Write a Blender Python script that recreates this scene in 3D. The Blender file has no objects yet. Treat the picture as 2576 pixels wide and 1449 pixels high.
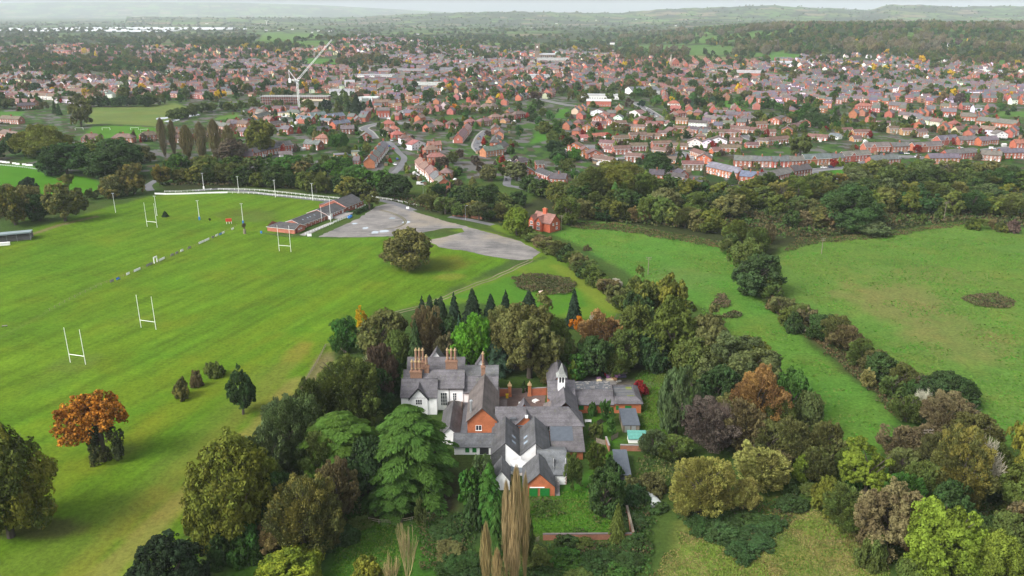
import bpy, math, random
import numpy as np
from mathutils import Vector, Matrix

R_ = random.Random(7)
NP = np.random.default_rng(11)
SC = bpy.context.scene
COL = SC.collection

# ------------------------------------------------------------------ camera model (photo measured on a 2576 x 1449 sheet)
FPX, CAMH = 2050.0, 112.0
PITCH = math.atan((724.5 - 28) / FPX)
PCX, PCY = 1288.0, 724.5
cP, sP = math.cos(PITCH), math.sin(PITCH)


def smooth(a, b, x):
 t = np.clip((np.asarray(x, float) - a) / (b - a), 0, 1)
 return t * t * (3 - 2 * t)


RIDGE_U = (np.array([900, 1080, 1180, 1300, 1450, 1560, 1700, 1850, 1932, 2030, 2110, 2182, 2235, 2330, 2400, 2480, 2560, 2800]) - PCX) * cP / FPX
RIDGE_Y = np.array([42, 34, 30, 29, 31, 33, 29, 23.5, 20, 25, 27, 32, 20.5, 21.5, 25, 22.5, 22, 26.])
FAR_U = (np.array([-500, 0, 150, 350, 600, 800, 1000, 1200, 1400]) - PCX) * cP / FPX
FAR_Y = np.array([14, 11, 9, 8, 10, 15, 24, 34, 45.])


def terrain(x, y):
 x = np.asarray(x, float)
 y = np.asarray(y, float)
 h = 58 * smooth(1550, 2900, y) * smooth(120, 900, x - 0.12 * (y - 1500)) * (1 - .55 * smooth(3100, 5200, y))
 h = h + 26 * np.exp(-((x + 620) / 420) ** 2 - ((y - 2750) / 480) ** 2)
 h = h + 9 * np.sin(x * .0021 + 1.3) * np.sin(y * .0017) * smooth(2300, 4000, y)
 yy = np.maximum(y, 1.0)
 u = np.where(y > 10, x / yy, 0)
 r1 = CAMH + (28 - np.interp(u, RIDGE_U, RIDGE_Y)) / FPX / cP * 9600
 r1 = r1 + 3 * np.sin(u * 190) + 2 * np.sin(u * 410 + 2)
 h = np.maximum(h, 0) + np.maximum(r1, 0) * smooth(6800, 9600, y) * (1 - .8 * smooth(9800, 13000, y)) * (u > -.45) * (u < 1.2)
 r2 = CAMH + (28 - np.interp(u, FAR_U, FAR_Y)) / FPX / cP * 19000
 h = np.maximum(h, np.maximum(r2, 0) * smooth(14500, 19000, y) * (u > -1) * (u < .05))
 return h


def ray(px, py):
 u = (px - PCX) / FPX
 v = (PCY - py) / FPX
 return u, cP + v * sP, -sP + v * cP


def gp(px, py, z=0.0):
 """point of the place seen at a pixel of the photograph, at height z above level ground"""
 a, b, c = ray(px, py)
 t = (z - CAMH) / c
 return Vector((a * t, b * t, z))


def gt(px, py):
 """the same on the terrain"""
 a, b, c = ray(px, py)
 t = np.geomspace(1400, 30000, 900)
 hit = CAMH + c * t < terrain(a * t, b * t)
 if c < 0 and -CAMH / c < 1500:
  return gp(px, py)
 i = int(np.argmax(hit)) if hit.any() else len(t) - 1
 return Vector((a * t[i], b * t[i], float(terrain(a * t[i], b * t[i]))))


def pj(p):
 z = p[2] - CAMH
 f = p[1] * cP - z * sP
 return PCX + FPX * p[0] / f, PCY - FPX * (p[1] * sP + z * cP) / f


def pxm(p):
 """photo pixels per metre at a point"""
 return FPX / max(1.0, p[1] * cP - (p[2] - CAMH) * sP)


# tiles of the photograph from which positions were read
TILE = {'A': (579.6, 257.6, .17517), 'B': (966., 257.6, .17517), 'C': (1384.6, 257.6, .30983), 'D': (1738.8, 257.6, .30983),
  'E': (2125.2, 257.6, .30983), 'K': (611.8, 450.8, .17517), 'M': (991.8, 863, .28445), 'd': (0, 0, 1),
  'a': (0, 0, .25), 'b': (644, 0, .25), 'c': (1288, 0, .25), 'e': (1932, 0, .25)}


def tl(k, x, y):
 o = TILE[k]
 return o[0] + x * o[2], o[1] + y * o[2]


# ------------------------------------------------------------------ object helpers
class MB:
 def __init__(s):
  s.v, s.f, s.m = [], [], []

 def poly(s, pts, mi=0):
  n = len(s.v)
  s.v += [tuple(p) for p in pts]
  s.f.append(tuple(range(n, n + len(pts))))
  s.m.append(mi)

 def box(s, x0, x1, y0, y1, z0, z1, mi=0):
  n = len(s.v)
  s.v += [(x0, y0, z0), (x1, y0, z0), (x1, y1, z0), (x0, y1, z0), (x0, y0, z1), (x1, y0, z1), (x1, y1, z1), (x0, y1, z1)]
  for f in ((0, 3, 2, 1), (4, 5, 6, 7), (0, 1, 5, 4), (1, 2, 6, 5), (2, 3, 7, 6), (3, 0, 4, 7)):
   s.f.append(tuple(n + i for i in f))
   s.m.append(mi)

 def tube(s, p, q, r0, r1=None, k=6, mi=0, cap=True):
  p, q = Vector(p), Vector(q)
  r1 = r0 if r1 is None else r1
  d = (q - p)
  if d.length < 1e-6:
   return
  d.normalize()
  a = d.orthogonal().normalized()
  b = d.cross(a)
  n = len(s.v)
  for c, r in ((p, r0), (q, r1)):
   for i in range(k):
    t = 2 * math.pi * i / k
    s.v.append(tuple(c + a * (r * math.cos(t)) + b * (r * math.sin(t))))
  for i in range(k):
   j = (i + 1) % k
   s.f.append((n + i, n + j, n + k + j, n + k + i))
   s.m.append(mi)
  if cap:
   s.f.append(tuple(n + i for i in reversed(range(k))))
   s.m.append(mi)
   s.f.append(tuple(n + k + i for i in range(k)))
   s.m.append(mi)

 def cone(s, c, r, z0, z1, k=6, mi=0):
  n = len(s.v)
  for i in range(k):
   t = 2 * math.pi * (i + .5) / k
   s.v.append((c[0] + r * math.cos(t), c[1] + r * math.sin(t), z0))
  s.v.append((c[0], c[1], z1))
  for i in range(k):
   s.f.append((n + i, n + (i + 1) % k, n + k))
   s.m.append(mi)

 def mesh(s, name, mats):
  me = bpy.data.meshes.new(name)
  me.from_pydata(s.v, [], s.f)
  for m in mats:
   me.materials.append(m)
  if len(mats) > 1:
   me.polygons.foreach_set('material_index', s.m)
  me.update()
  return me

 def build(s, name, mats, parent=None, loc=None, rz=0.0, color=None):
  if not isinstance(mats, (list, tuple)):
   mats = [mats]
  return place(s.mesh(name, mats), name, parent, loc, rz, color)


def place(me, name, parent=None, loc=None, rz=0.0, color=None, scale=None):
 o = bpy.data.objects.new(name, me)
 COL.objects.link(o)
 if parent is not None:
  o.parent = parent
 if loc is not None:
  o.location = loc
 if rz:
  o.rotation_euler = (0, 0, rz)
 if scale is not None:
  o.scale = scale
 if color is not None:
  o.color = tuple(color) + ((1.0,) if len(color) == 3 else ())
 return o


THINGS = []


def tag(o, label=None, cat=None, group=None, kind=None):
 if label:
  o['label'] = label
 if cat:
  o['category'] = cat
 if group:
  o['group'] = group
 if kind:
  o['kind'] = kind
 if label:
  THINGS.append(o)
 return o


def empty(name, loc, rz=0.0):
 o = bpy.data.objects.new(name, None)
 COL.objects.link(o)
 o.location = loc
 o.rotation_euler = (0, 0, rz)
 o.empty_display_size = .5
 return o


ORD = ['', 'first', 'second', 'third', 'fourth', 'fifth', 'sixth', 'seventh', 'eighth', 'ninth', 'tenth', 'eleventh', 'twelfth', 'thirteenth',
  'fourteenth', 'fifteenth', 'sixteenth', 'seventeenth', 'eighteenth', 'nineteenth']
TENS = {2: 'twenty', 3: 'thirty', 4: 'forty', 5: 'fifty'}
TENTH = {2: 'twentieth', 3: 'thirtieth', 4: 'fortieth', 5: 'fiftieth'}


def ordinal(n):
 if n < 20:
  return ORD[n]
 return TENTH[n // 10] if n % 10 == 0 else TENS[n // 10] + '-' + ORD[n % 10]


def finish_labels():
 by = {}
 for o in THINGS:
  by.setdefault(o['label'], []).append(o)
 for lab, os_ in by.items():
  if len(os_) < 2:
   continue
  os_.sort(key=lambda o: pj(o.location)[0])
  n = len(os_)
  for i, o in enumerate(os_):
   if i == 0:
    o['label'] = lab + ', leftmost of these'
   elif i == n - 1:
    o['label'] = lab + ', rightmost of these'
   elif i < n / 2:
    o['label'] = lab + ', ' + ordinal(i + 1) + ' from left'
   else:
    o['label'] = lab + ', ' + ordinal(n - i) + ' from right'


# ------------------------------------------------------------------ materials
def nodes(name):
 m = bpy.data.materials.new(name)
 m.use_nodes = True
 nt = m.node_tree
 nt.nodes.clear()
 out = nt.nodes.new('ShaderNodeOutputMaterial')
 return m, nt, out


def N(nt, t, **kw):
 n = nt.nodes.new(t)
 for k, v in kw.items():
  if k in n.inputs:
   n.inputs[k].default_value = v
  else:
   setattr(n, k, v)
 return n


def noise(nt, scale, detail=3, rough=.6, vec=None):
 n = N(nt, 'ShaderNodeTexNoise')
 n.inputs['Scale'].default_value = scale
 n.inputs['Detail'].default_value = detail
 n.inputs['Roughness'].default_value = rough
 if vec is not None:
  nt.links.new(vec, n.inputs['Vector'])
 return n.outputs['Fac']


def ramp(nt, fac, lo, hi, a=0.3, b=0.7):
 n = N(nt, 'ShaderNodeMapRange')
 n.inputs['From Min'].default_value = a
 n.inputs['From Max'].default_value = b
 n.inputs['To Min'].default_value = lo
 n.inputs['To Max'].default_value = hi
 nt.links.new(fac, n.inputs['Value'])
 return n.outputs['Result']


def math_(nt, op, a, b=None):
 n = N(nt, 'ShaderNodeMath', operation=op)
 for i, v in enumerate((a, b)):
  if v is None:
   continue
  if isinstance(v, (int, float)):
   n.inputs[i].default_value = v
  else:
   nt.links.new(v, n.inputs[i])
 return n.outputs[0]


def mixc(nt, fac, a, b, blend='MIX'):
 n = N(nt, 'ShaderNodeMix', data_type='RGBA', blend_type=blend)
 for s, v in (('Factor', fac), ('A', a), ('B', b)):
  sock = [q for q in n.inputs if q.name == s and q.type == ('VALUE' if s == 'Factor' else 'RGBA')][0]
  if isinstance(v, (int, float)):
   sock.default_value = v
  elif isinstance(v, tuple):
   sock.default_value = v + (1,) if len(v) == 3 else v
  else:
   nt.links.new(v, sock)
 return [q for q in n.outputs if q.type == 'RGBA'][0]


def scalec(nt, col, val):
 n = N(nt, 'ShaderNodeVectorMath', operation='SCALE')
 if isinstance(col, tuple):
  n.inputs[0].default_value = col
 else:
  nt.links.new(col, n.inputs[0])
 nt.links.new(val, n.inputs['Scale'])
 return n.outputs[0]


def objvec(nt):
 return N(nt, 'ShaderNodeTexCoord').outputs['Object']


def worldvec(nt):
 return N(nt, 'ShaderNodeNewGeometry').outputs['Position']


def bsdf(nt, out, col, rough=.7, metal=0., spec=.3, bump=None, bump_d=.05):
 b = N(nt, 'ShaderNodeBsdfPrincipled')
 b.inputs['Roughness'].default_value = rough if isinstance(rough, (int, float)) else .7
 if not isinstance(rough, (int, float)):
  nt.links.new(rough, b.inputs['Roughness'])
 b.inputs['Metallic'].default_value = metal
 b.inputs['Specular IOR Level'].default_value = spec
 if isinstance(col, tuple):
  b.inputs['Base Color'].default_value = col + (1,)
 else:
  nt.links.new(col, b.inputs['Base Color'])
 if bump is not None:
  bn = N(nt, 'ShaderNodeBump')
  bn.inputs['Strength'].default_value = .6
  bn.inputs['Distance'].default_value = bump_d
  nt.links.new(bump, bn.inputs['Height'])
  nt.links.new(bn.outputs[0], b.inputs['Normal'])
 nt.links.new(b.outputs[0], out.inputs['Surface'])
 return b


def mat_plain(name, col, rough=.6, metal=0., var=.18, scale=1.5, spec=.3):
 m, nt, out = nodes(name)
 v = ramp(nt, noise(nt, scale, 4, .6, objvec(nt)), 1 - var, 1 + var)
 bsdf(nt, out, scalec(nt, tuple(col), v), rough, metal, spec)
 return m


def oc(nt):
 n = N(nt, 'ShaderNodeObjectInfo')
 return n.outputs['Color'], n.outputs['Random']


def mat_brick():
 m, nt, out = nodes('brick')
 col, rnd = oc(nt)
 w = objvec(nt)
 big = ramp(nt, noise(nt, .45, 4, .6, w), .78, 1.2)
 fine = ramp(nt, noise(nt, 6, 3, .7, w), .75, 1.25)
 v = math_(nt, 'MULTIPLY', big, fine)
 # mortar courses
 sx = N(nt, 'ShaderNodeSeparateXYZ')
 nt.links.new(w, sx.inputs[0])
 wv = math_(nt, 'FRACT', math_(nt, 'MULTIPLY', sx.outputs['Z'], 6.6))
 mort = ramp(nt, wv, 1.15, .96, 0, .25)
 v = math_(nt, 'MULTIPLY', v, mort)
 bsdf(nt, out, scalec(nt, col, v), .85)
 return m


def mat_roof():
 m, nt, out = nodes('roof_slate')
 col, rnd = oc(nt)
 w = objvec(nt)
 big = ramp(nt, noise(nt, .35, 5, .65, w), .58, 1.42)
 mid = ramp(nt, noise(nt, 3.2, 2, .6, w), .82, 1.18)
 v = math_(nt, 'MULTIPLY', big, mid)
 sx = N(nt, 'ShaderNodeSeparateXYZ')
 nt.links.new(w, sx.inputs[0])
 row = math_(nt, 'FRACT', math_(nt, 'MULTIPLY', sx.outputs['Z'], 5.0))
 v = math_(nt, 'MULTIPLY', v, ramp(nt, row, .84, 1.06, 0, .3))
 c = scalec(nt, col, v)
 crs = math_(nt, 'FRACT', math_(nt, 'MULTIPLY', sx.outputs['Z'], 1.15))
 c = scalec(nt, c, ramp(nt, crs, .86, 1.08, 0, .5))
 moss = ramp(nt, noise(nt, 1.1, 5, .7, w), 0, .6, .54, .74)
 c = mixc(nt, moss, c, (.10, .105, .055))
 pale = ramp(nt, noise(nt, 2.3, 4, .7, math_vec_off(nt, w)), 0, .55, .55, .74)
 c = mixc(nt, pale, c, (.20, .195, .195))
 bsdf(nt, out, c, .6, 0, .35)
 return m


def math_vec_off(nt, w):
 n = N(nt, 'ShaderNodeVectorMath', operation='ADD')
 nt.links.new(w, n.inputs[0])
 n.inputs[1].default_value = (31.7, 12.1, 5.5)
 return n.outputs[0]


def mat_tint(name, rough=.7, var=.15, scale=1.2, metal=0., spec=.3):
 m, nt, out = nodes(name)
 col, rnd = oc(nt)
 v = ramp(nt, noise(nt, scale, 4, .65, objvec(nt)), 1 - var, 1 + var)
 bsdf(nt, out, scalec(nt, col, v), rough, metal, spec)
 return m


def mat_glass(name, col=(.03, .035, .045)):
 m, nt, out = nodes(name)
 bsdf(nt, out, col, .12, 0, .6)
 return m


def leafshader(nt, out, col):
 d = N(nt, 'ShaderNodeBsdfDiffuse')
 t = N(nt, 'ShaderNodeBsdfTranslucent')
 mx = N(nt, 'ShaderNodeMixShader')
 mx.inputs[0].default_value = .18
 nt.links.new(col, d.inputs['Color'])
 nt.links.new(col, t.inputs['Color'])
 nt.links.new(d.outputs[0], mx.inputs[1])
 nt.links.new(t.outputs[0], mx.inputs[2])
 nt.links.new(mx.outputs[0], out.inputs['Surface'])


def attr(nt, name):
 n = N(nt, 'ShaderNodeAttribute')
 n.attribute_name = name
 return n


def mat_leaf():
 """tint from the object's colour; alpha = how far whole sprays have turned to autumn colour"""
 m, nt, out = nodes('foliage')
 oi = N(nt, 'ShaderNodeObjectInfo')
 var = attr(nt, 'var').outputs['Fac']
 lobe = attr(nt, 'lobe').outputs['Fac']
 c = scalec(nt, oi.outputs['Color'], ramp(nt, var, .5, 1.5, 0, 1))
 turned = math_(nt, 'MULTIPLY', ramp(nt, lobe, 0, 1, .45, .75), math_(nt, 'SUBTRACT', 1.0, oi.outputs['Alpha']))
 warm = mixc(nt, 1.0, c, (1.75, 1.12, .75), 'MULTIPLY')
 c = mixc(nt, turned, c, warm)
 hs = N(nt, 'ShaderNodeHueSaturation')
 nt.links.new(c, hs.inputs['Color'])
 nt.links.new(ramp(nt, lobe, .487, .513, 0, 1), hs.inputs['Hue'])
 leafshader(nt, out, hs.outputs[0])
 return m


def mat_leaf_mass():
 m, nt, out = nodes('foliage_mass')
 leafshader(nt, out, attr(nt, 'cover').outputs['Color'])
 return m


def mat_face(name, rough=.75):
 m, nt, out = nodes(name)
 v = ramp(nt, noise(nt, .4, 3, .6, worldvec(nt)), .85, 1.15)
 bsdf(nt, out, scalec(nt, attr(nt, 'cover').outputs['Color'], v), rough)
 return m


def mat_ground():
 m, nt, out = nodes('ground_cover')
 a = attr(nt, 'cover')
 w = worldvec(nt)
 n1 = noise(nt, .9, 4, .75, w)
 n2 = noise(nt, .22, 4, .65, w)
 n3 = noise(nt, .05, 3, .6, w)
 tuft = a.outputs['Alpha']
 v = math_(nt, 'ADD', math_(nt, 'MULTIPLY', math_(nt, 'SUBTRACT', n1, .5), math_(nt, 'MULTIPLY', tuft, 2.0)), 1.0)
 v2 = math_(nt, 'ADD', math_(nt, 'MULTIPLY', math_(nt, 'SUBTRACT', n2, .5), math_(nt, 'MULTIPLY', tuft, .7)), 1.0)
 v = math_(nt, 'MULTIPLY', v, v2)
 c = scalec(nt, a.outputs['Color'], v)
 dry = math_(nt, 'MULTIPLY', ramp(nt, n3, 0, .6, .5, .75), tuft)
 c = mixc(nt, dry, c, mixc(nt, 1.0, c, (1.55, .95, 1.2), 'MULTIPLY'))
 bsdf(nt, out, c, 1.0, 0, .05, bump=n1, bump_d=.25)
 return m


def mat_gravel(name, c0, c1, rough=.85):
 m, nt, out = nodes(name)
 w = worldvec(nt)
 big = noise(nt, .06, 5, .7, w)
 st = N(nt, 'ShaderNodeMapping')
 st.inputs['Scale'].default_value = (.10, .45, 1)
 st.inputs['Rotation'].default_value = (0, 0, .5)
 nt.links.new(w, st.inputs['Vector'])
 streak = noise(nt, 1.0, 4, .7, st.outputs[0])
 f = ramp(nt, math_(nt, 'ADD', math_(nt, 'MULTIPLY', big, .6), math_(nt, 'MULTIPLY', streak, .4)), 0, 1, .40, .60)
 c = mixc(nt, f, c0, c1)
 if name in ('gravel', 'packed_dirt'):
  c = mixc(nt, ramp(nt, noise(nt, .03, 3, .6, w), 0, .55, .5, .62), c, (.21, .175, .125))
 fine = ramp(nt, noise(nt, 1.6, 4, .7, w), .82, 1.18)
 bsdf(nt, out, scalec(nt, c, fine), rough, 0, .2)
 return m


MAT = {}


def make_materials():
 M = MAT
 M['brick'] = mat_brick()
 M['roof'] = mat_roof()
 M['paint'] = mat_tint('painted_render', .6, .08, .7)
 M['tint'] = mat_tint('tinted_surface', .6, .12, 1.0)
 M['white'] = mat_plain('white_paint', (.82, .82, .80), .5, 0, .06)
 M['offwhite'] = mat_plain('white_render', (.82, .82, .81), .7, 0, .07, .5)
 M['trim'] = mat_plain('dark_bargeboard', (.03, .03, .033), .5)
 M['glass'] = mat_glass('window_glass')
 M['skylight'] = mat_glass('roof_glass', (.30, .36, .42))
 M['leaf'] = mat_leaf()
 M['mass'] = mat_leaf_mass()
 M['bark'] = mat_plain('bark', (.07, .058, .045), .9, 0, .3, 4)
 M['twig'] = mat_tint('twigs', .9, .25, .8)
 M['ground'] = mat_ground()
 M['gravel'] = mat_gravel('gravel', (.105, .10, .097), (.225, .21, .195))
 M['tarmac'] = mat_gravel('tarmac', (.095, .096, .103), (.14, .14, .148))
 M['dirt'] = mat_gravel('packed_dirt', (.085, .08, .04), (.15, .13, .085))
 M['yard'] = mat_gravel('brick_yard', (.075, .05, .042), (.13, .095, .085))
 M['green'] = mat_plain('green_paint', (.015, .16, .03), .5, 0, .15)
 M['steel'] = mat_plain('galvanised_steel', (.45, .47, .48), .4, .6, .1)
 M['slab'] = mat_plain('concrete', (.22, .21, .2), .85)
 M['wood'] = mat_plain('weathered_wood', (.19, .16, .12), .85, 0, .3, 3)
 M['rail'] = mat_plain('white_rail_paint', (.82, .83, .80), .5, 0, .08)
 M['bluepad'] = mat_plain('blue_padding', (.03, .16, .45), .6)
 M['housemass'] = mat_face('distant_masonry')
 M['pot'] = mat_plain('buff_clay', (.36, .27, .14), .8, 0, .2, 5)
 M['stack'] = mat_plain('chimney_brick', (.25, .145, .095), .85, 0, .25, 3)
 M['darkroof'] = mat_plain('felt_roof', (.085, .09, .1), .7, 0, .2, .8)
 M['blueroof'] = mat_plain('metal_sheet_roof', (.095, .11, .13), .45, .2, .15, .8)
 M['turq'] = mat_plain('turquoise_sheet', (.09, .26, .22), .55, 0, .2)
 M['tyre'] = mat_plain('rubber', (.02, .02, .02), .8)
 M['carpaint'] = mat_tint('car_paint', .25, .03, .3, 0, .5)
 M['water'] = mat_glass('pond_water', (.30, .34, .37))
 M['brown_slate'] = mat_plain('brown_slate', (.13, .11, .105), .7, 0, .2, 1)
# ------------------------------------------------------------------ the ground: one sheet, cover colour per vertex, finer near the viewer
def P(*pts):
 """polygon in the place from points read off the photograph"""
 return [gp(pts[i], pts[i + 1]).to_2d() if pts[i + 1] > 190 else gt(pts[i], pts[i + 1]).to_2d() for i in range(0, len(pts), 2)]


def sdist(poly, x, y):
 """signed distance (inside positive) to a polygon"""
 ins = np.zeros(x.shape, bool)
 dm = np.full(x.shape, 1e18)
 n = len(poly)
 for i in range(n):
  ax, ay = poly[i]
  bx, by = poly[(i + 1) % n]
  c = (ay > y) != (by > y)
  with np.errstate(divide='ignore', invalid='ignore'):
   ins ^= c & (x < (bx - ax) * (y - ay) / (by - ay + 1e-12) + ax)
  dx, dy = bx - ax, by - ay
  t = np.clip(((x - ax) * dx + (y - ay) * dy) / (dx * dx + dy * dy + 1e-9), 0, 1)
  dm = np.minimum(dm, (x - ax - t * dx) ** 2 + (y - ay - t * dy) ** 2)
 d = np.sqrt(dm)
 return np.where(ins, d, -d)


def ldist(line, x, y):
 dm = np.full(x.shape, 1e18)
 for i in range(len(line) - 1):
  ax, ay = line[i]
  bx, by = line[i + 1]
  dx, dy = bx - ax, by - ay
  t = np.clip(((x - ax) * dx + (y - ay) * dy) / (dx * dx + dy * dy + 1e-9), 0, 1)
  dm = np.minimum(dm, (x - ax - t * dx) ** 2 + (y - ay - t * dy) ** 2)
 return np.sqrt(dm)


def vnoise(x, y, s, seed=0):
 """value noise 0..1"""
 x = np.asarray(x) / s + seed * 17.31
 y = np.asarray(y) / s + seed * 9.77
 ix, iy = np.floor(x), np.floor(y)
 fx, fy = x - ix, y - iy
 fx, fy = fx * fx * (3 - 2 * fx), fy * fy * (3 - 2 * fy)

 def h(a, b):
  q = np.sin(a * 127.1 + b * 311.7 + seed * 74.7) * 43758.5453
  return q - np.floor(q)
 return (h(ix, iy) * (1 - fx) + h(ix + 1, iy) * fx) * (1 - fy) + (h(ix, iy + 1) * (1 - fx) + h(ix + 1, iy + 1) * fx) * fy


def fbm(x, y, s, seed=0):
 return vnoise(x, y, s, seed) * .5 + vnoise(x, y, s * .47, seed + 1) * .28 + vnoise(x, y, s * .21, seed + 2) * .22


SPORT = (.106, .205, .012)
MEADOW = (.098, .22, .030)
LANE_CLUB = (950, 509, 985, 513, 1030, 522, 1045, 532)
PITCH_POLY = (-700, 905, -700, 640, 0, 617, 60, 583, 150, 557, 250, 527, 388, 492, 560, 484, 700, 494, 850, 507, 800, 540, 690, 590, 800, 600, 960, 596, 1090, 598, 1180, 625,
    1290, 653, 1180, 705, 1040, 776, 930, 800, 835, 880, 780, 960, 745, 1000, 700, 1060, 620, 1120, 540, 1210, 490, 1300, 400, 1440, 330, 1600, -700, 1900)
# name, polygon, colour, tuft, edge softness m
COVERS = [
 (P(-900, 1900, -900, 480, 200, 440, 900, 440, 1500, 470, 2576, 440, 3500, 440, 3500, 1900), (.062, .110, .022), .9, 8),
 (P(380, 470, 640, 440, 950, 470, 1060, 500, 1300, 520, 1400, 480, 1600, 470, 1900, 450, 2576, 440, 2900, 440, 2900, 590, 2560, 575, 2440, 560, 2100, 600, 1960, 640, 1990, 720, 1930, 740, 1860, 700, 1820, 612, 1560, 565, 1430, 560, 1290, 570, 1040, 530, 930, 490, 640, 470, 420, 480), (.045, .058, .02), .9, 4),
 (P(-100, 440, 60, 430, 200, 445, 380, 440, 380, 480, 260, 490, 150, 520, 60, 545, -100, 560), (.04, .06, .02), .8, 4),
 (P(*PITCH_POLY), SPORT, .75, 2.5),
 (P(-200, 410, 60, 414, 170, 432, 260, 462, 250, 480, 150, 505, 60, 500, -200, 490), (.075, .22, .012), .25, 3),
 (P(1090, 600, 1180, 624, 1290, 652, 1340, 655, 1375, 640, 1355, 618, 1180, 570, 1130, 580, 1170, 586), (.13, .22, .02), .4, 2),
 (P(1040, 778, 1200, 708, 1300, 668, 1370, 650, 1360, 622, 1240, 575, 1230, 560, 1330, 590, 1420, 650, 1500, 700, 1560, 780, 1540, 800, 1440, 800, 1200, 760), (.12, .215, .02), .45, 2),
 (P(1150, 745, 1290, 690, 1440, 700, 1480, 770, 1400, 790, 1200, 760), (.075, .2, .018), .5, 2),
 (P(1400, 590, 1450, 553, 1560, 560, 1700, 590, 1815, 612, 1850, 650, 1870, 720, 1925, 760, 2050, 880, 2190, 990, 2262, 1060, 2262, 1130, 2130, 1160, 2040, 1080, 1960, 960, 1880, 880, 1800, 790,
  1740, 760, 1640, 720, 1500, 640), MEADOW, 1.1, 2.5),
 (P(1955, 630, 2100, 596, 2250, 580, 2420, 556, 2560, 570, 2800, 620, 3000, 1150, 2500, 1120, 2400, 1010, 2230, 930, 2060, 800, 1965, 740), (.112, .21, .034), 1.2, 3),
 (P(1640, 1600, 1690, 1380, 1740, 1290, 1830, 1270, 2000, 1250, 2110, 1320, 2230, 1420, 2300, 1600), (.20, .225, .055), 1.0, 3),
 (P(1320, 1240, 1480, 1210, 1540, 1300, 1580, 1350, 1330, 1345), (.07, .19, .018), .7, 2),
 (P(860, 1300, 1180, 1290, 1200, 1449, 1200, 1600, 600, 1600, 700, 1400), (.06, .15, .018), .9, 3),
 (P(1480, 1090, 1560, 1110, 1520, 1210, 1470, 1230), (.07, .18, .018), .6, 2),
 (P(1470, 1030, 1530, 1030, 1540, 1090, 1470, 1095), (.07, .17, .02), .6, 1.5),
 (P(1590, 920, 1720, 930, 1700, 1100, 1620, 1120), (.10, .16, .03), .8, 3),
 (P(1530, 935, 1500, 975, 1430, 950, 1440, 900), (.16, .14, .12), .5, 1),
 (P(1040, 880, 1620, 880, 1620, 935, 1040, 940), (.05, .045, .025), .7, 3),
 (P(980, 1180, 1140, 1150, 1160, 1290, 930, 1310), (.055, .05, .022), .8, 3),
]
LINES = [  # worn or long grass in lines: points, half width m, colour, strength
 (P(150, 1600, 250, 1449, 420, 1290, 560, 1160, 650, 1070, 740, 960), 4, (.26, .235, .06), .7),
 (P(40, 1600, 330, 1290, 480, 1160, 640, 1010, 760, 870), 4, (.20, .21, .03), .75),
 (P(-100, 1330, 250, 1160, 480, 1010, 700, 850), 7, (.155, .215, .014), .75),
 (P(-100, 1150, 300, 1000, 600, 860, 860, 730), 6, (.15, .225, .012), .5),
 (P(200, 1100, 500, 960, 760, 830), 4, (.075, .20, .01), .5),
 (P(0, 1000, 400, 830, 800, 690), 5, (.14, .225, .012), .45),
 (P(450, 1449, 560, 1300, 640, 1180, 720, 1060), 3, (.07, .21, .015), .6),
 (P(30, 1449, 250, 1330, 420, 1200, 560, 1060, 690, 930), 8, (.13, .19, .025), .55),
 (P(620, 1449, 560, 1330, 620, 1200), 6, (.07, .20, .02), .5),
 (P(250, 712, 110, 790, 0, 850), 1.2, (.12, .20, .03), .6),
 (P(596, 567, 400, 660, 250, 714), .8, (.15, .21, .035), .7),
 (P(1430, 735, 1300, 675), 2, (.17, .22, .03), .5),
 (P(1540, 780, 1470, 715, 1400, 670), 4, (.20, .24, .03), .6),
 (P(60, 596, 150, 566, 240, 545), 2, (.22, .17, .09), .8),
 (P(1455, 565, 1620, 583, 1800, 612), 4, (.10, .09, .035), .6),
 (P(1930, 735, 2000, 800, 2100, 880, 2230, 990, 2270, 1030), 4, (.11, .09, .045), .8),
]
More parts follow.
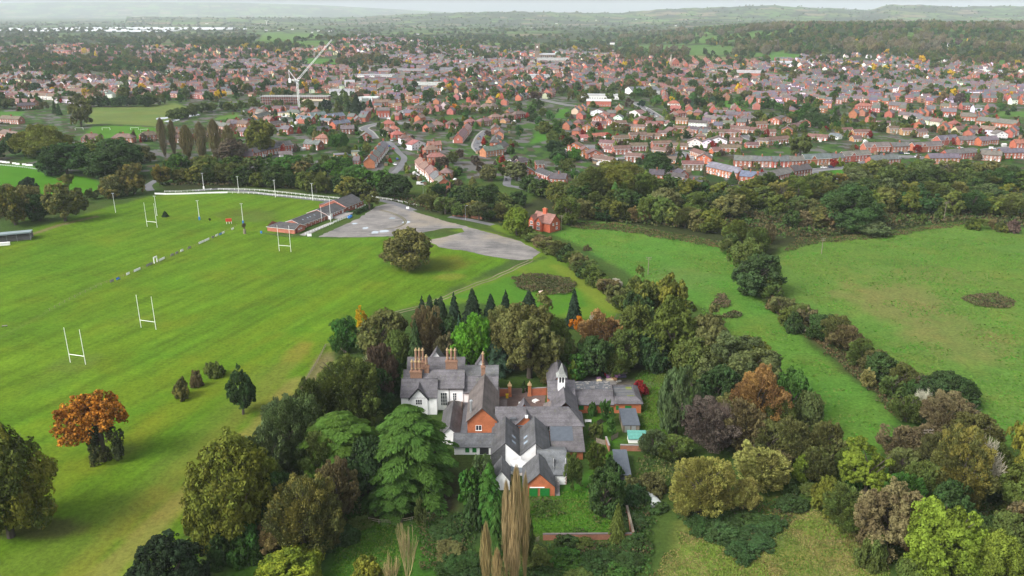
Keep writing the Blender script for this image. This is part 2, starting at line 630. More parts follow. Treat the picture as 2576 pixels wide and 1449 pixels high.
BLOBS = [  # worn and tinted patches: px, py, rx, ry (photo units), colour, strength
 (640, 545, 70, 14, (.11, .15, .03), .6), (600, 535, 60, 12, (.09, .12, .02), .5), (1085, 662, 110, 22, (.14, .15, .02), .6), (1130, 697, 50, 10, (.2, .22, .03), .7),
 (190, 915, 60, 25, (.12, .18, .03), .55), (130, 950, 70, 40, (.10, .17, .02), .4), (340, 800, 60, 25, (.12, .19, .02), .4), (300, 1130, 60, 18, (.10, .15, .025), .6),
 (110, 1330, 120, 30, (.09, .09, .03), .8), (1030, 660, 70, 20, (.055, .10, .02), .5), (2490, 760, 55, 14, (.08, .09, .04), .7), (2250, 760, 150, 60, (.19, .19, .06), .75), (2200, 850, 90, 40, (.10, .21, .03), .6), (2330, 690, 160, 26, (.16, .2, .05), .6),
 (2400, 850, 150, 60, (.19, .19, .06), .55), (1700, 700, 120, 30, (.13, .2, .05), .4), (2150, 680, 130, 30, (.14, .22, .04), .5), (2450, 650, 120, 40, (.11, .22, .03), .5),
 (1900, 840, 60, 25, (.14, .21, .03), .5), (2000, 930, 80, 30, (.09, .20, .025), .5), (1700, 1180, 60, 20, (.14, .15, .05), .6), (2130, 1360, 90, 40, (.21, .2, .07), .6),
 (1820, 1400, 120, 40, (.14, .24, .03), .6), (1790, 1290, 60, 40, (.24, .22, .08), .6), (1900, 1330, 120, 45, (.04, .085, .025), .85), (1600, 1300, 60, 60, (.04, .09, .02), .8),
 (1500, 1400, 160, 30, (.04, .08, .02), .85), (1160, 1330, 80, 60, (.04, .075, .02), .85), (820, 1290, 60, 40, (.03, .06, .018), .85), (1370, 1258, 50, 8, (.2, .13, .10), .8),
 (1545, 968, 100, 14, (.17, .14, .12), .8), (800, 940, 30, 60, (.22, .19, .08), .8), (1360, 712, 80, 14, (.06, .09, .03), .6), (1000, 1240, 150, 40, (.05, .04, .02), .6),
]


def build_ground():
 az = np.concatenate([np.arange(-180, -48, 4.), np.linspace(-48, -36, 40, endpoint=False), np.linspace(-36, 36, 700), np.linspace(36.3, 48, 40), np.arange(52, 181, 4.)])
 rr = np.concatenate([[0.5, 20, 50, 80, 100], np.geomspace(112, 3200, 640), np.geomspace(3250, 24000, 150)])
 A, Rr = np.meshgrid(np.radians(az), rr, indexing='ij')
 x, y = Rr * np.sin(A), Rr * np.cos(A)
 z = terrain(x, y)
 z[np.abs(A) > 2.2] = 0
 nA, nR = A.shape
 verts = np.stack([x, y, z], -1).reshape(-1, 3)
 i = np.arange(nA - 1)[:, None] * nR
 j = np.arange(nR - 1)[None]
 f = np.stack([i + j, i + nR + j, i + nR + j + 1, i + j + 1], -1).reshape(-1, 4)[:, ::-1]
 # ---- cover
 xf, yf = x.ravel(), y.ravel()
 wob = (fbm(xf, yf, 9, 3) - .5)
 # built-up default: gardens, tarmac, hedges mixed
 g = fbm(xf, yf, 16, 5)
 col = np.empty((len(xf), 4))
 gar = np.array([(.055, .115, .022), (.08, .075, .045), (.15, .145, .14), (.035, .07, .02), (.06, .12, .022)])
 ga = np.floor(vnoise(xf, yf, 120, 21) * 3) * .5
 pu = np.floor((xf * np.cos(ga) + yf * np.sin(ga)) / 6.5 + wob)
 pv = np.floor((yf * np.cos(ga) - xf * np.sin(ga)) / 10 + wob)
 k = np.sin(pu * 12.99 + pv * 78.23) * 43758.5
 k = np.clip(((k - np.floor(k)) * 5).astype(int), 0, 4)
 col[:, :3] = gar[k]
 col[:, 3] = .6
 # far countryside: patchwork of fields
 cell = 230.
 ca, sa = math.cos(.35), math.sin(.35)
 u = (xf * ca + yf * sa) + 60 * (fbm(xf, yf, 500, 8) - .5)
 v = (-xf * sa + yf * ca) * .8 + 90 * (fbm(xf, yf, 450, 9) - .5)
 iu, iv = np.floor(u / cell), np.floor(v / (cell * .8))
 hsh = np.sin(iu * 12.9898 + iv * 78.233) * 43758.5453
 hsh = hsh - np.floor(hsh)
 pal = np.array([(.10, .20, .045), (.13, .23, .05), (.085, .15, .04), (.05, .075, .03), (.15, .19, .06), (.24, .20, .12), (.10, .17, .045), (.04, .06, .028)])
 fcol = pal[np.clip((hsh * 8).astype(int), 0, 7)]
 eu = np.minimum(u / cell - iu, 1 - (u / cell - iu)) * cell
 ev = np.minimum(v / (cell * .8) - iv, 1 - (v / (cell * .8) - iv)) * cell * .8
 hedge = smooth(16, 6, np.minimum(eu, ev))[:, None]
 fcol = fcol * (1 - hedge) + np.array((.03, .05, .022)) * hedge
 wood = smooth(.50, .58, fbm(xf, yf, 420, 13))[:, None]
 fcol = fcol * (1 - wood * .85) + np.array((.04, .06, .025)) * wood * .85
 farm = smooth(2150, 2450, yf + 120 * (fbm(xf, yf, 300, 4) - .5))[:, None]
 col[:, :3] = col[:, :3] * (1 - farm) + fcol * farm
 hillwood = (smooth(150, 420, xf - .12 * (yf - 1500)) * smooth(1680, 1800, yf) * smooth(4200, 3600, yf))[:, None]
 hc = np.array((.045, .07, .025)) * (1 - smooth(.52, .6, fbm(xf, yf, 160, 31)))[:, None] + np.array((.10, .2, .04)) * smooth(.52, .6, fbm(xf, yf, 160, 31))[:, None]
 col[:, :3] = col[:, :3] * (1 - hillwood) + hc * hillwood

 near = (yf > 60) & (yf < 4500) & (np.abs(xf) < 2500)
 idx = np.nonzero(near)[0]
 X, Y, W = xf[idx], yf[idx], wob[idx]

 def blend(m, c, tuft=None):
  m = m[:, None]
  col[idx, :3] = col[idx, :3] * (1 - m) + np.asarray(c)[None] * m
  if tuft is not None:
   col[idx, 3] = col[idx, 3] * (1 - m[:, 0]) + tuft * m[:, 0]
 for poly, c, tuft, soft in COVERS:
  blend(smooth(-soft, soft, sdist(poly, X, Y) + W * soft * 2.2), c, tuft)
 for poly, c in GREENS:
  blend(smooth(-2.5, 2.5, sdist(poly, X, Y) + W * 4), c, .35)
 # broad tone changes inside the grass
 t = fbm(X, Y, 38, 41)
 t2 = fbm(X, Y, 11, 43)
 grass = (col[idx, 1] > 1.35 * col[idx, 0])[:, None]
 mul = (1 + .28 * (t - .5) + .25 * (t2 - .5))[:, None] * np.ones(3)
 mul[:, 0] *= 1 + .35 * (fbm(X, Y, 26, 47) - .5)
 col[idx, :3] *= np.where(grass, mul, 1)
 # mowing bands run along the pitch
 sp = smooth(0, 4, sdist(P(*PITCH_POLY), X, Y))
 band = 1.3 * np.sin((X * .93 - Y * .368 + 6 * vnoise(X, Y, 60, 3)) * .55) * .5 + np.sin((X * .55 - Y * .83) * .23 + 3 * vnoise(X, Y, 40, 9)) * .5
 col[idx, :3] *= (1 + .055 * band * sp)[:, None]
 streak = vnoise(X * .93 - Y * .368, (X * .368 + Y * .93) * .08, 1.3, 55) - .5
 col[idx, :3] *= (1 + .42 * streak * sp)[:, None]
 for line, w, c, s in LINES:
  blend(s * smooth(w * 1.3, w * .4, ldist(line, X, Y) + W * w * .9), c)
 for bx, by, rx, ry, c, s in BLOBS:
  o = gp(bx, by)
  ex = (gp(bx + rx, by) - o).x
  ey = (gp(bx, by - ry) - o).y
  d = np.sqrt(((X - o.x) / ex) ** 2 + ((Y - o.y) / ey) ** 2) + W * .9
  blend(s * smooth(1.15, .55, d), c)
 col[:, :3] *= .62
 me = bpy.data.meshes.new('ground')
 me.vertices.add(len(verts))
 me.vertices.foreach_set('co', verts.ravel())
 me.loops.add(f.size)
 me.loops.foreach_set('vertex_index', f.ravel())
 me.polygons.add(len(f))
 me.polygons.foreach_set('loop_start', np.arange(0, f.size, 4))
 me.update(calc_edges=True)
 ca_ = me.color_attributes.new('cover', 'FLOAT_COLOR', 'POINT')
 ca_.data.foreach_set('color', np.clip(col, 0, 1).ravel())
 me.polygons.foreach_set('use_smooth', np.ones(len(f), bool))
 me.materials.append(MAT['ground'])
 o = place(me, 'ground')
 tag(o, None, None, None, 'structure')


def sheet(name, poly, mat, z=.05, jitter=.5, step=1.6, color=None):
 """flat sheet with an uneven edge"""
 pts = []
 n = len(poly)
 for i in range(n):
  a, b = Vector(poly[i]), Vector(poly[(i + 1) % n])
  k = max(1, int((b - a).length / step))
  for q in range(k):
   p = a.lerp(b, q / k)
   if jitter:
    j = (float(fbm(p.x, p.y, 3.2, 71)) - .5) * 4 * jitter
    d = (b - a).normalized()
    p = p + Vector((-d.y, d.x)) * j
   pts.append((p.x, p.y, z))
 me = bpy.data.meshes.new(name)
 me.from_pydata(pts, [], [tuple(range(len(pts)))])
 me.materials.append(mat)
 me.update()
 if me.polygons[0].normal.z < 0:
  me.flip_normals()
 o = place(me, name, color=color)
 tag(o, None, None, None, 'structure')
 return o


def catmull(pts, step=4.0):
 pts = [Vector(p) for p in pts]
 out = []
 for i in range(len(pts) - 1):
  p0, p1, p2, p3 = pts[max(i - 1, 0)], pts[i], pts[i + 1], pts[min(i + 2, len(pts) - 1)]
  k = max(2, int((p2 - p1).length / step))
  for q in range(k):
   t = q / k
   out.append(.5 * ((2 * p1) + (p2 - p0) * t + (2 * p0 - 5 * p1 + 4 * p2 - p3) * t * t + (3 * p1 - p0 - 3 * p2 + p3) * t ** 3))
 out.append(pts[-1])
 return out


def strip(mb, pts, w, z, mi=0):
 """ribbon along a 2-D line"""
 L, Rr = [], []
 for i, p in enumerate(pts):
  d = (pts[min(i + 1, len(pts) - 1)] - pts[max(i - 1, 0)])
  d = d.normalized() if d.length > 1e-6 else Vector((1, 0))
  n = Vector((-d.y, d.x)) * w / 2
  L.append(p + n)
  Rr.append(p - n)
 for i in range(len(pts) - 1):
  mb.poly([(Rr[i].x, Rr[i].y, z), (Rr[i + 1].x, Rr[i + 1].y, z), (L[i + 1].x, L[i + 1].y, z), (L[i].x, L[i].y, z)], mi)


ROADS = [  # width m, tile, points
 (7, 'E', (-380, 560, -200, 545, 0, 530, 100, 518, 300, 440, 450, 436, 700, 452, 830, 432, 1100, 392, 1455, 355)),
 (6, 'D', (1000, 560, 1080, 600, 1190, 640)),
 (6, 'E', (1100, 392, 1160, 430, 1250, 440)),
 (6, 'C', (270, 355, 330, 350, 335, 385, 380, 420, 480, 455, 620, 448, 760, 440, 880, 425)),
 (6, 'C', (1000, 440, 1070, 405, 1110, 440, 1120, 480)),
 (7, 'C', (680, 0, 770, 50, 850, 100, 960, 180, 1000, 200)),
 (6, 'B', (1480, 405, 1400, 470, 1350, 560, 1330, 640, 1400, 720)),
 (5.5, 'B', (1795, 1000, 1775, 1100, 1770, 1190, 1900, 1215, 2090, 1265)),
 (5, 'B', (60, 560, 150, 640, 215, 720, 290, 800, 225, 930, 150, 1010)),
 (7, 'A', (2060, 520, 1990, 430, 1920, 370, 2060, 320, 2250, 290, 2576, 290)),
 (7, 'B', (0, 300, 200, 310, 420, 300, 700, 330)),
 (8, 'A', (2180, 230, 2400, 190, 2500, 130, 2700, 40, 2900, -60)),
 (6, 'b', (840, 960, 900, 900, 980, 830, 1000, 800)),
 (5, 'K', (-700, 170, -350, 140, 0, 170, 450, 230, 1000, 290, 1300, 320)),
 (5, 'd', (380, 480, 372, 468, 385, 458, 400, 450)),
 (5.5, 'd', (930, 500, 965, 505, 1000, 514, 1040, 530)),
 (4.5, 'd', (1130, 545, 1180, 553, 1240, 566)),
 (6, 'D', (420, 260, 480, 300, 560, 320)),
 (7, 'c', (130, 960, 190, 970, 330, 1010, 520, 1050, 700, 1075)),
 (6, 'e', (1560, 890, 1750, 960, 2000, 1040, 2300, 1080)),
 (7, 'e', (1900, 760, 2100, 780, 2576, 740)),
 (5, 'd', (2030, 1165, 2050, 1185, 2075, 1200)),
]


def build_roads():
 for w, k, q in ROADS:
  pts = [gp(*tl(k, q[i], q[i + 1])).to_2d() for i in range(0, len(q), 2)]
  pts = catmull(pts, 6)
  mb = MB()
  strip(mb, pts, w, .055)
  o = mb.build('road', MAT['tarmac'])
  tag(o, None, None, None, 'structure')
  if w >= 6:
   for s in (-1, 1):
    side = []
    for i, p in enumerate(pts):
     d = (pts[min(i + 1, len(pts) - 1)] - pts[max(i - 1, 0)]).normalized()
     side.append(p + Vector((-d.y, d.x)) * s * (w / 2 + .95))
    mb = MB()
    strip(mb, side, 1.8, .16)
    tag(mb.build('pavement', MAT['slab']), None, None, None, 'structure')
 # gravel car park beside the club house
 car = P(800, 596, 905, 548, 945, 520, 975, 512, 1010, 517, 1050, 535, 1110, 553, 1180, 572, 1250, 590, 1310, 608, 1358, 635, 1340, 652, 1305, 655, 1250, 648, 1180, 633, 1105, 622, 1075, 604,
   1120, 596, 1168, 583, 1162, 575, 1120, 574, 1065, 585, 1000, 594, 900, 597)
 sheet('car_park', car, MAT['gravel'], .05, .55)
 for tx, ty, s in ((1890, 762, 2.2), (2020, 748, 2.6), (2140, 560, 1.8), (1760, 700, 1.6), (2330, 620, 2.4), (1600, 640, 1.5)):
  q = gp(*tl('K', tx, ty))
  sheet('puddle', [Vector((q.x + s * (.8 + .5 * R_.random()) * math.cos(t), q.y + s * 1.5 * (.6 + .6 * R_.random()) * math.sin(t))) for t in np.linspace(0, 6.28, 9, endpoint=False)], MAT['water'], .056, .25)
 for o2 in (0, 1.7):
  pts = catmull([gp(*tl('K', a + o2 * 14, b - o2 * 3)).to_2d() for a, b in ((1950, 440), (2150, 500), (2290, 570), (2310, 640), (2180, 700), (2000, 720))], 2)
  mb = MB()
  strip(mb, pts, .8, .057)
  tag(mb.build('tyre_track', MAT['dirt']), None, None, None, 'structure')
 yard = P(*[c for q in ((905, 575), (925, 430), (1010, 400), (1190, 400), (1340, 470), (1330, 560), (1200, 590)) for c in tl('M', *q)])
 sheet('yard', yard, MAT['yard'], .05, .2)
 yd2 = P(*[c for q in ((1640, 300), (1830, 310), (1980, 340), (1960, 372), (1650, 368)) for c in tl('M', *q)])
 sheet('yard', yd2, MAT['gravel'], .06, .3)
 path = P(*[c for q in ((800, 800), (1190, 640), (1250, 620), (1290, 625), (1180, 690), (890, 815)) for c in tl('K', *q)])
 sheet('path', path, MAT['slab'], .07, .12)
 # farm track: two ruts
 q = (1335, 655, 1300, 672, 1240, 700, 1180, 722, 1110, 752, 1040, 776, 960, 796, 920, 806)
 pts = catmull([gp(q[i], q[i + 1]).to_2d() for i in range(0, len(q), 2)], 2)
 mb = MB()
 for s in (-1.1, 1.1):
  side = []
  for i, p in enumerate(pts):
   d = (pts[min(i + 1, len(pts) - 1)] - pts[max(i - 1, 0)]).normalized()
   side.append(p + Vector((-d.y, d.x)) * (s + .3 * math.sin(i * .9)))
  strip(mb, side, .75, .06)
 tag(mb.build('track', MAT['dirt']), None, None, None, 'structure')
 # pond in the park
 for q in (tl('a', 1640, 1190), tl('a', 1960, 1160), tl('a', 1735, 1215), tl('a', 1745, 1150)):
  c = gp(*q)
  poly = [Vector((c.x + (5 + 3 * R_.random()) * math.cos(t), c.y + (9 + 6 * R_.random()) * math.sin(t))) for t in np.linspace(0, 6.28, 10, endpoint=False)]
  sheet('pond', poly, MAT['water'], .06, .3)
# ------------------------------------------------------------------ trees
LEAFCOL = {
 'OL': ((.084, .104, .029), 'olive'), 'OB': ((.106, .104, .040), 'brownish olive'), 'DG': ((.040, .066, .024), 'dark green'), 'MG': ((.050, .104, .024), 'mid green'),
 'YG': ((.125, .160, .026), 'yellow-green'), 'BG': ((.070, .160, .020), 'bright green'), 'BR': ((.132, .102, .054), 'brown'), 'OR': ((.40, .135, .014), 'orange'),
 'CO': ((.21, .115, .05), 'copper'), 'PU': ((.090, .064, .052), 'purple-brown'), 'GG': ((.085, .108, .046), 'grey-green'), 'YE': ((.48, .30, .022), 'yellow'),
 'TE': ((.042, .075, .046), 'blue-green'), 'RD': ((.22, .025, .022), 'red'), 'PY': ((.20, .185, .060), 'pale yellow-green'), 'DE': ((.026, .040, .024), 'blackish green'),
 'TN': ((.30, .215, .115), 'tan'), 'CE': ((.058, .100, .022), 'mid green'), 'TP': ((.150, .125, .085), 'taupe'), 'OY': ((.112, .118, .026), 'golden olive'), 'PL': ((.36, .32, .26), 'pale bare'),
}


def quads_mesh(name, q, attrs, mat):
 """q: (n,4,3)"""
 n = len(q)
 me = bpy.data.meshes.new(name)
 me.vertices.add(4 * n)
 me.vertices.foreach_set('co', np.ascontiguousarray(q, np.float32).ravel())
 me.loops.add(4 * n)
 me.loops.foreach_set('vertex_index', np.arange(4 * n, dtype=np.int32))
 me.polygons.add(n)
 me.polygons.foreach_set('loop_start', np.arange(0, 4 * n, 4, dtype=np.int32))
 for k, v in attrs.items():
  if v.ndim == 1:
   me.attributes.new(k, 'FLOAT', 'FACE').data.foreach_set('value', np.ascontiguousarray(v, np.float32))
  else:
   me.attributes.new(k, 'FLOAT_COLOR', 'FACE').data.foreach_set('color', np.ascontiguousarray(v, np.float32).ravel())
 me.materials.append(mat)
 me.update(calc_edges=True)
 return me


def unit(v):
 return v / np.maximum(np.linalg.norm(v, axis=-1, keepdims=True), 1e-9)


def leaf_quads(g, pos, nrm, size, aspect=1.0, updir=None):
 """irregular four-cornered sprays at pos facing nrm"""
 n = len(pos)
 a = np.cross(nrm, g.normal(size=(n, 3))) if updir is None else unit(updir - nrm * (updir * nrm).sum(-1, keepdims=True) * .3)
 a = unit(a)
 b = unit(np.cross(nrm, a))
 sz = size * g.uniform(.6, 1.35, (n, 1))
 j = lambda: g.uniform(.65, 1.25, (n, 1))
 A, B = a * sz * aspect, b * sz
 return np.stack([pos - A * j() - B * j() * .7, pos + B * j() - A * j() * .2, pos + A * j() + B * j() * .3, pos - B * j() * .9 + A * j() * .3], 1)


def crown_round(seed, n, leaf, lobes=42, lobe_r=(.24, .40), squash=1.0, low=-.75, inner=.12, skew=.18, pear=0.0, dens_gap=.0):
 g = np.random.default_rng(seed)
 d = unit(g.normal(size=(lobes * 3, 3)))
 d = d[d[:, 2] > low][:lobes]
 az = np.arctan2(d[:, 1], d[:, 0])
 ph = g.uniform(0, 6.28, 3)
 rad = 1 + skew * (np.sin(az + ph[0]) * .6 + np.sin(2 * az + ph[1]) * .6 + np.sin(3 * az + ph[2]) * .4)
 r = g.uniform(.50, .78, len(d)) * rad
 c = d * r[:, None]
 c[:, :2] *= (1 - pear * np.clip(c[:, 2:3], -1, 1))
 lr = g.uniform(*lobe_r, len(d))
 lv = g.uniform(0, 1, len(d))
 if n > 800:     # every limb carries smaller sprays of its own
  m = 9 if n < 6000 else 15
  k = np.repeat(np.arange(len(d)), m)
  sd = unit(g.normal(size=(len(k), 3)) + unit(c[k]) * .7 + np.array([0, 0, .2]))
  c2 = c[k] + sd * (lr[k] * g.uniform(.62, 1.08, len(k)))[:, None]
  r2 = lr[k] * g.uniform(.22, .46, len(k))
  keep = g.random(len(k)) > .12
  c, lr, lv = c2[keep], r2[keep], np.clip(lv[k] + g.normal(0, .13, len(k)), 0, 1)[keep]
 w = lr ** 2
 li = g.choice(len(c), n, p=w / w.sum())
 s = unit(g.normal(size=(n, 3)) + unit(c[li]) * .5 + np.array([0, 0, .3]))
 rr = np.where(g.random(n) < inner, g.uniform(.2, .8, n), g.uniform(.8, 1.1, n))
 pos = c[li] + s * (lr[li] * rr)[:, None]
 nrm = unit(s + g.normal(size=(n, 3)) * .4)
 return pos, nrm, g, np.clip(lv[li] + g.normal(0, .06, n), 0, 1)


PROTO = {}


def proto(kind, lod, seed):
 """crown mesh of unit size: radius about 1, z from -1 to 1"""
 key = (kind, lod, seed)
 if key in PROTO:
  return PROTO[key]
 sd = seed * 101 + sum(map(ord, kind)) * 7
 n, leaf = {3: (34000, .027), 2: (12000, .045), 1: (3600, .083), 0: (900, .16), -1: (140, .34)}[lod]
 lob = {3: 60, 2: 46, 1: 30, 0: 16, -1: 9}[lod]
 upd, asp = None, 1.0
 if kind == 'round':
  pos, nrm, g, lv = crown_round(sd, n, leaf, lob, low=-.9, pear=.13)
 elif kind == 'oak':
  pos, nrm, g, lv = crown_round(sd, n, leaf, lob, (.17, .34), low=-.8, skew=.30, inner=.08, pear=.1)
 elif kind == 'open':     # straggling crown with gaps
  pos, nrm, g, lv = crown_round(sd, int(n * .8), leaf, int(lob * .7), (.13, .27), low=-.7, skew=.42, inner=.05)
 elif kind == 'bush':
  pos, nrm, g, lv = crown_round(sd, n, leaf, lob, (.22, .36), low=-.2, skew=.22)
  pos[:, 2] = pos[:, 2] * .95
 elif kind == 'ash':      # feathery, fine upright sprays
  pos, nrm, g, lv = crown_round(sd, int(n * 1.15), leaf, lob, (.20, .34), low=-.8, skew=.25, pear=.12)
  asp = 1.7
  upd = unit(pos * np.array([1, 1, .6]) + np.array([0, 0, .5]) + g.normal(size=pos.shape) * .3)
  leaf *= .62
 elif kind == 'willow':   # weeping sprays
  pos, nrm, g, lv = crown_round(sd, int(n * 1.15), leaf, lob, (.22, .36), low=-.9, skew=.2, pear=.1)
  asp = 2.4
  upd = np.tile(np.array([[0, 0, -1.]]), (len(pos), 1)) + g.normal(size=pos.shape) * .25
  leaf *= .55
 elif kind in ('cone', 'spruce'):
  g = np.random.default_rng(sd)
  t = 1 - np.sqrt(g.random(n)) * .995
  lay = {3: 15, 2: 13, 1: 10, 0: 7, -1: 4}[lod]
  saw = (t * lay) % 1.0
  az = g.uniform(0, 2 * np.pi, n)
  spoke = .86 + .14 * np.sin(az * 7 + np.floor(t * lay) * 2.1)
  r = (1 - t) ** .8 * ((1.32 if kind == 'spruce' else 1.1) - .42 * saw) * spoke * g.uniform(.72, 1.04, n) + .015
  pos = np.stack([r * np.cos(az), r * np.sin(az), -1 + 2 * t - .06 * (r / ((1 - t) + .1))], -1)
  nrm = unit(np.stack([np.cos(az), np.sin(az), np.full(n, .75)], -1) + g.normal(size=(n, 3)) * .4)
  upd = unit(np.stack([np.cos(az), np.sin(az), np.full(n, -.35)], -1))
  asp = 1.5
  leaf *= .8
  lv = np.clip(.5 + .5 * (saw - .5) + g.normal(0, .15, n), 0, 1)
 elif kind == 'column':   # yew / holm oak / cypress: tight egg, many small lobes
  pos, nrm, g, lv = crown_round(sd, n, leaf, int(lob * 1.6), (.14, .24), low=-.95, skew=.12, inner=.05)
  pos[:, :2] *= (1.05 - .28 * pos[:, 2:3])
 elif kind == 'layer':    # cedar: flat drooping tiers of sprays
  g = np.random.default_rng(sd)
  nb = {3: 95, 2: 70, 1: 40, 0: 20, -1: 10}[lod]
  P_, N_, U_, V_ = [], [], [], []
  per = max(4, n // nb)
  for b in range(nb):
   t = (b + .5) / nb
   az = b * 2.399 + g.uniform(-.3, .3)
   L = (1.03 - t ** 2.0) ** .75 * g.uniform(.7, 1.08)
   k = per
   s = np.sqrt(g.random(k))
   wdt = (.05 + .20 * np.sin(np.pi * np.clip(s, .05, .97))) * (.6 + .6 * L) * .9
   sde = g.uniform(-1, 1, k) * wdt
   r = s * L
   x = r * np.cos(az) - sde * np.sin(az)
   y = r * np.sin(az) + sde * np.cos(az)
   z = -1 + 2 * t ** .92 + .16 * L * np.sin(s * 2.2) - .30 * L * s ** 3 - .16 * np.abs(sde) / .2 * .5 + g.normal(0, .012, k)
   P_.append(np.stack([x, y, z], -1))
   N_.append(unit(np.stack([np.cos(az) * .35 + g.normal(0, .35, k), np.sin(az) * .35 + g.normal(0, .35, k), np.ones(k)], -1)))
   sd_ = np.sign(sde + 1e-6) * .7
   U_.append(unit(np.stack([np.cos(az) - sd_ * np.sin(az), np.sin(az) + sd_ * np.cos(az), -.35 - .5 * s], -1)))
   V_.append(np.clip(np.full(k, g.uniform(.2, .8)) + .35 * (s - .5), 0, 1))
  pos, nrm, upd, lv = (np.concatenate(q) for q in (P_, N_, U_, V_))
  asp = 2.8
  leaf *= .55
 elif kind == 'poplar':   # narrow upright, nearly bare
  n //= 2
  g = np.random.default_rng(sd)
  t = g.random(n) ** .85
  nb = 16
  b = g.integers(0, nb, n)
  baz = g.uniform(0, 6.28, nb)
  bt = g.uniform(0, .45, nb)
  az = baz[b] + g.normal(0, .5, n)
  prof = np.sin(np.pi * np.clip(t * .93 + .06, 0, 1)) ** .7
  r = prof * (.25 + .7 * np.clip(t - bt[b] + .35, 0, 1)) * g.uniform(.3, 1.15, n)
  pos = np.stack([r * np.cos(az), r * np.sin(az), -1 + 2 * t], -1)
  nrm = unit(g.normal(size=(n, 3)) * np.array([1, 1, .15]))
  upd = unit(np.stack([np.cos(az) * .10, np.sin(az) * .10, np.ones(n)], -1) + g.normal(size=(n, 3)) * .11)
  asp = 6.0
  leaf *= .30
  lv = np.clip(g.uniform(0, 1, nb)[b] + g.normal(0, .12, n), 0, 1)
 elif kind == 'ivy':
  pos, nrm, g, lv = crown_round(sd, n // 2, leaf * 1.3, 24, (.25, .45), low=-1, skew=.3)
 else:
  raise KeyError(kind)
 q = leaf_quads(g, pos, nrm, leaf, asp, upd)
 var = np.clip(g.normal(.5, .13, len(q)) + (lv - .5) * .55, 0, 1)
 PROTO[key] = (quads_mesh('%s_foliage' % kind, q, {'var': var, 'lobe': lv}, MAT['leaf']), q)
 return PROTO[key]


def bare_segments(seed, levels=5, up=.35, spread=.75, first=7, kids=(3, 4), trunk=.22, fan=False):
 g = random.Random(seed)
 segs = []

 def grow(p, d, L, r, lev):
  n = 3 if lev < 2 else 2
  q = p
  for i in range(n):
   d = (d + Vector((g.gauss(0, .12), g.gauss(0, .12), g.gauss(0, .08) + up * .12))).normalized()
   e = q + d * (L / n)
   segs.append((q, e, r * (1 - .28 * i / n), r * (1 - .28 * (i + 1) / n)))
   if lev < levels and i >= 1 or (lev < levels and n == 2):
    for k in range(g.randint(*kids) - (1 if i < n - 1 else 0)):
     nd = (d * .8 + Vector((g.gauss(0, 1), g.gauss(0, 1), g.gauss(0, .7) + up)).normalized() * spread).normalized()
     grow(e, nd, L * g.uniform(.55, .75), r * .58, lev + 1)
   q = e
 if fan:
  for k in range(first):
   a = 2 * math.pi * k / first + g.random()
   grow(Vector((0, 0, -1)), Vector((math.cos(a) * .5, math.sin(a) * .5, 1)).normalized(), .62, .035, 1)
 else:
  segs.append((Vector((0, 0, -1)), Vector((0, 0, -1 + trunk)), .06, .05))
  for k in range(first):
   a = 2 * math.pi * k / first + g.random()
   grow(Vector((0, 0, -1 + trunk * g.uniform(.7, 1.6))), Vector((math.cos(a) * .8, math.sin(a) * .8, g.uniform(.35, 1.4))).normalized(), g.uniform(.5, .68), .034, 1)
 return segs


def poplar_segments(seed, nb=48):
 g = random.Random(seed)
 segs = [(Vector((0, 0, -1)), Vector((0, 0, .1)), .07, .04), (Vector((0, 0, .1)), Vector((.03, 0, .93)), .04, .008)]
 for i in range(nb):
  t = g.uniform(.02, .9) ** 1.1
  a = g.uniform(0, 6.28)
  spread = (.95 - .5 * t) * g.uniform(.3, 1.3)
  p = Vector((0, 0, -1 + 1.9 * t))
  L = g.uniform(.32, .62) * (1.1 - .55 * t)
  d = Vector((math.cos(a), math.sin(a), 0))
  q = p + d * spread * .45 + Vector((0, 0, L * .35))
  e = q + d * spread * .35 + Vector((0, 0, L * .65))
  segs += [(p, q, .018, .012), (q, e, .012, .005)]
  for k in range(8):
   o = p.lerp(q, g.random()) if k < 3 else q.lerp(e, g.random())
   b = a + g.gauss(0, .8)
   segs.append((o, o + Vector((math.cos(b) * .22, math.sin(b) * .22, g.uniform(.10, .24))), .009, .003))
 return segs


def bare_mesh(kind, seed, levels=4, thick=1.0):
 key = ('bare', kind, seed, levels, thick)
 if key in PROTO:
  return PROTO[key]
 kw = {'spread': dict(up=.3, spread=.8, first=7), 'upright': dict(up=.9, spread=.45, first=8), 'poplar': 0, 'shrub': dict(up=.5, spread=.7, first=11, fan=True)}[kind]
 segs = poplar_segments(seed) if kind == 'poplar' else bare_segments(seed, levels, **kw)
 q = []
 for a, b, r0, r1 in segs:
  d = b - a
  u = d.orthogonal().normalized()
  v = d.cross(u).normalized()
  r0, r1 = r0 * thick + .0015, r1 * thick + .0015
  for k in range(3):
   t0, t1 = 2.0944 * k, 2.0944 * (k + 1)
   c0 = u * math.cos(t0) + v * math.sin(t0)
   c1 = u * math.cos(t1) + v * math.sin(t1)
   q.append((tuple(a + c0 * r0), tuple(a + c1 * r0), tuple(b + c1 * r1), tuple(b + c0 * r1)))
 q = np.array(q)
 mx = np.abs(q[..., :2]).max()
 q[..., :2] /= mx
 q[..., 2] = -1 + (q[..., 2] + 1) * 2 / (q[..., 2].max() + 1)
 PROTO[key] = quads_mesh('bare_branches', q, {}, MAT['twig'])
 return PROTO[key]


TRUNKS = {}


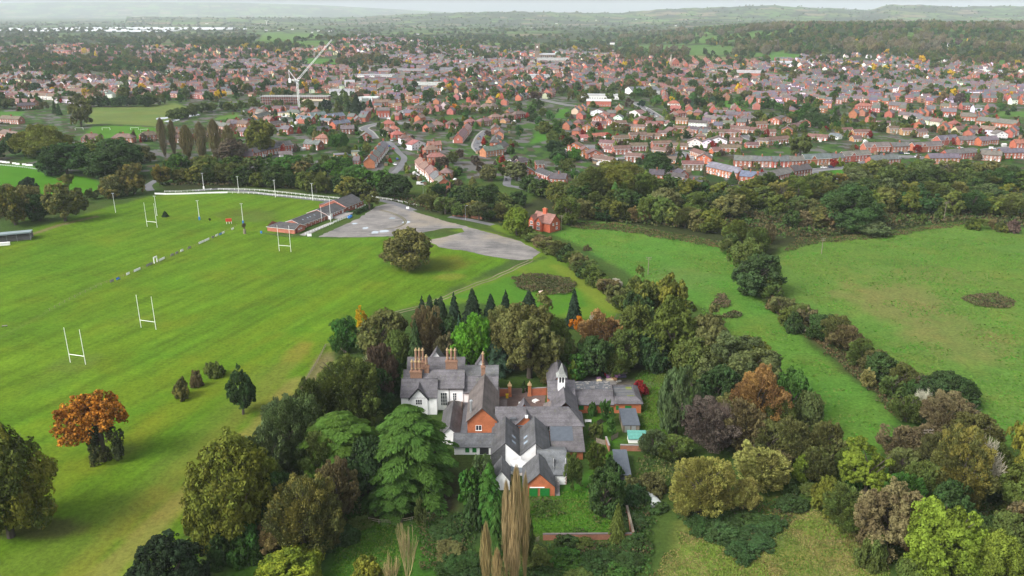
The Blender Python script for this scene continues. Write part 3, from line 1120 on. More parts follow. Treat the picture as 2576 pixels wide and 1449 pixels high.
def trunk_mesh(seed):
 if seed in TRUNKS:
  return TRUNKS[seed]
 g = random.Random(seed)
 mb = MB()
 p, r = Vector((0, 0, -.03)), .055
 for i in range(4):
  q = p + Vector((g.uniform(-.02, .02), g.uniform(-.02, .02), .16))
  mb.tube(p, q, r, r * .85, 7, 0, i == 0)
  if i >= 1:
   for k in range(3):
    a = g.uniform(0, 6.28)
    e = q + Vector((math.cos(a) * .22, math.sin(a) * .22, .2 + .1 * g.random()))
    mb.tube(q, e, r * .5, r * .3, 5)
    mb.tube(e, e + Vector((math.cos(a + .4) * .14, math.sin(a + .4) * .14, .14)), r * .3, r * .12, 4)
  p, r = q, r * .85
 TRUNKS[seed] = mb.mesh('trunk', [MAT['bark']])
 return TRUNKS[seed]


TREES = []
KINDNAME = {'round': 'broadleaf_tree', 'oak': 'broadleaf_tree', 'open': 'broadleaf_tree', 'ash': 'broadleaf_tree', 'willow': 'willow_tree', 'cone': 'conifer_tree', 'spruce': 'conifer_tree',
   'column': 'evergreen_tree', 'layer': 'cedar_tree', 'poplar': 'poplar_tree', 'bush': 'bush', 'spread': 'bare_tree', 'upright': 'bare_tree', 'shrub': 'bare_shrub'}
KINDWORD = {'round': 'round-crowned tree', 'oak': 'broad lobed tree', 'open': 'straggling tree', 'ash': 'feathery tree', 'willow': 'drooping willow', 'cone': 'conical tree', 'spruce': 'pointed spruce',
   'column': 'dense egg-shaped evergreen', 'layer': 'tiered cedar', 'poplar': 'narrow upright poplar', 'bush': 'bush', 'spread': 'bare spreading tree', 'upright': 'bare upright sapling',
   'shrub': 'leafless twiggy shrub'}
BOTTOM = {'round': .02, 'oak': .01, 'open': .15, 'ash': .02, 'willow': .02, 'cone': .03, 'spruce': .03, 'column': .05, 'layer': .05, 'poplar': .04, 'bush': 0, 'spread': 0, 'upright': 0, 'shrub': 0}


def solve_h(w, top_y, p, kind):
 """crown radius and height whose outline spans width w and ends at top_y in the photograph"""
 lo, hi = .4, 60.
 for _ in range(30):
  H = (lo + hi) / 2
  c = H * .47
  q = p + Vector((0, 0, H - c))
  R = w / 2 / pxm(q)
  if kind in ('cone', 'spruce', 'poplar', 'upright'):
   y = pj(p + Vector((0, 0, H)))[1]
  else:
   d = math.hypot(q.y, CAMH - q.z)
   sa, ca = (CAMH - q.z) / d, q.y / d
   y = pj(q)[1] - pxm(q) * math.sqrt((c * ca) ** 2 + (R * .85 * sa) ** 2)
  lo, hi = (H, hi) if y > top_y else (lo, H)
 return R, H


def tree(x, top, base, w, kind='round', col='OL', where='', turned=0., note=None, far=False, H=None, word=None, jit=.12):
 p = gp(x, base) if not far else gt(x, base)
 Rr = w / 2 / pxm(p)
 if H is None:
  Rr, H = solve_h(w, top, p, kind)
 add_tree(p, Rr, H, kind, col, where, turned, note, word, jit)


def add_tree(p, Rr, H, kind='round', col='OL', where='', turned=0., note=None, word=None, jit=.12):
 TREES.append(dict(p=p, R=Rr, H=H, kind=kind, col=col, where=where, turned=turned, note=note, word=word, px=Rr * pxm(p) / 2.5157, jit=jit, seed=len(TREES)))


def leafcol(t, g):
 c = np.array(LEAFCOL[t['col']][0]) * np.array([1.03, 1.12, 1.0])
 j = t['jit']
 c = c * g.uniform(1 - j, 1 + j) * np.array([g.uniform(1 - j * .6, 1 + j * .6), 1, g.uniform(1 - j, 1 + j)])
 return np.clip(c, .004, .9)


def emit_tree(t):
 g = np.random.default_rng(t['seed'] + 5)
 kind, px, Rr, H = t['kind'], t['px'], t['R'], t['H']
 lod = 3 if px > 26 else 2 if px > 13 else 1 if px > 6 else 0
 rz = g.uniform(0, 6.28)
 c = leafcol(t, g)
 nm = KINDNAME[kind]
 word = t['word'] or KINDWORD[kind]
 sm = 'tall ' if H > 17 and kind not in ('poplar',) else 'small ' if H < 6 and kind not in ('bush', 'shrub', 'upright') else ''
 if kind == 'bush':
  sm = 'low ' if H < 2.2 else 'large ' if H > 5 else ''
 lab = t['note'] or (sm + LEAFCOL[t['col']][1] + ' ' + word + ' ' + t['where']).strip()
 cat = 'bush' if kind in ('bush', 'shrub') else 'tree'
 grp = ('bushes ' if cat == 'bush' else 'trees ') + (t['where'] or 'in the grounds')
 loc = Vector(t['p'])
 if kind in ('spread', 'upright', 'shrub', 'poplar'):
  me = bare_mesh(kind, 1 + t['seed'] % 3, 3 if kind == 'upright' else 4, .7 if px > 9 else 1.3) if kind != 'poplar' else bare_mesh(kind, 1 + t['seed'] % 4, 4, 1.0 if H > 15 else 1.3)
  o = place(me, nm, None, loc + Vector((0, 0, H / 2 - .05)), rz, c, (Rr, Rr, H / 2))
  tag(o, lab, cat, grp)
  return o
 alpha = 1 - t['turned']
 b = BOTTOM[kind]
 nseed = 3 if lod < 3 else 2
 me = proto(kind, lod, 1 + t['seed'] % nseed)[0]
 hz = H * (1 - b) / 2
 zc = H - hz
 if kind == 'bush':
  hz = H / 1.25
  zc = H * .2
 if kind == 'bush':
  o = place(me, nm, None, loc + Vector((0, 0, zc)), rz, tuple(c) + (alpha,), (Rr, Rr * g.uniform(.85, 1.1), hz))
  tag(o, lab, cat, grp)
  return o
 root = empty(nm, loc)
 tag(root, lab, cat, grp)
 place(me, 'crown', root, (0, 0, zc), rz, tuple(c) + (alpha,), (Rr, Rr * g.uniform(.92, 1.08), hz))
 tk = trunk_mesh(t['seed'] % 4)
 place(tk, 'trunk', root, (0, 0, 0), rz, None, (min(H, Rr * 1.7), min(H, Rr * 1.7), H * (.85 if kind in ('round', 'oak', 'open', 'ash') else .6)))
 return root


def mass_mesh(name, ts, kindlod, wooden=False):
 Q, Cc = [], []
 for t in ts:
  g = np.random.default_rng(t['seed'] + 5)
  kind = t['kind'] if t['kind'] in BOTTOM else 'round'
  if kind in ('spread', 'upright', 'shrub'):
   kind = 'ash'
  lod = kindlod(t)
  q = proto(kind, lod, 1 + t['seed'] % 3)[1]
  a = g.uniform(0, 6.28)
  b = BOTTOM[kind]
  hz = t['H'] * (1 - b) / 2
  zc = t['H'] - hz
  if kind == 'bush':
   hz, zc = t['H'] / 1.25, t['H'] * .2
  ca, sa = math.cos(a), math.sin(a)
  x = (q[..., 0] * ca - q[..., 1] * sa) * t['R'] + t['p'][0]
  y = (q[..., 0] * sa + q[..., 1] * ca) * t['R'] + t['p'][1]
  z = q[..., 2] * hz + zc + t['p'][2]
  Q.append(np.stack([x, y, z], -1))
  c = leafcol(t, g)
  f = np.clip(g.normal(1, .22, (len(q), 1)), .5, 1.6)
  Cc.append(np.concatenate([np.clip(c[None] * f, 0, 1), np.ones((len(q), 1))], 1))
 if not Q:
  return None
 me = quads_mesh(name, np.concatenate(Q), {'cover': np.concatenate(Cc)}, MAT['mass'])
 return place(me, name)
# ------------------------------------------------------------------ the trees of the photograph
def near_trees():
 T = tree
 # ---- left foreground on the sports field slope
 T(28, 1075, 1350, 230, 'round', 'OL', turned=.7, note='big spreading oak turning gold at the left edge of the grass')
 T(457, 952, 1001, 42, 'bush', 'OB', note='rounded brown-green shrub, nearest to the orange tree', turned=.4)
 T(496, 928, 973, 31, 'bush', 'BR', note='narrow reddish-brown shrub in the middle of three on the slope')
 T(541, 903, 947, 46, 'bush', 'OL', note='rounded olive shrub, farthest of three on the slope', turned=.3)
 T(612, 922, 1042, 77, 'column', 'DG', note='dark evergreen egg-shaped tree alone on the slope beside three shrubs')
 T(432, 1312, 1520, 205, 'column', 'DE', note='blackish evergreen at the bottom edge left of the yellow-green oak', H=16)
 T(600, 1100, 1360, 225, 'round', 'OY', note='big yellow-green oak between the blackish evergreen and the cedars')
 for x, t, b, w, k, c in ((500, 1240, 1330, 70, 'bush', 'OY'), (530, 1290, 1380, 90, 'bush', 'OL'), (620, 1310, 1400, 100, 'bush', 'MG'), (560, 1330, 1410, 80, 'bush', 'DG')):
  T(x, t, b, w, k, c, 'under the yellow-green oak')
 # ---- wood on the house's left
 T(765, 1185, 1390, 185, 'ash', 'OB', note='brownish olive feathery tree in front of the cedars', turned=.5)
 T(850, 1160, 1310, 110, 'ash', 'BR', note='darker brown feathery tree leaning on the left cedar')
 T(738, 1372, 1470, 185, 'bush', 'YG', note='golden yellow-green bush at the bottom edge left of centre', turned=.5)
 T(690, 1300, 1385, 90, 'ash', 'TN', note='pale tan twiggy shrub above the golden bush')
 T(1032, 1005, 1225, 300, 'layer', 'CE', note='big bright cedar with drooping tiers in front of the white house')
 T(858, 1018, 1200, 310, 'layer', 'CE', note='wide darker cedar left of the bright cedar')
 T(1000, 1165, 1275, 170, 'layer', 'CE', note='low cedar limb cluster below the bright cedar')
 T(745, 1000, 1190, 150, 'ash', 'GG', note='grey-green feathery tree left of the wide cedar')
 T(690, 1060, 1240, 130, 'ash', 'GG', note='paler grey-green feathery tree above the yellow-green oak')
 T(790, 950, 1110, 90, 'ash', 'OL', note='olive feathery tree between the grey-green trees and the house')
 T(875, 885, 1060, 185, 'ash', 'OL', note='broad olive tree left of the white house with pale limbs', turned=.35)
 T(840, 955, 1050, 58, 'willow', 'OB', note='small weeping brown-olive tree in front of the broad olive tree')
 T(965, 868, 1020, 95, 'ash', 'PU', note='dark purple-brown tree beside the white house')
 T(945, 880, 985, 60, 'spread', 'PL', note='pale bare branched tree left of the white house')
 # ---- behind the house
 T(868, 800, 885, 66, 'round', 'MG', note='round mid-green tree left of the bright yellow tree')
 T(913, 767, 850, 42, 'open', 'YE', note='bright yellow tree at the corner of the wood')
 T(965, 780, 905, 118, 'round', 'OB', note='dome of brownish olive tree right of the yellow tree')
 T(925, 830, 895, 60, 'column', 'DG', where='behind the white house')
 T(1000, 830, 930, 70, 'round', 'OL', where='behind the white house')
 T(1048, 800, 940, 62, 'cone', 'DG', note='dark green cone-shaped tree behind the left chimneys')
 T(1082, 762, 900, 75, 'ash', 'BR', where='behind the white house')
 T(1120, 840, 930, 60, 'ash', 'BR', where='behind the white house')
 for x, t, b, w in ((1064, 744, 840, 40), (1084, 737, 855, 50), (1112, 742, 860, 62), (1144, 736, 862, 52), (1190, 722, 868, 86), (1235, 736, 865, 70), (1272, 729, 852, 58), (1330, 728, 830, 76), (1100, 748, 860, 50)):
  T(x, t, b, w, 'spruce', 'DE', 'in the spruce row behind the wood')
 for x, t, b, w, c in ((1075, 800, 880, 60, 'DG'), (1130, 800, 890, 70, 'DG'), (1215, 795, 880, 70, 'DG'), (1255, 790, 880, 70, 'DG'), (1300, 785, 880, 70, 'OB'), (1160, 805, 880, 60, 'DG')):
  T(x, t, b, w, 'round', c, 'among the spruces behind the wood')
 T(1443, 725, 822, 50, 'cone', 'DE', note='lone dark spruce right of the big brown-olive tree')
 T(1157, 790, 930, 44, 'cone', 'TE', note='slim blue-green cypress beside the bright green tree')
 T(1196, 790, 935, 96, 'round', 'BG', note='bright green round tree behind the white house roofs', turned=.2)
 T(1252, 840, 940, 86, 'layer', 'TE', note='blue-green pine right of the tall single chimney')
 T(1332, 754, 950, 176, 'oak', 'OB', note='very large brown-olive tree behind the courtyard')
 T(1260, 770, 900, 80, 'round', 'OB', where='behind the spruces and courtyard')
 T(1400, 800, 930, 80, 'round', 'OL', where='behind the spruces and courtyard')
 T(1522, 778, 905, 128, 'ash', 'CO', note='copper autumn tree behind the turret wing', turned=.2)
 T(1490, 790, 880, 50, 'spread', 'PL', note='pale bare limbs beside the copper tree')
 T(1448, 792, 848, 40, 'open', 'OR', note='small orange tree left of the copper tree')
 T(1465, 840, 930, 70, 'ash', 'OB', where='behind the turret wing')
 T(1387, 890, 958, 34, 'spruce', 'TE', note='small blue spruce beside the bell turret')
 T(1452, 890, 955, 62, 'round', 'MG', note='round green tree right of the bell turret')
 T(1440, 905, 965, 24, 'column', 'YG', note='yellow-green clipped conifer just right of the bell turret')
 T(1545, 880, 945, 90, 'ash', 'OL', where='behind the rubbish heap')
 T(1613, 693, 840, 96, 'oak', 'OL', note='olive-gold tree at the bend of the hedge', turned=.5)
 T(1600, 740, 850, 80, 'round', 'DG', note='dark green tree tucked under the olive-gold tree')
 T(1682, 687, 840, 98, 'oak', 'OY', note='golden olive tree, tallest right of the hedge bend', turned=.4)
 T(1585, 770, 905, 100, 'round', 'OL', note='olive tree between the copper tree and the golden group', turned=.2)
 T(1690, 755, 930, 128, 'round', 'OL', note='big olive tree under the golden olive tree', turned=.2)
 T(1640, 830, 930, 90, 'round', 'DG', where='in the dark of the right wood')
 T(1772, 784, 940, 122, 'oak', 'OB', note='brown-olive dome beside the meadow edge')
 T(1850, 848, 1010, 190, 'oak', 'GG', note='wide pale olive tree, largest of the right wood', turned=.3)
 T(1880, 850, 990, 120, 'round', 'OY', note='golden dome behind the wide pale olive tree')
 T(1895, 930, 1100, 150, 'ash', 'CO', note='rusty orange-brown tree right of the dark purple beech', turned=.2)
 T(1985, 935, 1060, 88, 'round', 'MG', note='green tree right of the rusty tree by the meadow', turned=.2)
 T(2025, 985, 1100, 80, 'round', 'GG', note='grey-green tree lower along the meadow edge')
 T(1700, 930, 1090, 104, 'willow', 'GG', note='silver birch with fine grey-green twigs right of the sheds')
 T(1700, 945, 1090, 60, 'upright', 'PL', where='inside the silver birch')
 T(1790, 1008, 1130, 150, 'ash', 'PU', note='wide dark purple-brown beech below the wood')
 T(1865, 1010, 1135, 110, 'ash', 'BR', note='twiggy brown tree right of the purple beech')
 T(1800, 1000, 1125, 110, 'shrub', 'PU', note='bare purple twigs rising through the dark beech')
 T(1990, 1050, 1160, 105, 'ash', 'OB', where='along the lower meadow edge')
 T(2065, 1060, 1170, 100, 'ash', 'OB', where='along the lower meadow edge')
 T(1940, 1120, 1180, 80, 'ash', 'BR', where='along the lower meadow edge')
 T(1607, 955, 992, 42, 'bush', 'RD', note='crimson bush at the corner of the flat-roofed wing')
 # ---- rough ground on the lower right
 T(1758, 1145, 1290, 160, 'ash', 'PY', note='big pale yellow-green willow bush left of its twin', word='willow bush')
 T(1915, 1112, 1225, 130, 'ash', 'PY', note='pale yellow willow bush nearest to the dark path')
 T(1870, 1200, 1290, 70, 'ash', 'PY', note='small pale willow bush between the two big ones')
 T(2010, 1150, 1215, 42, 'round', 'YG', note='small yellow-green sapling by the dark path')
 T(2172, 1112, 1260, 140, 'open', 'YG', note='bright yellow-green ash above the brown tree', turned=.2)
 T(2080, 1195, 1280, 90, 'bush', 'OY', where='beside the rough field corner')
 T(2255, 1190, 1330, 120, 'ash', 'MG', note='mid-green ash between the yellow ash and brown oak', word='ash')
 T(2225, 1210, 1385, 165, 'oak', 'BR', note='big russet brown oak beside the rough field')
 T(2280, 1260, 1390, 80, 'oak', 'CO', where='beside the rough field', turned=.3)
 T(2345, 1255, 1465, 195, 'oak', 'YG', note='largest yellow-green oak in the bottom right corner', turned=.2)
 T(2492, 1352, 1510, 150, 'round', 'YG', note='yellow-green round tree at the bottom right edge', turned=.25)
 T(2400, 1090, 1290, 165, 'ash', 'OB', note='tall russet olive tree with bare pale top at right', turned=.5)
 T(2440, 1085, 1250, 120, 'shrub', 'PL', note='bare pale branches on the russet olive tree')
 T(2562, 1060, 1270, 110, 'round', 'OY', note='golden olive tree cut by the right edge', turned=.3)
 T(2550, 1265, 1400, 90, 'round', 'BR', note='brown and olive tree at the right edge below the golden one', turned=.3)
 T(2150, 1150, 1215, 70, 'bush', 'MG', where='under the yellow-green ash')
 T(2260, 1120, 1200, 90, 'ash', 'OB', where='beside the lower electricity pole')
 T(2330, 1160, 1250, 70, 'ash', 'DG', where='beside the lower electricity pole')
 T(2190, 1330, 1420, 80, 'bush', 'OL', where='beside the rough field')
 T(2290, 1400, 1480, 90, 'bush', 'OL', where='beside the rough field')
 T(2450, 1290, 1370, 90, 'bush', 'DG', where='under the bottom right trees')
 T(2420, 1400, 1470, 90, 'bush', 'OL', where='under the bottom right trees')
 T(2520, 1180, 1260, 70, 'bush', 'DG', where='under the bottom right trees')
 # ---- the brook between the two meadows
 for x, t, b, w, k, c in ((1855, 552, 612, 66, 'ash', 'OL'), (1905, 575, 640, 66, 'ash', 'OL'), (1935, 560, 612, 40, 'ash', 'BR'), (1880, 600, 690, 90, 'round', 'OL'), (1900, 640, 740, 118, 'round', 'DG'), (1935, 690, 745, 60, 'round', 'OL')):
  T(x, t, b, w, k, c, 'beside the brook between the meadows')
 for x, t, b, w, k, c in ((1950, 745, 780, 50, 'bush', 'BR'), (1985, 772, 815, 60, 'bush', 'OL'), (2035, 770, 838, 62, 'ash', 'BR'), (2000, 780, 835, 52, 'bush', 'DG'), (2098, 795, 870, 82, 'ash', 'OB'), (2150, 850, 880, 70, 'bush', 'BR'),
       (2200, 880, 945, 76, 'ash', 'OB'), (2240, 915, 960, 70, 'bush', 'DG'), (2240, 940, 1000, 60, 'ash', 'OL'), (2290, 930, 975, 70, 'bush', 'OB'), (2315, 945, 1000, 70, 'ash', 'PU'),
       (2345, 950, 1020, 90, 'round', 'DG'), (2410, 950, 1020, 90, 'round', 'DG'), (2290, 960, 1010, 60, 'round', 'DG')):
  T(x, t, b, w, k, c, 'along the ditch across the right meadow')
 T(2181, 922, 978, 44, 'ash', 'YE', note='small straw-yellow tree beside the ditch', jit=.3)
 TREES[-1]['col'] = 'PY'
 T(2310, 972, 1060, 62, 'shrub', 'PL', note='pale leafless tree beside the ditch end')
 T(2400, 995, 1110, 150, 'ash', 'BR', note='wide grey-brown leafless-looking thicket right of the pale bare tree')
 T(2330, 1060, 1110, 80, 'ash', 'BR', where='below the ditch end')
 T(1478, 610, 630, 20, 'bush', 'BR', note='single small brown bush in the middle meadow', H=3)
 # ---- field hedge from the brick house to the golden trees
 for x, t, b, w, k, c in ((720, 1000, 1130, 120, 'ash', 'GG'), (660, 1130, 1290, 120, 'ash', 'OL'), (700, 1190, 1350, 120, 'round', 'DG'), (900, 950, 1090, 120, 'ash', 'OL'), (945, 930, 1040, 90, 'round', 'DG'), (930, 1100, 1250, 110, 'round', 'DG'), (820, 1090, 1230, 120, 'ash', 'OL'), (760, 1090, 1220, 110, 'ash', 'GG'), (800, 1270, 1370, 110, 'ash', 'OB'), (990, 900, 1000, 60, 'round', 'DG')):
  T(x, t, b, w, k, c, 'filling the wood left of the house')
 for x, t, b, w, k, c in ((1500, 850, 945, 90, 'round', 'DG'), (1740, 850, 970, 100, 'round', 'OL'), (1800, 920, 1050, 110, 'round', 'DG'), (1840, 990, 1110, 100, 'ash', 'OB'), (1950, 1000, 1120, 100, 'ash', 'OL'), (1560, 830, 935, 90, 'round', 'OL'), (1640, 780, 900, 110, 'oak', 'OL'), (1930, 1060, 1160, 100, 'ash', 'OB')):
  T(x, t, b, w, k, c, 'filling the wood right of the house')
 for x, t, b, w, k, c in ((2120, 1220, 1320, 100, 'ash', 'OL'), (2060, 1120, 1210, 90, 'ash', 'OB'), (2160, 1250, 1350, 110, 'ash', 'OL'), (2310, 1170, 1300, 120, 'ash', 'OL'), (2380, 1220, 1350, 110, 'round', 'DG'), (2480, 1110, 1240, 100, 'ash', 'OL'), (2450, 1320, 1440, 120, 'ash', 'OL'), (2530, 1290, 1420, 110, 'round', 'OL'), (2340, 1090, 1200, 90, 'ash', 'OB'), (2130, 1130, 1210, 80, 'ash', 'OL'), (2260, 1060, 1150, 100, 'ash', 'BR'), (2440, 1040, 1150, 120, 'ash', 'OB'), (2570, 1150, 1300, 120, 'round', 'OL'), (2400, 1370, 1480, 120, 'round', 'OL')):
  T(x, t, b, w, k, c, 'in the thick lower right wood')
 for x, t, b, w, k, c in ((1965, 745, 790, 60, 'ash', 'OB'), (2010, 765, 825, 70, 'ash', 'OL'), (2065, 790, 855, 70, 'round', 'DG'), (2125, 815, 880, 76, 'ash', 'BR'), (2165, 855, 920, 70, 'ash', 'OL'), (2215, 890, 960, 76, 'round', 'DG'), (2265, 915, 985, 80, 'ash', 'OB'), (2370, 930, 1010, 100, 'round', 'DG'), (2280, 985, 1060, 80, 'ash', 'OL'), (1945, 715, 765, 60, 'ash', 'OL')):
  T(x, t, b, w, k, c, 'along the ditch across the right meadow')
 hp = ((1290, 570), (1330, 590), (1348, 600), (1365, 610), (1380, 620), (1395, 630), (1410, 640), (1425, 648), (1440, 658), (1455, 668), (1468, 680), (1480, 690), (1493, 702), (1505, 712), (1528, 728), (1550, 748), (1566, 770))
 cs = ('DG', 'OL', 'OL', 'BR', 'OB', 'OL', 'OB', 'DG', 'OL', 'OB', 'OL') * 2
 for i, (x, y) in enumerate(hp):
  T(x, y - (22 if i < 6 else 36) + (i % 3) * 4, y + 8, 58, 'bush' if i % 2 else 'ash', cs[i], 'in the field hedge below the brick house')
 T(1553, 700, 722, 32, 'ash', 'PL', note='pale grey seeding bush in the field hedge', H=3.5)
 # ---- the walnut in the field
 T(1028, 573, 677, 124, 'round', 'OB', note='lone round oak on the field beside the gravel car park', turned=.2)
 # ---- shrubs about the house front
 T(1218, 1140, 1235, 62, 'ash', 'GG', note='grey-green shrubby tree in front of the left roofs')
 T(1185, 1180, 1290, 60, 'round', 'MG', where='in front of the left roofs')
 T(1232, 1165, 1330, 82, 'layer', 'MG', note='drooping green conifer left of the tan poplars')
 T(1195, 1240, 1330, 60, 'bush', 'DG', where='left of the tan poplars')
 T(1250, 1260, 1400, 50, 'layer', 'MG', where='among the tan poplars', word='drooping conifer')
 T(1325, 1300, 1430, 40, 'ash', 'OL', where='among the tan poplars')
 T(1520, 1185, 1300, 92, 'round', 'MG', note='dense dark olive tree right of the garage steps')
 TREES[-1]['col'] = 'DG'
 T(1552, 1262, 1355, 44, 'spruce', 'OL', note='drooping olive conifer inside the walled corner')
 T(1425, 1345, 1372, 60, 'bush', 'DG', note='dark ivy bush smothering the middle of the low garden wall', H=2.2)
 T(1465, 1345, 1372, 50, 'bush', 'OL', note='olive ivy bush on the low garden wall', H=2.0)
 T(1443, 1140, 1235, 44, 'ash', 'OL', note='olive shrub against the white quoined wall')
 T(1500, 1110, 1190, 60, 'ash', 'OL', where='left of the dark long shed')
 T(1540, 1150, 1210, 60, 'bush', 'DG', where='left of the dark long shed')
 T(1588, 1195, 1240, 60, 'bush', 'OB', where='beyond the dark long shed')
 T(1640, 1080, 1140, 80, 'ash', 'GG', where='beyond the turquoise roof')
 T(1690, 1090, 1150, 90, 'ash', 'OL', where='beyond the turquoise roof')
 T(1600, 1215, 1260, 70, 'bush', 'DG', where='below the dark long shed')
 T(1640, 1185, 1235, 70, 'bush', 'OB', where='below the dark long shed')
 T(1526, 1000, 1070, 34, 'ash', 'MG', where='beside the green shutters')
 T(1535, 1050, 1100, 26, 'column', 'MG', note='clipped green cypress in the small garden')
 T(1500, 1060, 1100, 40, 'bush', 'OL', where='in the small garden')
 T(1320, 962, 985, 22, 'bush', 'DG', note='dark clipped bush at the gate pier')
 T(1490, 1010, 1045, 26, 'bush', 'MG', where='beside the green shutters')
 # tan poplars at the bottom edge
 for i, (x, t, b, w) in enumerate(((1298, 1185, 1470, 46), (1274, 1220, 1460, 32), (1320, 1205, 1470, 30), (1224, 1322, 1500, 36), (1252, 1385, 1520, 38), (1292, 1345, 1500, 40))):
  T(x, t, b, w, 'poplar', 'TN', 'at the bottom edge below the house', word='narrow upright poplar')
  TREES[-1]['jit'] = .08
 T(1026, 1308, 1500, 66, 'upright', 'TN', note='bare pale young tree at the bottom edge')
 T(985, 1400, 1500, 60, 'upright', 'TN', note='bare tan sapling at the bottom edge below the bent rail')
 T(930, 1405, 1480, 90, 'bush', 'OY', note='golden brown bush at the bottom edge left of the bare saplings', turned=.5)
 T(1060, 1255, 1330, 30, 'upright', 'OL', where='under the cedar')
 for x, y, w, c in ((860, 1330, 90, 'DG'), (800, 1370, 80, 'DG'), (900, 1300, 70, 'OL'), (1120, 1320, 100, 'DG'), (1150, 1400, 110, 'DG'), (1130, 1365, 90, 'OB'), (1190, 1440, 80, 'DG'), (1350, 1385, 80, 'OL'),
      (1420, 1390, 90, 'MG'), (1500, 1400, 110, 'DG'), (1580, 1395, 90, 'DG'), (1600, 1350, 70, 'DG'), (1590, 1290, 70, 'DG'), (1460, 1440, 90, 'OL'), (1380, 1440, 80, 'DG'), (1560, 1430, 80, 'MG'),
      (1820, 1320, 120, 'DG'), (1890, 1340, 120, 'DG'), (1850, 1290, 120, 'DG'), (1760, 1300, 90, 'DG'), (1930, 1300, 90, 'DG'), (1990, 1250, 80, 'DG'), (1860, 1370, 90, 'DG'), (1650, 1260, 60, 'DG'),
      (2040, 1215, 60, 'OL'), (1990, 1215, 50, 'DG'), (2120, 1290, 60, 'OL')):
  T(x, y - 26, y + 22, w, 'bush', c, 'in the bramble thickets at the bottom', H=R_.uniform(1.4, 2.4), word='bramble mound')


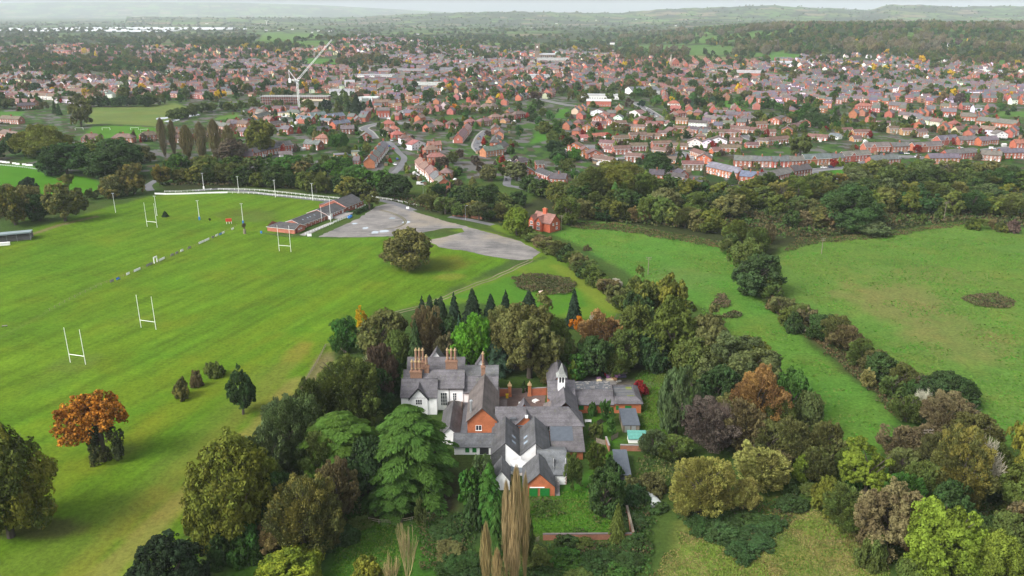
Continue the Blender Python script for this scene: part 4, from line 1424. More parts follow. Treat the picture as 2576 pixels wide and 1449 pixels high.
BELTS = [  # points (photo), spacing in photo px, height m (lo, hi), aspect, kinds, colours, rows, where, size jitter
 # belt behind the white rails
 ((400, 462, 520, 458, 640, 466, 760, 478, 880, 494, 930, 488), 34, (8, 13), .95, ('round', 'oak', 'ash'), ('DG', 'OL', 'OB', 'OL', 'DG'), 'in the belt behind the white rails'),
 ((420, 440, 560, 440, 700, 448, 850, 462, 960, 474), 38, (9, 13), 1.0, ('round', 'oak'), ('OL', 'DG', 'OB', 'MG'), 'in the belt behind the white rails'),
 ((960, 480, 1000, 505), 36, (10, 13), 1.0, ('round',), ('MG', 'DG', 'OL'), 'beside the lane past the club house'),
 ((1060, 520, 1110, 540, 1160, 545, 1220, 552, 1290, 560), 34, (6, 10), .9, ('ash', 'round', 'ash'), ('OL', 'DG', 'OB'), 'between the car park and the houses'),
 ((1100, 505, 1180, 515, 1260, 525, 1320, 520), 40, (7, 11), .9, ('round', 'ash'), ('DG', 'OL', 'DG'), 'between the car park and the houses'),
 # belt along the far side of the middle meadow
 ((1420, 540, 1490, 550, 1560, 556, 1640, 560, 1720, 570, 1800, 585), 36, (8, 12), .95, ('ash', 'round', 'ash', 'round'), ('OB', 'OL', 'BR', 'DG', 'OL'), 'along the far edge of the middle meadow'),
 ((1400, 512, 1480, 522, 1560, 530, 1660, 535, 1760, 545, 1850, 552), 40, (9, 13), .95, ('round', 'ash', 'oak'), ('OL', 'DG', 'OB', 'OL'), 'along the far edge of the middle meadow'),
 ((1480, 485, 1560, 495, 1650, 500, 1750, 505, 1850, 512), 44, (8, 12), 1.0, ('round', 'ash'), ('OL', 'OL', 'DG', 'GG'), 'along the far edge of the middle meadow'),
 # belt beyond the right meadow
 ((1990, 575, 2060, 575, 2130, 572, 2210, 568), 40, (6, 10), .95, ('round', 'ash', 'oak'), ('DG', 'OB', 'OL', 'BR'), 'along the far edge of the right meadow'),
 ((1960, 540, 2050, 545, 2150, 545, 2250, 535, 2350, 540, 2450, 540, 2560, 545), 42, (8, 12), .95, ('round', 'ash', 'oak'), ('DG', 'OL', 'OB', 'OL', 'PU'), 'along the far edge of the right meadow'),
 ((1880, 530, 1960, 512, 2060, 508, 2160, 505, 2260, 500, 2360, 505, 2460, 510, 2570, 515), 44, (8, 12), 1.0, ('ash', 'round'), ('OL', 'GG', 'OB', 'OL', 'DG'), 'along the far edge of the right meadow'),
 ((1880, 490, 1980, 480, 2080, 472, 2190, 468, 2290, 470, 2400, 475, 2500, 480, 2590, 480), 44, (8, 12), 1.05, ('ash', 'round'), ('OL', 'OB', 'OL', 'DG'), 'along the far edge of the right meadow'),
 ((2150, 445, 2230, 440, 2300, 436, 2380, 445, 2470, 450, 2580, 455), 44, (8, 11), 1.05, ('ash', 'round'), ('OL', 'OB', 'OL', 'GG'), 'between the right meadow and the curved road'),
 ((2440, 575, 2500, 580, 2570, 590), 30, (4, 6), .9, ('ash', 'bush'), ('BR', 'PU', 'OL'), 'at the right end of the meadow hedge'),
 ((2230, 560, 2300, 556, 2370, 550), 34, (3, 5), .8, ('ash', 'bush'), ('BR', 'OL', 'OB'), 'at the right end of the meadow hedge'),
 # wood left of the rails
 ((-40, 548, 20, 545, 70, 540), 44, (10, 14), .9, ('oak', 'round'), ('OB', 'CO', 'OB'), 'at the left corner of the rugby field'),
 ((200, 512, 250, 500, 300, 492, 350, 484), 40, (6, 9), .9, ('round', 'ash', 'oak'), ('OB', 'OL', 'OL'), 'along the left hedge of the rugby field'),
 ((200, 498, 300, 480, 380, 470), 30, (2.5, 4), .8, ('bush',), ('DG', 'PU', 'OB'), 'along the left hedge of the rugby field'),
 ((-30, 400, 60, 395, 140, 405, 230, 415, 320, 425), 50, (11, 15), 1.0, ('round', 'oak'), ('DG', 'OL', 'DG', 'MG'), 'behind the white boards on the left'),
 ((-20, 370, 80, 372, 180, 380, 280, 392, 370, 412), 52, (10, 14), 1.0, ('round', 'oak'), ('OL', 'DG', 'OB'), 'behind the white boards on the left'),
 # between the estates
 ((1350, 275, 1330, 300, 1370, 330, 1390, 365, 1400, 400, 1420, 430, 1450, 450), 26, (8, 12), .95, ('round', 'ash', 'oak'), ('DG', 'MG', 'OL', 'DG'), 'in the green strip between the two estates'),
 ((1310, 280, 1390, 300, 1410, 340, 1430, 380, 1450, 420), 30, (8, 12), .95, ('round', 'ash'), ('OL', 'DG', 'MG'), 'in the green strip between the two estates'),
 ((1050, 278, 1120, 280, 1190, 286, 1260, 286), 22, (6, 9), .9, ('oak', 'round'), ('OB', 'OL', 'OY', 'OB', 'OR'), 'along the avenue behind the hipped houses'),
 ((1760, 268, 1830, 262, 1930, 275, 2010, 285, 2060, 300), 26, (9, 13), .95, ('round', 'ash', 'cone'), ('DG', 'MG', 'DG', 'OL'), 'on the bank between estate and terraces'),
 ((1900, 300, 1980, 305, 2060, 315, 2110, 322), 28, (8, 12), .95, ('round', 'ash', 'cone'), ('DG', 'MG', 'DG', 'OL'), 'on the bank between estate and terraces'),
 ((2030, 320, 2130, 325, 2210, 330, 2290, 335), 34, (6, 10), 1.0, ('round', 'bush'), ('DG', 'MG', 'OL'), 'behind the far kerb terrace gardens'),
 ((1590, 270, 1650, 262, 1740, 270, 1800, 262), 26, (8, 12), .95, ('round', 'ash', 'cone'), ('DG', 'MG', 'PU', 'OL', 'TE'), 'in front of the town centre'),
 ((1440, 245, 1500, 235, 1570, 228, 1640, 240), 26, (8, 12), .95, ('round', 'ash'), ('OL', 'MG', 'OY', 'OL'), 'in front of the town centre'),
 ((785, 285, 830, 280, 880, 285, 940, 280), 26, (11, 16), .8, ('cone', 'round', 'cone'), ('DG', 'DE', 'OL'), 'beside the building site'),
 ((440, 300, 500, 285, 560, 278, 620, 280, 650, 275), 28, (8, 13), 1.0, ('willow', 'round', 'ash', 'round'), ('GG', 'OL', 'DG', 'OY'), 'behind the ponds'),
 ((230, 270, 290, 268, 360, 266, 430, 262), 28, (11, 15), 1.0, ('round', 'oak'), ('DG', 'OL', 'DG', 'OB'), 'at the back of the small park'),
 ((0, 275, 60, 270, 130, 285, 170, 290), 34, (9, 14), .9, ('round', 'cone', 'oak'), ('DG', 'OB', 'DG'), 'at the left end of the small park'),
 ((0, 168, 80, 172, 160, 178, 240, 180, 330, 180, 410, 182), 18, (11, 15), 1.1, ('round', 'ash'), ('OL', 'DG', 'MG', 'OY'), 'in the dark belt of the far left town'),
 ((0, 160, 100, 162, 200, 165, 300, 170, 400, 174), 18, (11, 15), 1.1, ('round', 'ash'), ('OL', 'DG', 'MG', 'OY'), 'in the dark belt of the far left town'),
 ((1280, 440, 1320, 470, 1350, 500, 1380, 480), 40, (8, 11), .95, ('round', 'ash'), ('OL', 'DG', 'OB'), 'in the back gardens above the car park'),
 ((1120, 430, 1160, 400, 1200, 420, 1230, 450, 1240, 470), 34, (7, 10), .9, ('round', 'ash'), ('OB', 'DG', 'OL', 'PU'), 'among the gardens left of the grey estate'),
 ((690, 430, 740, 410, 790, 420, 840, 425, 880, 420), 38, (6, 10), .95, ('round', 'ash'), ('DG', 'OL', 'MG'), 'in the gardens above the white rails'),
 ((760, 330, 800, 350, 850, 375, 880, 395), 34, (6, 10), .95, ('willow', 'round'), ('MG', 'OL', 'GG'), 'among the bungalows'),
 ((1830, 640, 1850, 600), 24, (5, 7), .9, ('ash',), ('OL', 'OB'), 'beside the brook between the meadows'),
]


def belts():
 g = random.Random(23)
 for pts, sp, (h0, h1), asp, kinds, cols, where in BELTS:
  P2 = [(pts[i], pts[i + 1]) for i in range(0, len(pts), 2)]
  acc = 0.
  i0 = 0
  for i in range(len(P2) - 1):
   (x0, y0), (x1, y1) = P2[i], P2[i + 1]
   L = math.hypot(x1 - x0, y1 - y0)
   q = acc
   while q < L:
    t = q / L
    x, y = x0 + (x1 - x0) * t + g.uniform(-.25, .25) * sp, y0 + (y1 - y0) * t + g.uniform(-.15, .15) * sp * .6
    p = gp(x, y)
    H = g.uniform(h0, h1) * (1.22 if y > 440 else 1.05)
    R = H * .60 * asp * g.uniform(.8, 1.2)
    k = kinds[g.randrange(len(kinds))]
    if k in ('cone',):
     R *= .55
    add_tree(p, R, H, k, cols[g.randrange(len(cols))], where, g.choice((0, 0, .3, .5)), jit=.2)
    q += sp * g.uniform(.62, 1.05)
   acc = q - L
 T = tree
 T(112, 275, 395, 150, 'willow', 'OY', note='huge golden poplar-like tree left of the small football green', H=24, jit=.05)
 T(205, 246, 318, 60, 'oak', 'OB', note='tall brown-olive tree at the edge of the small park')
 T(170, 360, 438, 122, 'round', 'DG', note='massive dark tree behind the white boards')
 T(300, 352, 445, 145, 'round', 'DG', note='wide dark tree between the boards and the rails')
 T(165, 450, 556, 92, 'oak', 'OB', note='brown cone-shaped beech beside the rugby field corner', turned=.4)
 T(40, 470, 566, 80, 'oak', 'OB', note='gold and brown tree beside the grandstand', turned=.6)
 T(100, 490, 555, 60, 'round', 'DG', where='at the left corner of the rugby field')
 T(75, 443, 500, 42, 'round', 'DE', note='small umbrella pine against the left field')
 T(290, 440, 495, 72, 'round', 'OB', note='orange-tinged tree along the left hedge', turned=.7)
 T(338, 410, 488, 62, 'oak', 'OB', note='tall brown-gold tree beside the lane mouth', turned=.5)
 for x, t, b, w in ((415, 300, 395, 34), (440, 305, 392, 30), (475, 318, 402, 44), (510, 310, 404, 46), (545, 305, 405, 48), (580, 318, 406, 44)):
  T(x, t, b, w, 'poplar', 'BR', 'in the grey row behind the rails', word='leafless poplar')
 T(590, 350, 408, 80, 'round', 'PU', note='dark purple beech beside the left terrace')
 T(652, 300, 390, 84, 'oak', 'OY', note='green and gold tree above the left terrace', turned=.4)
 T(855, 330, 380, 44, 'willow', 'MG', note='pale green willow among the bungalows')
 T(898, 232, 292, 40, 'cone', 'DE', note='tall black-green conifer right of the crane')
 T(1650, 382, 440, 74, 'round', 'DG', note='dense dark green tree in front of the brown-roofed estate')
 T(1545, 405, 492, 150, 'willow', 'OY', note='wide yellowish willow below the brown-roofed estate')
 T(1610, 430, 500, 110, 'ash', 'OL', note='olive willow right of the yellowish willow')
 T(1495, 420, 500, 90, 'ash', 'OL', note='olive willow left of the yellowish willow')
 T(1545, 455, 515, 40, 'spruce', 'MG', note='green spruce below the yellowish willow')
 T(2012, 330, 395, 62, 'oak', 'OL', note='olive tree rising behind the red semis')
 T(1990, 430, 468, 34, 'cone', 'DG', note='dark cypress in front of the long red terrace')
 T(1842, 430, 462, 30, 'cone', 'DG', note='blue-green cypress beside the blue-roofed pair')
 T(2440, 435, 470, 36, 'round', 'YE', note='yellow tree in the belt below the curved road')
 T(2135, 470, 575, 150, 'round', 'DG', note='broad dark green tree in the belt of the right meadow')
 T(2190, 550, 592, 82, 'round', 'GG', note='rounded grey-green bush at the meadow edge')
 T(1425, 495, 565, 66, 'round', 'OL', note='tall olive tree beside the lone brick house')
 T(1300, 522, 592, 66, 'round', 'YG', note='yellow-green tree left of the lone brick house')
 T(930, 478, 528, 52, 'open', 'OB', note='ivy-trunked tree at the club house end')
 T(850, 335, 372, 40, 'round', 'MG', where='among the bungalows')
 T(655, 540, 545, 5, 'bush', 'DG', H=1.0, where='')
 TREES.pop()
 T(416, 530, 545, 16, 'spruce', 'DE', note='tiny dark conifer behind the far rugby posts')
 T(528, 548, 557, 7, 'shrub', 'DE', note='tiny leafless bush beside the blue-padded pole')
# ------------------------------------------------------------------ houses
BRICK = (.335, .095, .052)
BRICKS = {'red': (.35, .115, .070), 'dark': (.22, .065, .042), 'pink': (.33, .14, .10), 'tan': (.38, .19, .095), 'orange': (.40, .135, .06), 'white': (.72, .71, .68), 'cream': (.50, .43, .30), 'brown': (.20, .10, .065)}
ROOFS = {'slate': (.100, .092, .095), 'blue': (.095, .115, .14), 'brown': (.115, .066, .053), 'red': (.24, .085, .06), 'dark': (.055, .051, .052), 'green': (.10, .10, .082), 'pinkish': (.17, .095, .078), 'pale': (.15, .145, .14)}
WALLWORD = {'red': 'red-brick', 'dark': 'dark-brick', 'pink': 'pinkish brick', 'tan': 'tan brick', 'orange': 'orange-brick', 'white': 'white-walled', 'cream': 'cream-walled', 'brown': 'brown-brick'}
ROOFWORD = {'slate': 'slate', 'blue': 'blue-grey', 'brown': 'brown', 'red': 'red', 'dark': 'dark', 'green': 'mossy grey', 'pinkish': 'pinkish', 'pale': 'pale grey'}


def roof_shape(mb, x0, x1, y0, y1, e, r, axis='x', hip0=False, hip1=False, o=.35, ox=None, t=.16, mi=0, mi2=1):
 """pitched roof as a slab; e, r: heights of wall top and ridge; axis of the ridge"""
 sw = axis == 'y'
 if sw:
  x0, x1, y0, y1 = y0, y1, x0, x1
 ox = o if ox is None else ox
 half = (y1 - y0) / 2
 k = (r - e) / half
 ze = e - o * k
 ym = (y0 + y1) / 2
 rx0 = x0 - ox + (half + o if hip0 else 0)
 rx1 = x1 + ox - (half + o if hip1 else 0)
 A0, A1 = (x0 - ox, y0 - o, ze), (x1 + ox, y0 - o, ze)
 B0, B1 = (x0 - ox, y1 + o, ze), (x1 + ox, y1 + o, ze)
 R0, R1 = (rx0, ym, r), (rx1, ym, r)
 tr = (lambda p: (p[1], p[0], p[2])) if sw else (lambda p: p)
 dn = lambda p: (p[0], p[1], p[2] - t)
 F = [[A0, A1, R1, R0], [B1, B0, R0, R1]]
 if hip0:
  F.append([B0, A0, R0])
 if hip1:
  F.append([A1, B1, R1])
 for f in F:
  f2 = [tr(p) for p in f]
  mb.poly(f2 if not sw else f2[::-1], mi)
  f3 = [tr(dn(p)) for p in f]
  mb.poly(f3[::-1] if not sw else f3, mi2)
 loops = [(A0, A1), (B1, B0)]
 loops += [(A1, B1)] if hip1 else [(A1, R1), (R1, B1)]
 loops += [(B0, A0)] if hip0 else [(B0, R0), (R0, A0)]
 for a, b in loops:
  q = [tr(dn(a)), tr(dn(b)), tr(b), tr(a)]
  mb.poly(q if not sw else q[::-1], mi2)
 # ridge tiles
 mb.tube(tr((rx0, ym, r + .02)), tr((rx1, ym, r + .02)), .11, .11, 5, mi)


def wall_shape(mb, x0, x1, y0, y1, e, r, axis='x', g0=True, g1=True, z0=-.25, mi=0):
 """walls with gable ends (g0, g1) up into the roof slab"""
 sw = axis == 'y'
 if sw:
  x0, x1, y0, y1 = y0, y1, x0, x1
 ym = (y0 + y1) / 2
 tr = (lambda p: (p[1], p[0], p[2])) if sw else (lambda p: p)
 e2 = e - .05
 r2 = r - .09

 def pl(q):
  q = [tr(p) for p in q]
  mb.poly(q if not sw else q[::-1], mi)
 pl([(x0, y0, z0), (x1, y0, z0), (x1, y0, e2), (x0, y0, e2)])
 pl([(x1, y1, z0), (x0, y1, z0), (x0, y1, e2), (x1, y1, e2)])
 pl([(x1, y0, z0), (x1, y1, z0), (x1, y1, e2)] + ([(x1, ym, r2)] if g1 else []) + [(x1, y0, e2)])
 pl([(x0, y1, z0), (x0, y0, z0), (x0, y0, e2)] + ([(x0, ym, r2)] if g0 else []) + [(x0, y1, e2)])


WINM = {}


def win_mesh(w, h, style='white', mull=2, bars=1):
 """casement facing -y, centred at its bottom middle"""
 key = (round(w, 1), round(h, 1), style, mull, bars)
 if key not in WINM:
  w, h = key[0], key[1]
  mb = MB()
  f = .09
  mb.poly([(-w / 2, -.012, 0), (w / 2, -.012, 0), (w / 2, -.012, h), (-w / 2, -.012, h)], 1)
  mb.box(-w / 2 - .03, w / 2 + .03, -.06, .02, 0, f)
  mb.box(-w / 2 - .03, w / 2 + .03, -.06, .02, h - f, h)
  mb.box(-w / 2 - .03, -w / 2 + f, -.06, .02, f, h - f)
  mb.box(w / 2 - f, w / 2 + .03, -.06, .02, f, h - f)
  for i in range(1, mull):
   x = -w / 2 + w * i / mull
   mb.box(x - .06, x + .06, -.055, .02, f, h - f)
  for i in range(1, bars):
   z = h * i / bars
   mb.box(-w / 2 + f, w / 2 - f, -.052, .02, z - .03, z + .03)
  mb.box(-w / 2 - .1, w / 2 + .1, -.13, .02, -.09, 0)
  WINM[key] = mb.mesh('window', [MAT['white'] if style == 'white' else MAT['trim'], MAT['glass']])
 return WINM[key]


def door_mesh(w=1.0, h=2.05, m='white'):
 key = ('door', w, h, m)
 if key not in WINM:
  mb = MB()
  mb.box(-w / 2, w / 2, -.05, .02, 0, h)
  mb.box(-w / 2 - .08, -w / 2, -.08, .02, 0, h + .08)
  mb.box(w / 2, w / 2 + .08, -.08, .02, 0, h + .08)
  mb.box(-w / 2, w / 2, -.08, .02, h, h + .08)
  mb.poly([(-w * .3, -.056, h * .62), (w * .3, -.056, h * .62), (w * .3, -.056, h * .88), (-w * .3, -.056, h * .88)], 1)
  WINM[key] = mb.mesh('door', [MAT[m], MAT['glass']])
 return WINM[key]


def chim_mesh(pots=2, h=1.7):
 key = ('chim', pots, round(h, 1))
 if key not in WINM:
  mb = MB()
  w = .28 + .22 * pots
  mb.box(-w, w, -.32, .32, -1.4, h - .25)
  mb.box(-w - .07, w + .07, -.39, .39, h - .25, h - .08)
  mb.box(-w, w, -.32, .32, h - .08, h)
  for i in range(pots):
   x = (i - (pots - 1) / 2) * .42
   mb.tube((x, 0, h), (x, 0, h + .4), .13, .11, 6, 1)
  WINM[key] = mb.mesh('chimney', [MAT['brick'], MAT['pot']])
 return WINM[key]


HTYPE = {  # depth, eaves, ridge, hip, chimneys, bay, gablet
 'semi': (8, 5.0, 7.9, 0, 1), 'hip': (8, 5.0, 7.8, 1, 1), 'terr': (8.2, 5.2, 8.2, 0, 1), 'est': (6.6, 4.7, 6.9, 0, 0), 'bung': (7.5, 2.6, 4.9, 0, 0), 'front': (9, 4.8, 7.6, 0, 0),
 'new': (8, 5.2, 8.2, 0, 0), 'bay': (9, 5.8, 9.3, 0, 1), 'tall': (9, 7.5, 10.5, 0, 1), 'flat': (8, 3, 3.3, 0, 0),
}
TWORD = {'semi': 'semi-detached pair', 'hip': 'hipped-roof semi', 'terr': 'terraced house', 'est': 'estate house', 'bung': 'bungalow', 'front': 'gable-fronted house', 'new': 'new gableted house', 'bay': 'bay-fronted terrace',
   'tall': 'tall town house', 'flat': 'flat-roofed block'}
TCAT = 'house'
NHOUSE = [0]


def house(p1, p2, typ='semi', wall='red', roof='slate', where='', detail=2, note=None, W=None, party=False, k=0):
 p1, p2 = Vector((p1[0], p1[1], 0)), Vector((p2[0], p2[1], 0))
 u = p2 - p1
 L = u.length
 rz = math.atan2(u.y, u.x)
 W0, e, r, hip, chim = HTYPE[typ]
 W = W or W0
 g = random.Random(NHOUSE[0] * 13 + 5)
 NHOUSE[0] += 1
 mid = (p1 + p2) / 2
 zb = float(terrain(mid.x, mid.y))
 e += g.uniform(-.12, .12)
 r += g.uniform(-.2, .2) + (.07 * (k % 2))
 root = empty('house', (mid.x, mid.y, zb), rz)
 lab = note or '%s %s with %s roof %s' % (WALLWORD[wall], TWORD[typ], ROOFWORD[roof], where)
 tag(root, lab, TCAT, 'houses ' + (where or 'of the town'))
 wc = tuple(c * g.uniform(.85, 1.15) for c in BRICKS[wall])
 rc = tuple(c * g.uniform(.85, 1.18) for c in ROOFS[roof])
 wm = MAT['paint'] if wall in ('white', 'cream') else MAT['brick']
 h2 = L / 2
 axis = 'y' if typ == 'front' else 'x'
 eo = .4 if not party else 0.0
 mb = MB()
 if typ == 'flat':
  mb.box(-h2, h2, 0, W, -.2, 3.2)
  mb.build('wall', wm, root, color=wc)
  mb = MB()
  mb.box(-h2 - .2, h2 + .2, -.2, W + .2, 3.2, 3.5)
  mb.build('roof', MAT['roof'], root, color=rc)
 else:
  wall_shape(mb, -h2, h2, 0, W, e, r, axis, not hip, not hip)
  mb.build('wall', wm, root, color=wc)
  mb = MB()
  roof_shape(mb, -h2, h2, 0, W, e, r, axis, bool(hip), bool(hip), .4, (eo if axis == 'x' else None))
  if typ == 'new' and L > 9:
   gx = -L * .18
   roof_shape(mb, gx - 2.3, gx + 2.3, -.35, W / 2, e, r - .5, 'y', False, False, .3, .3)
  mb.build('roof', [MAT['roof'], MAT['white'] if typ in ('est', 'new', 'bung') else MAT['trim']], root, color=rc)
  if typ == 'new' and L > 9:
   mb = MB()
   wall_shape(mb, gx - 2.3, gx + 2.3, -.3, W / 2 - .5, e, r - .5, 'y')
   mb.build('gablet_wall', wm, root, color=wc)
 if chim and typ != 'flat':
  xs = [0] if typ in ('semi', 'hip') else ([-h2 + .5] if party else [-h2 + .6, h2 - .6][:1 + (L > 9)])
  for x in xs:
   place(chim_mesh(2 if typ != 'bay' else 3, 1.5), 'chimney', root, (x, W / 2 + (.6 if hip else 0), r - .2), 1.5708 if not hip else 0, tuple(c * .85 for c in BRICKS['red']))
 if detail < 2:
  return root
 # openings
 def put(me, nm, x, y, z, rot):
  place(me, nm, root, (x, y, z), rot)
 big = win_mesh(1.7, 1.25, 'white', 2)
 small = win_mesh(1.1, 1.15, 'white', 2)
 two = e > 4
 rows = ([(2.95, small)] if two else []) + [(.85, big)]
 if typ == 'flat':
  rows = [(1, big)]
 n = max(2, int(round(L / 3.1)))
 for y, rot, s in ((0, 0, 1), (W, math.pi, -1)):
  for z, me in rows:
   for i in range(n):
    x = -h2 + L * (i + .5) / n
    if z < 2 and s > 0 and ((i == 0 and n < 5) or (n >= 3 and i in (n // 2,)) or i == n - 1 and n >= 4):
     put(door_mesh(), 'door', x, y, 0.05, rot)
    else:
     put(me, 'window', x, y, z, rot)
 if not party and typ != 'flat':
  put(small, 'window', h2, W * .5, 2.95 if two else 1.0, math.pi / 2)
  if typ == 'front':
   put(big, 'window', 0, 0, 5.0, 0)
 if typ in ('bay', 'terr') and W >= 8:
  bm = win_mesh(2.1, 1.7, 'white', 3)
  for i in range(max(1, int(L / 6.5))):
   x = -h2 + L * (i + .5) / max(1, int(L / 6.5)) + .9
   key = 'baymesh'
   if key not in WINM:
    mb = MB()
    mb.poly([(-1.2, 0, 0), (-.7, -.8, 0), (-.7, -.8, 2.5), (-1.2, 0, 2.5)])
    mb.poly([(-.7, -.8, 0), (.7, -.8, 0), (.7, -.8, 2.5), (-.7, -.8, 2.5)], 2)
    mb.poly([(.7, -.8, 0), (1.2, 0, 0), (1.2, 0, 2.5), (.7, -.8, 2.5)])
    mb.poly([(-1.3, .02, 2.9), (-.78, -.92, 2.45), (.78, -.92, 2.45), (1.3, .02, 2.9)], 2)
    mb.poly([(-.6, -.82, .8), (.6, -.82, .8), (.6, -.82, 2.3), (-.6, -.82, 2.3)])
    mb.poly([(-.48, -.84, .95), (.48, -.84, .95), (.48, -.84, 2.15), (-.48, -.84, 2.15)], 1)
    WINM[key] = mb.mesh('bay', [MAT['white'], MAT['glass'], MAT['stack']])
   put(WINM[key], 'bay_window', x, 0, 0, 0)
 return root


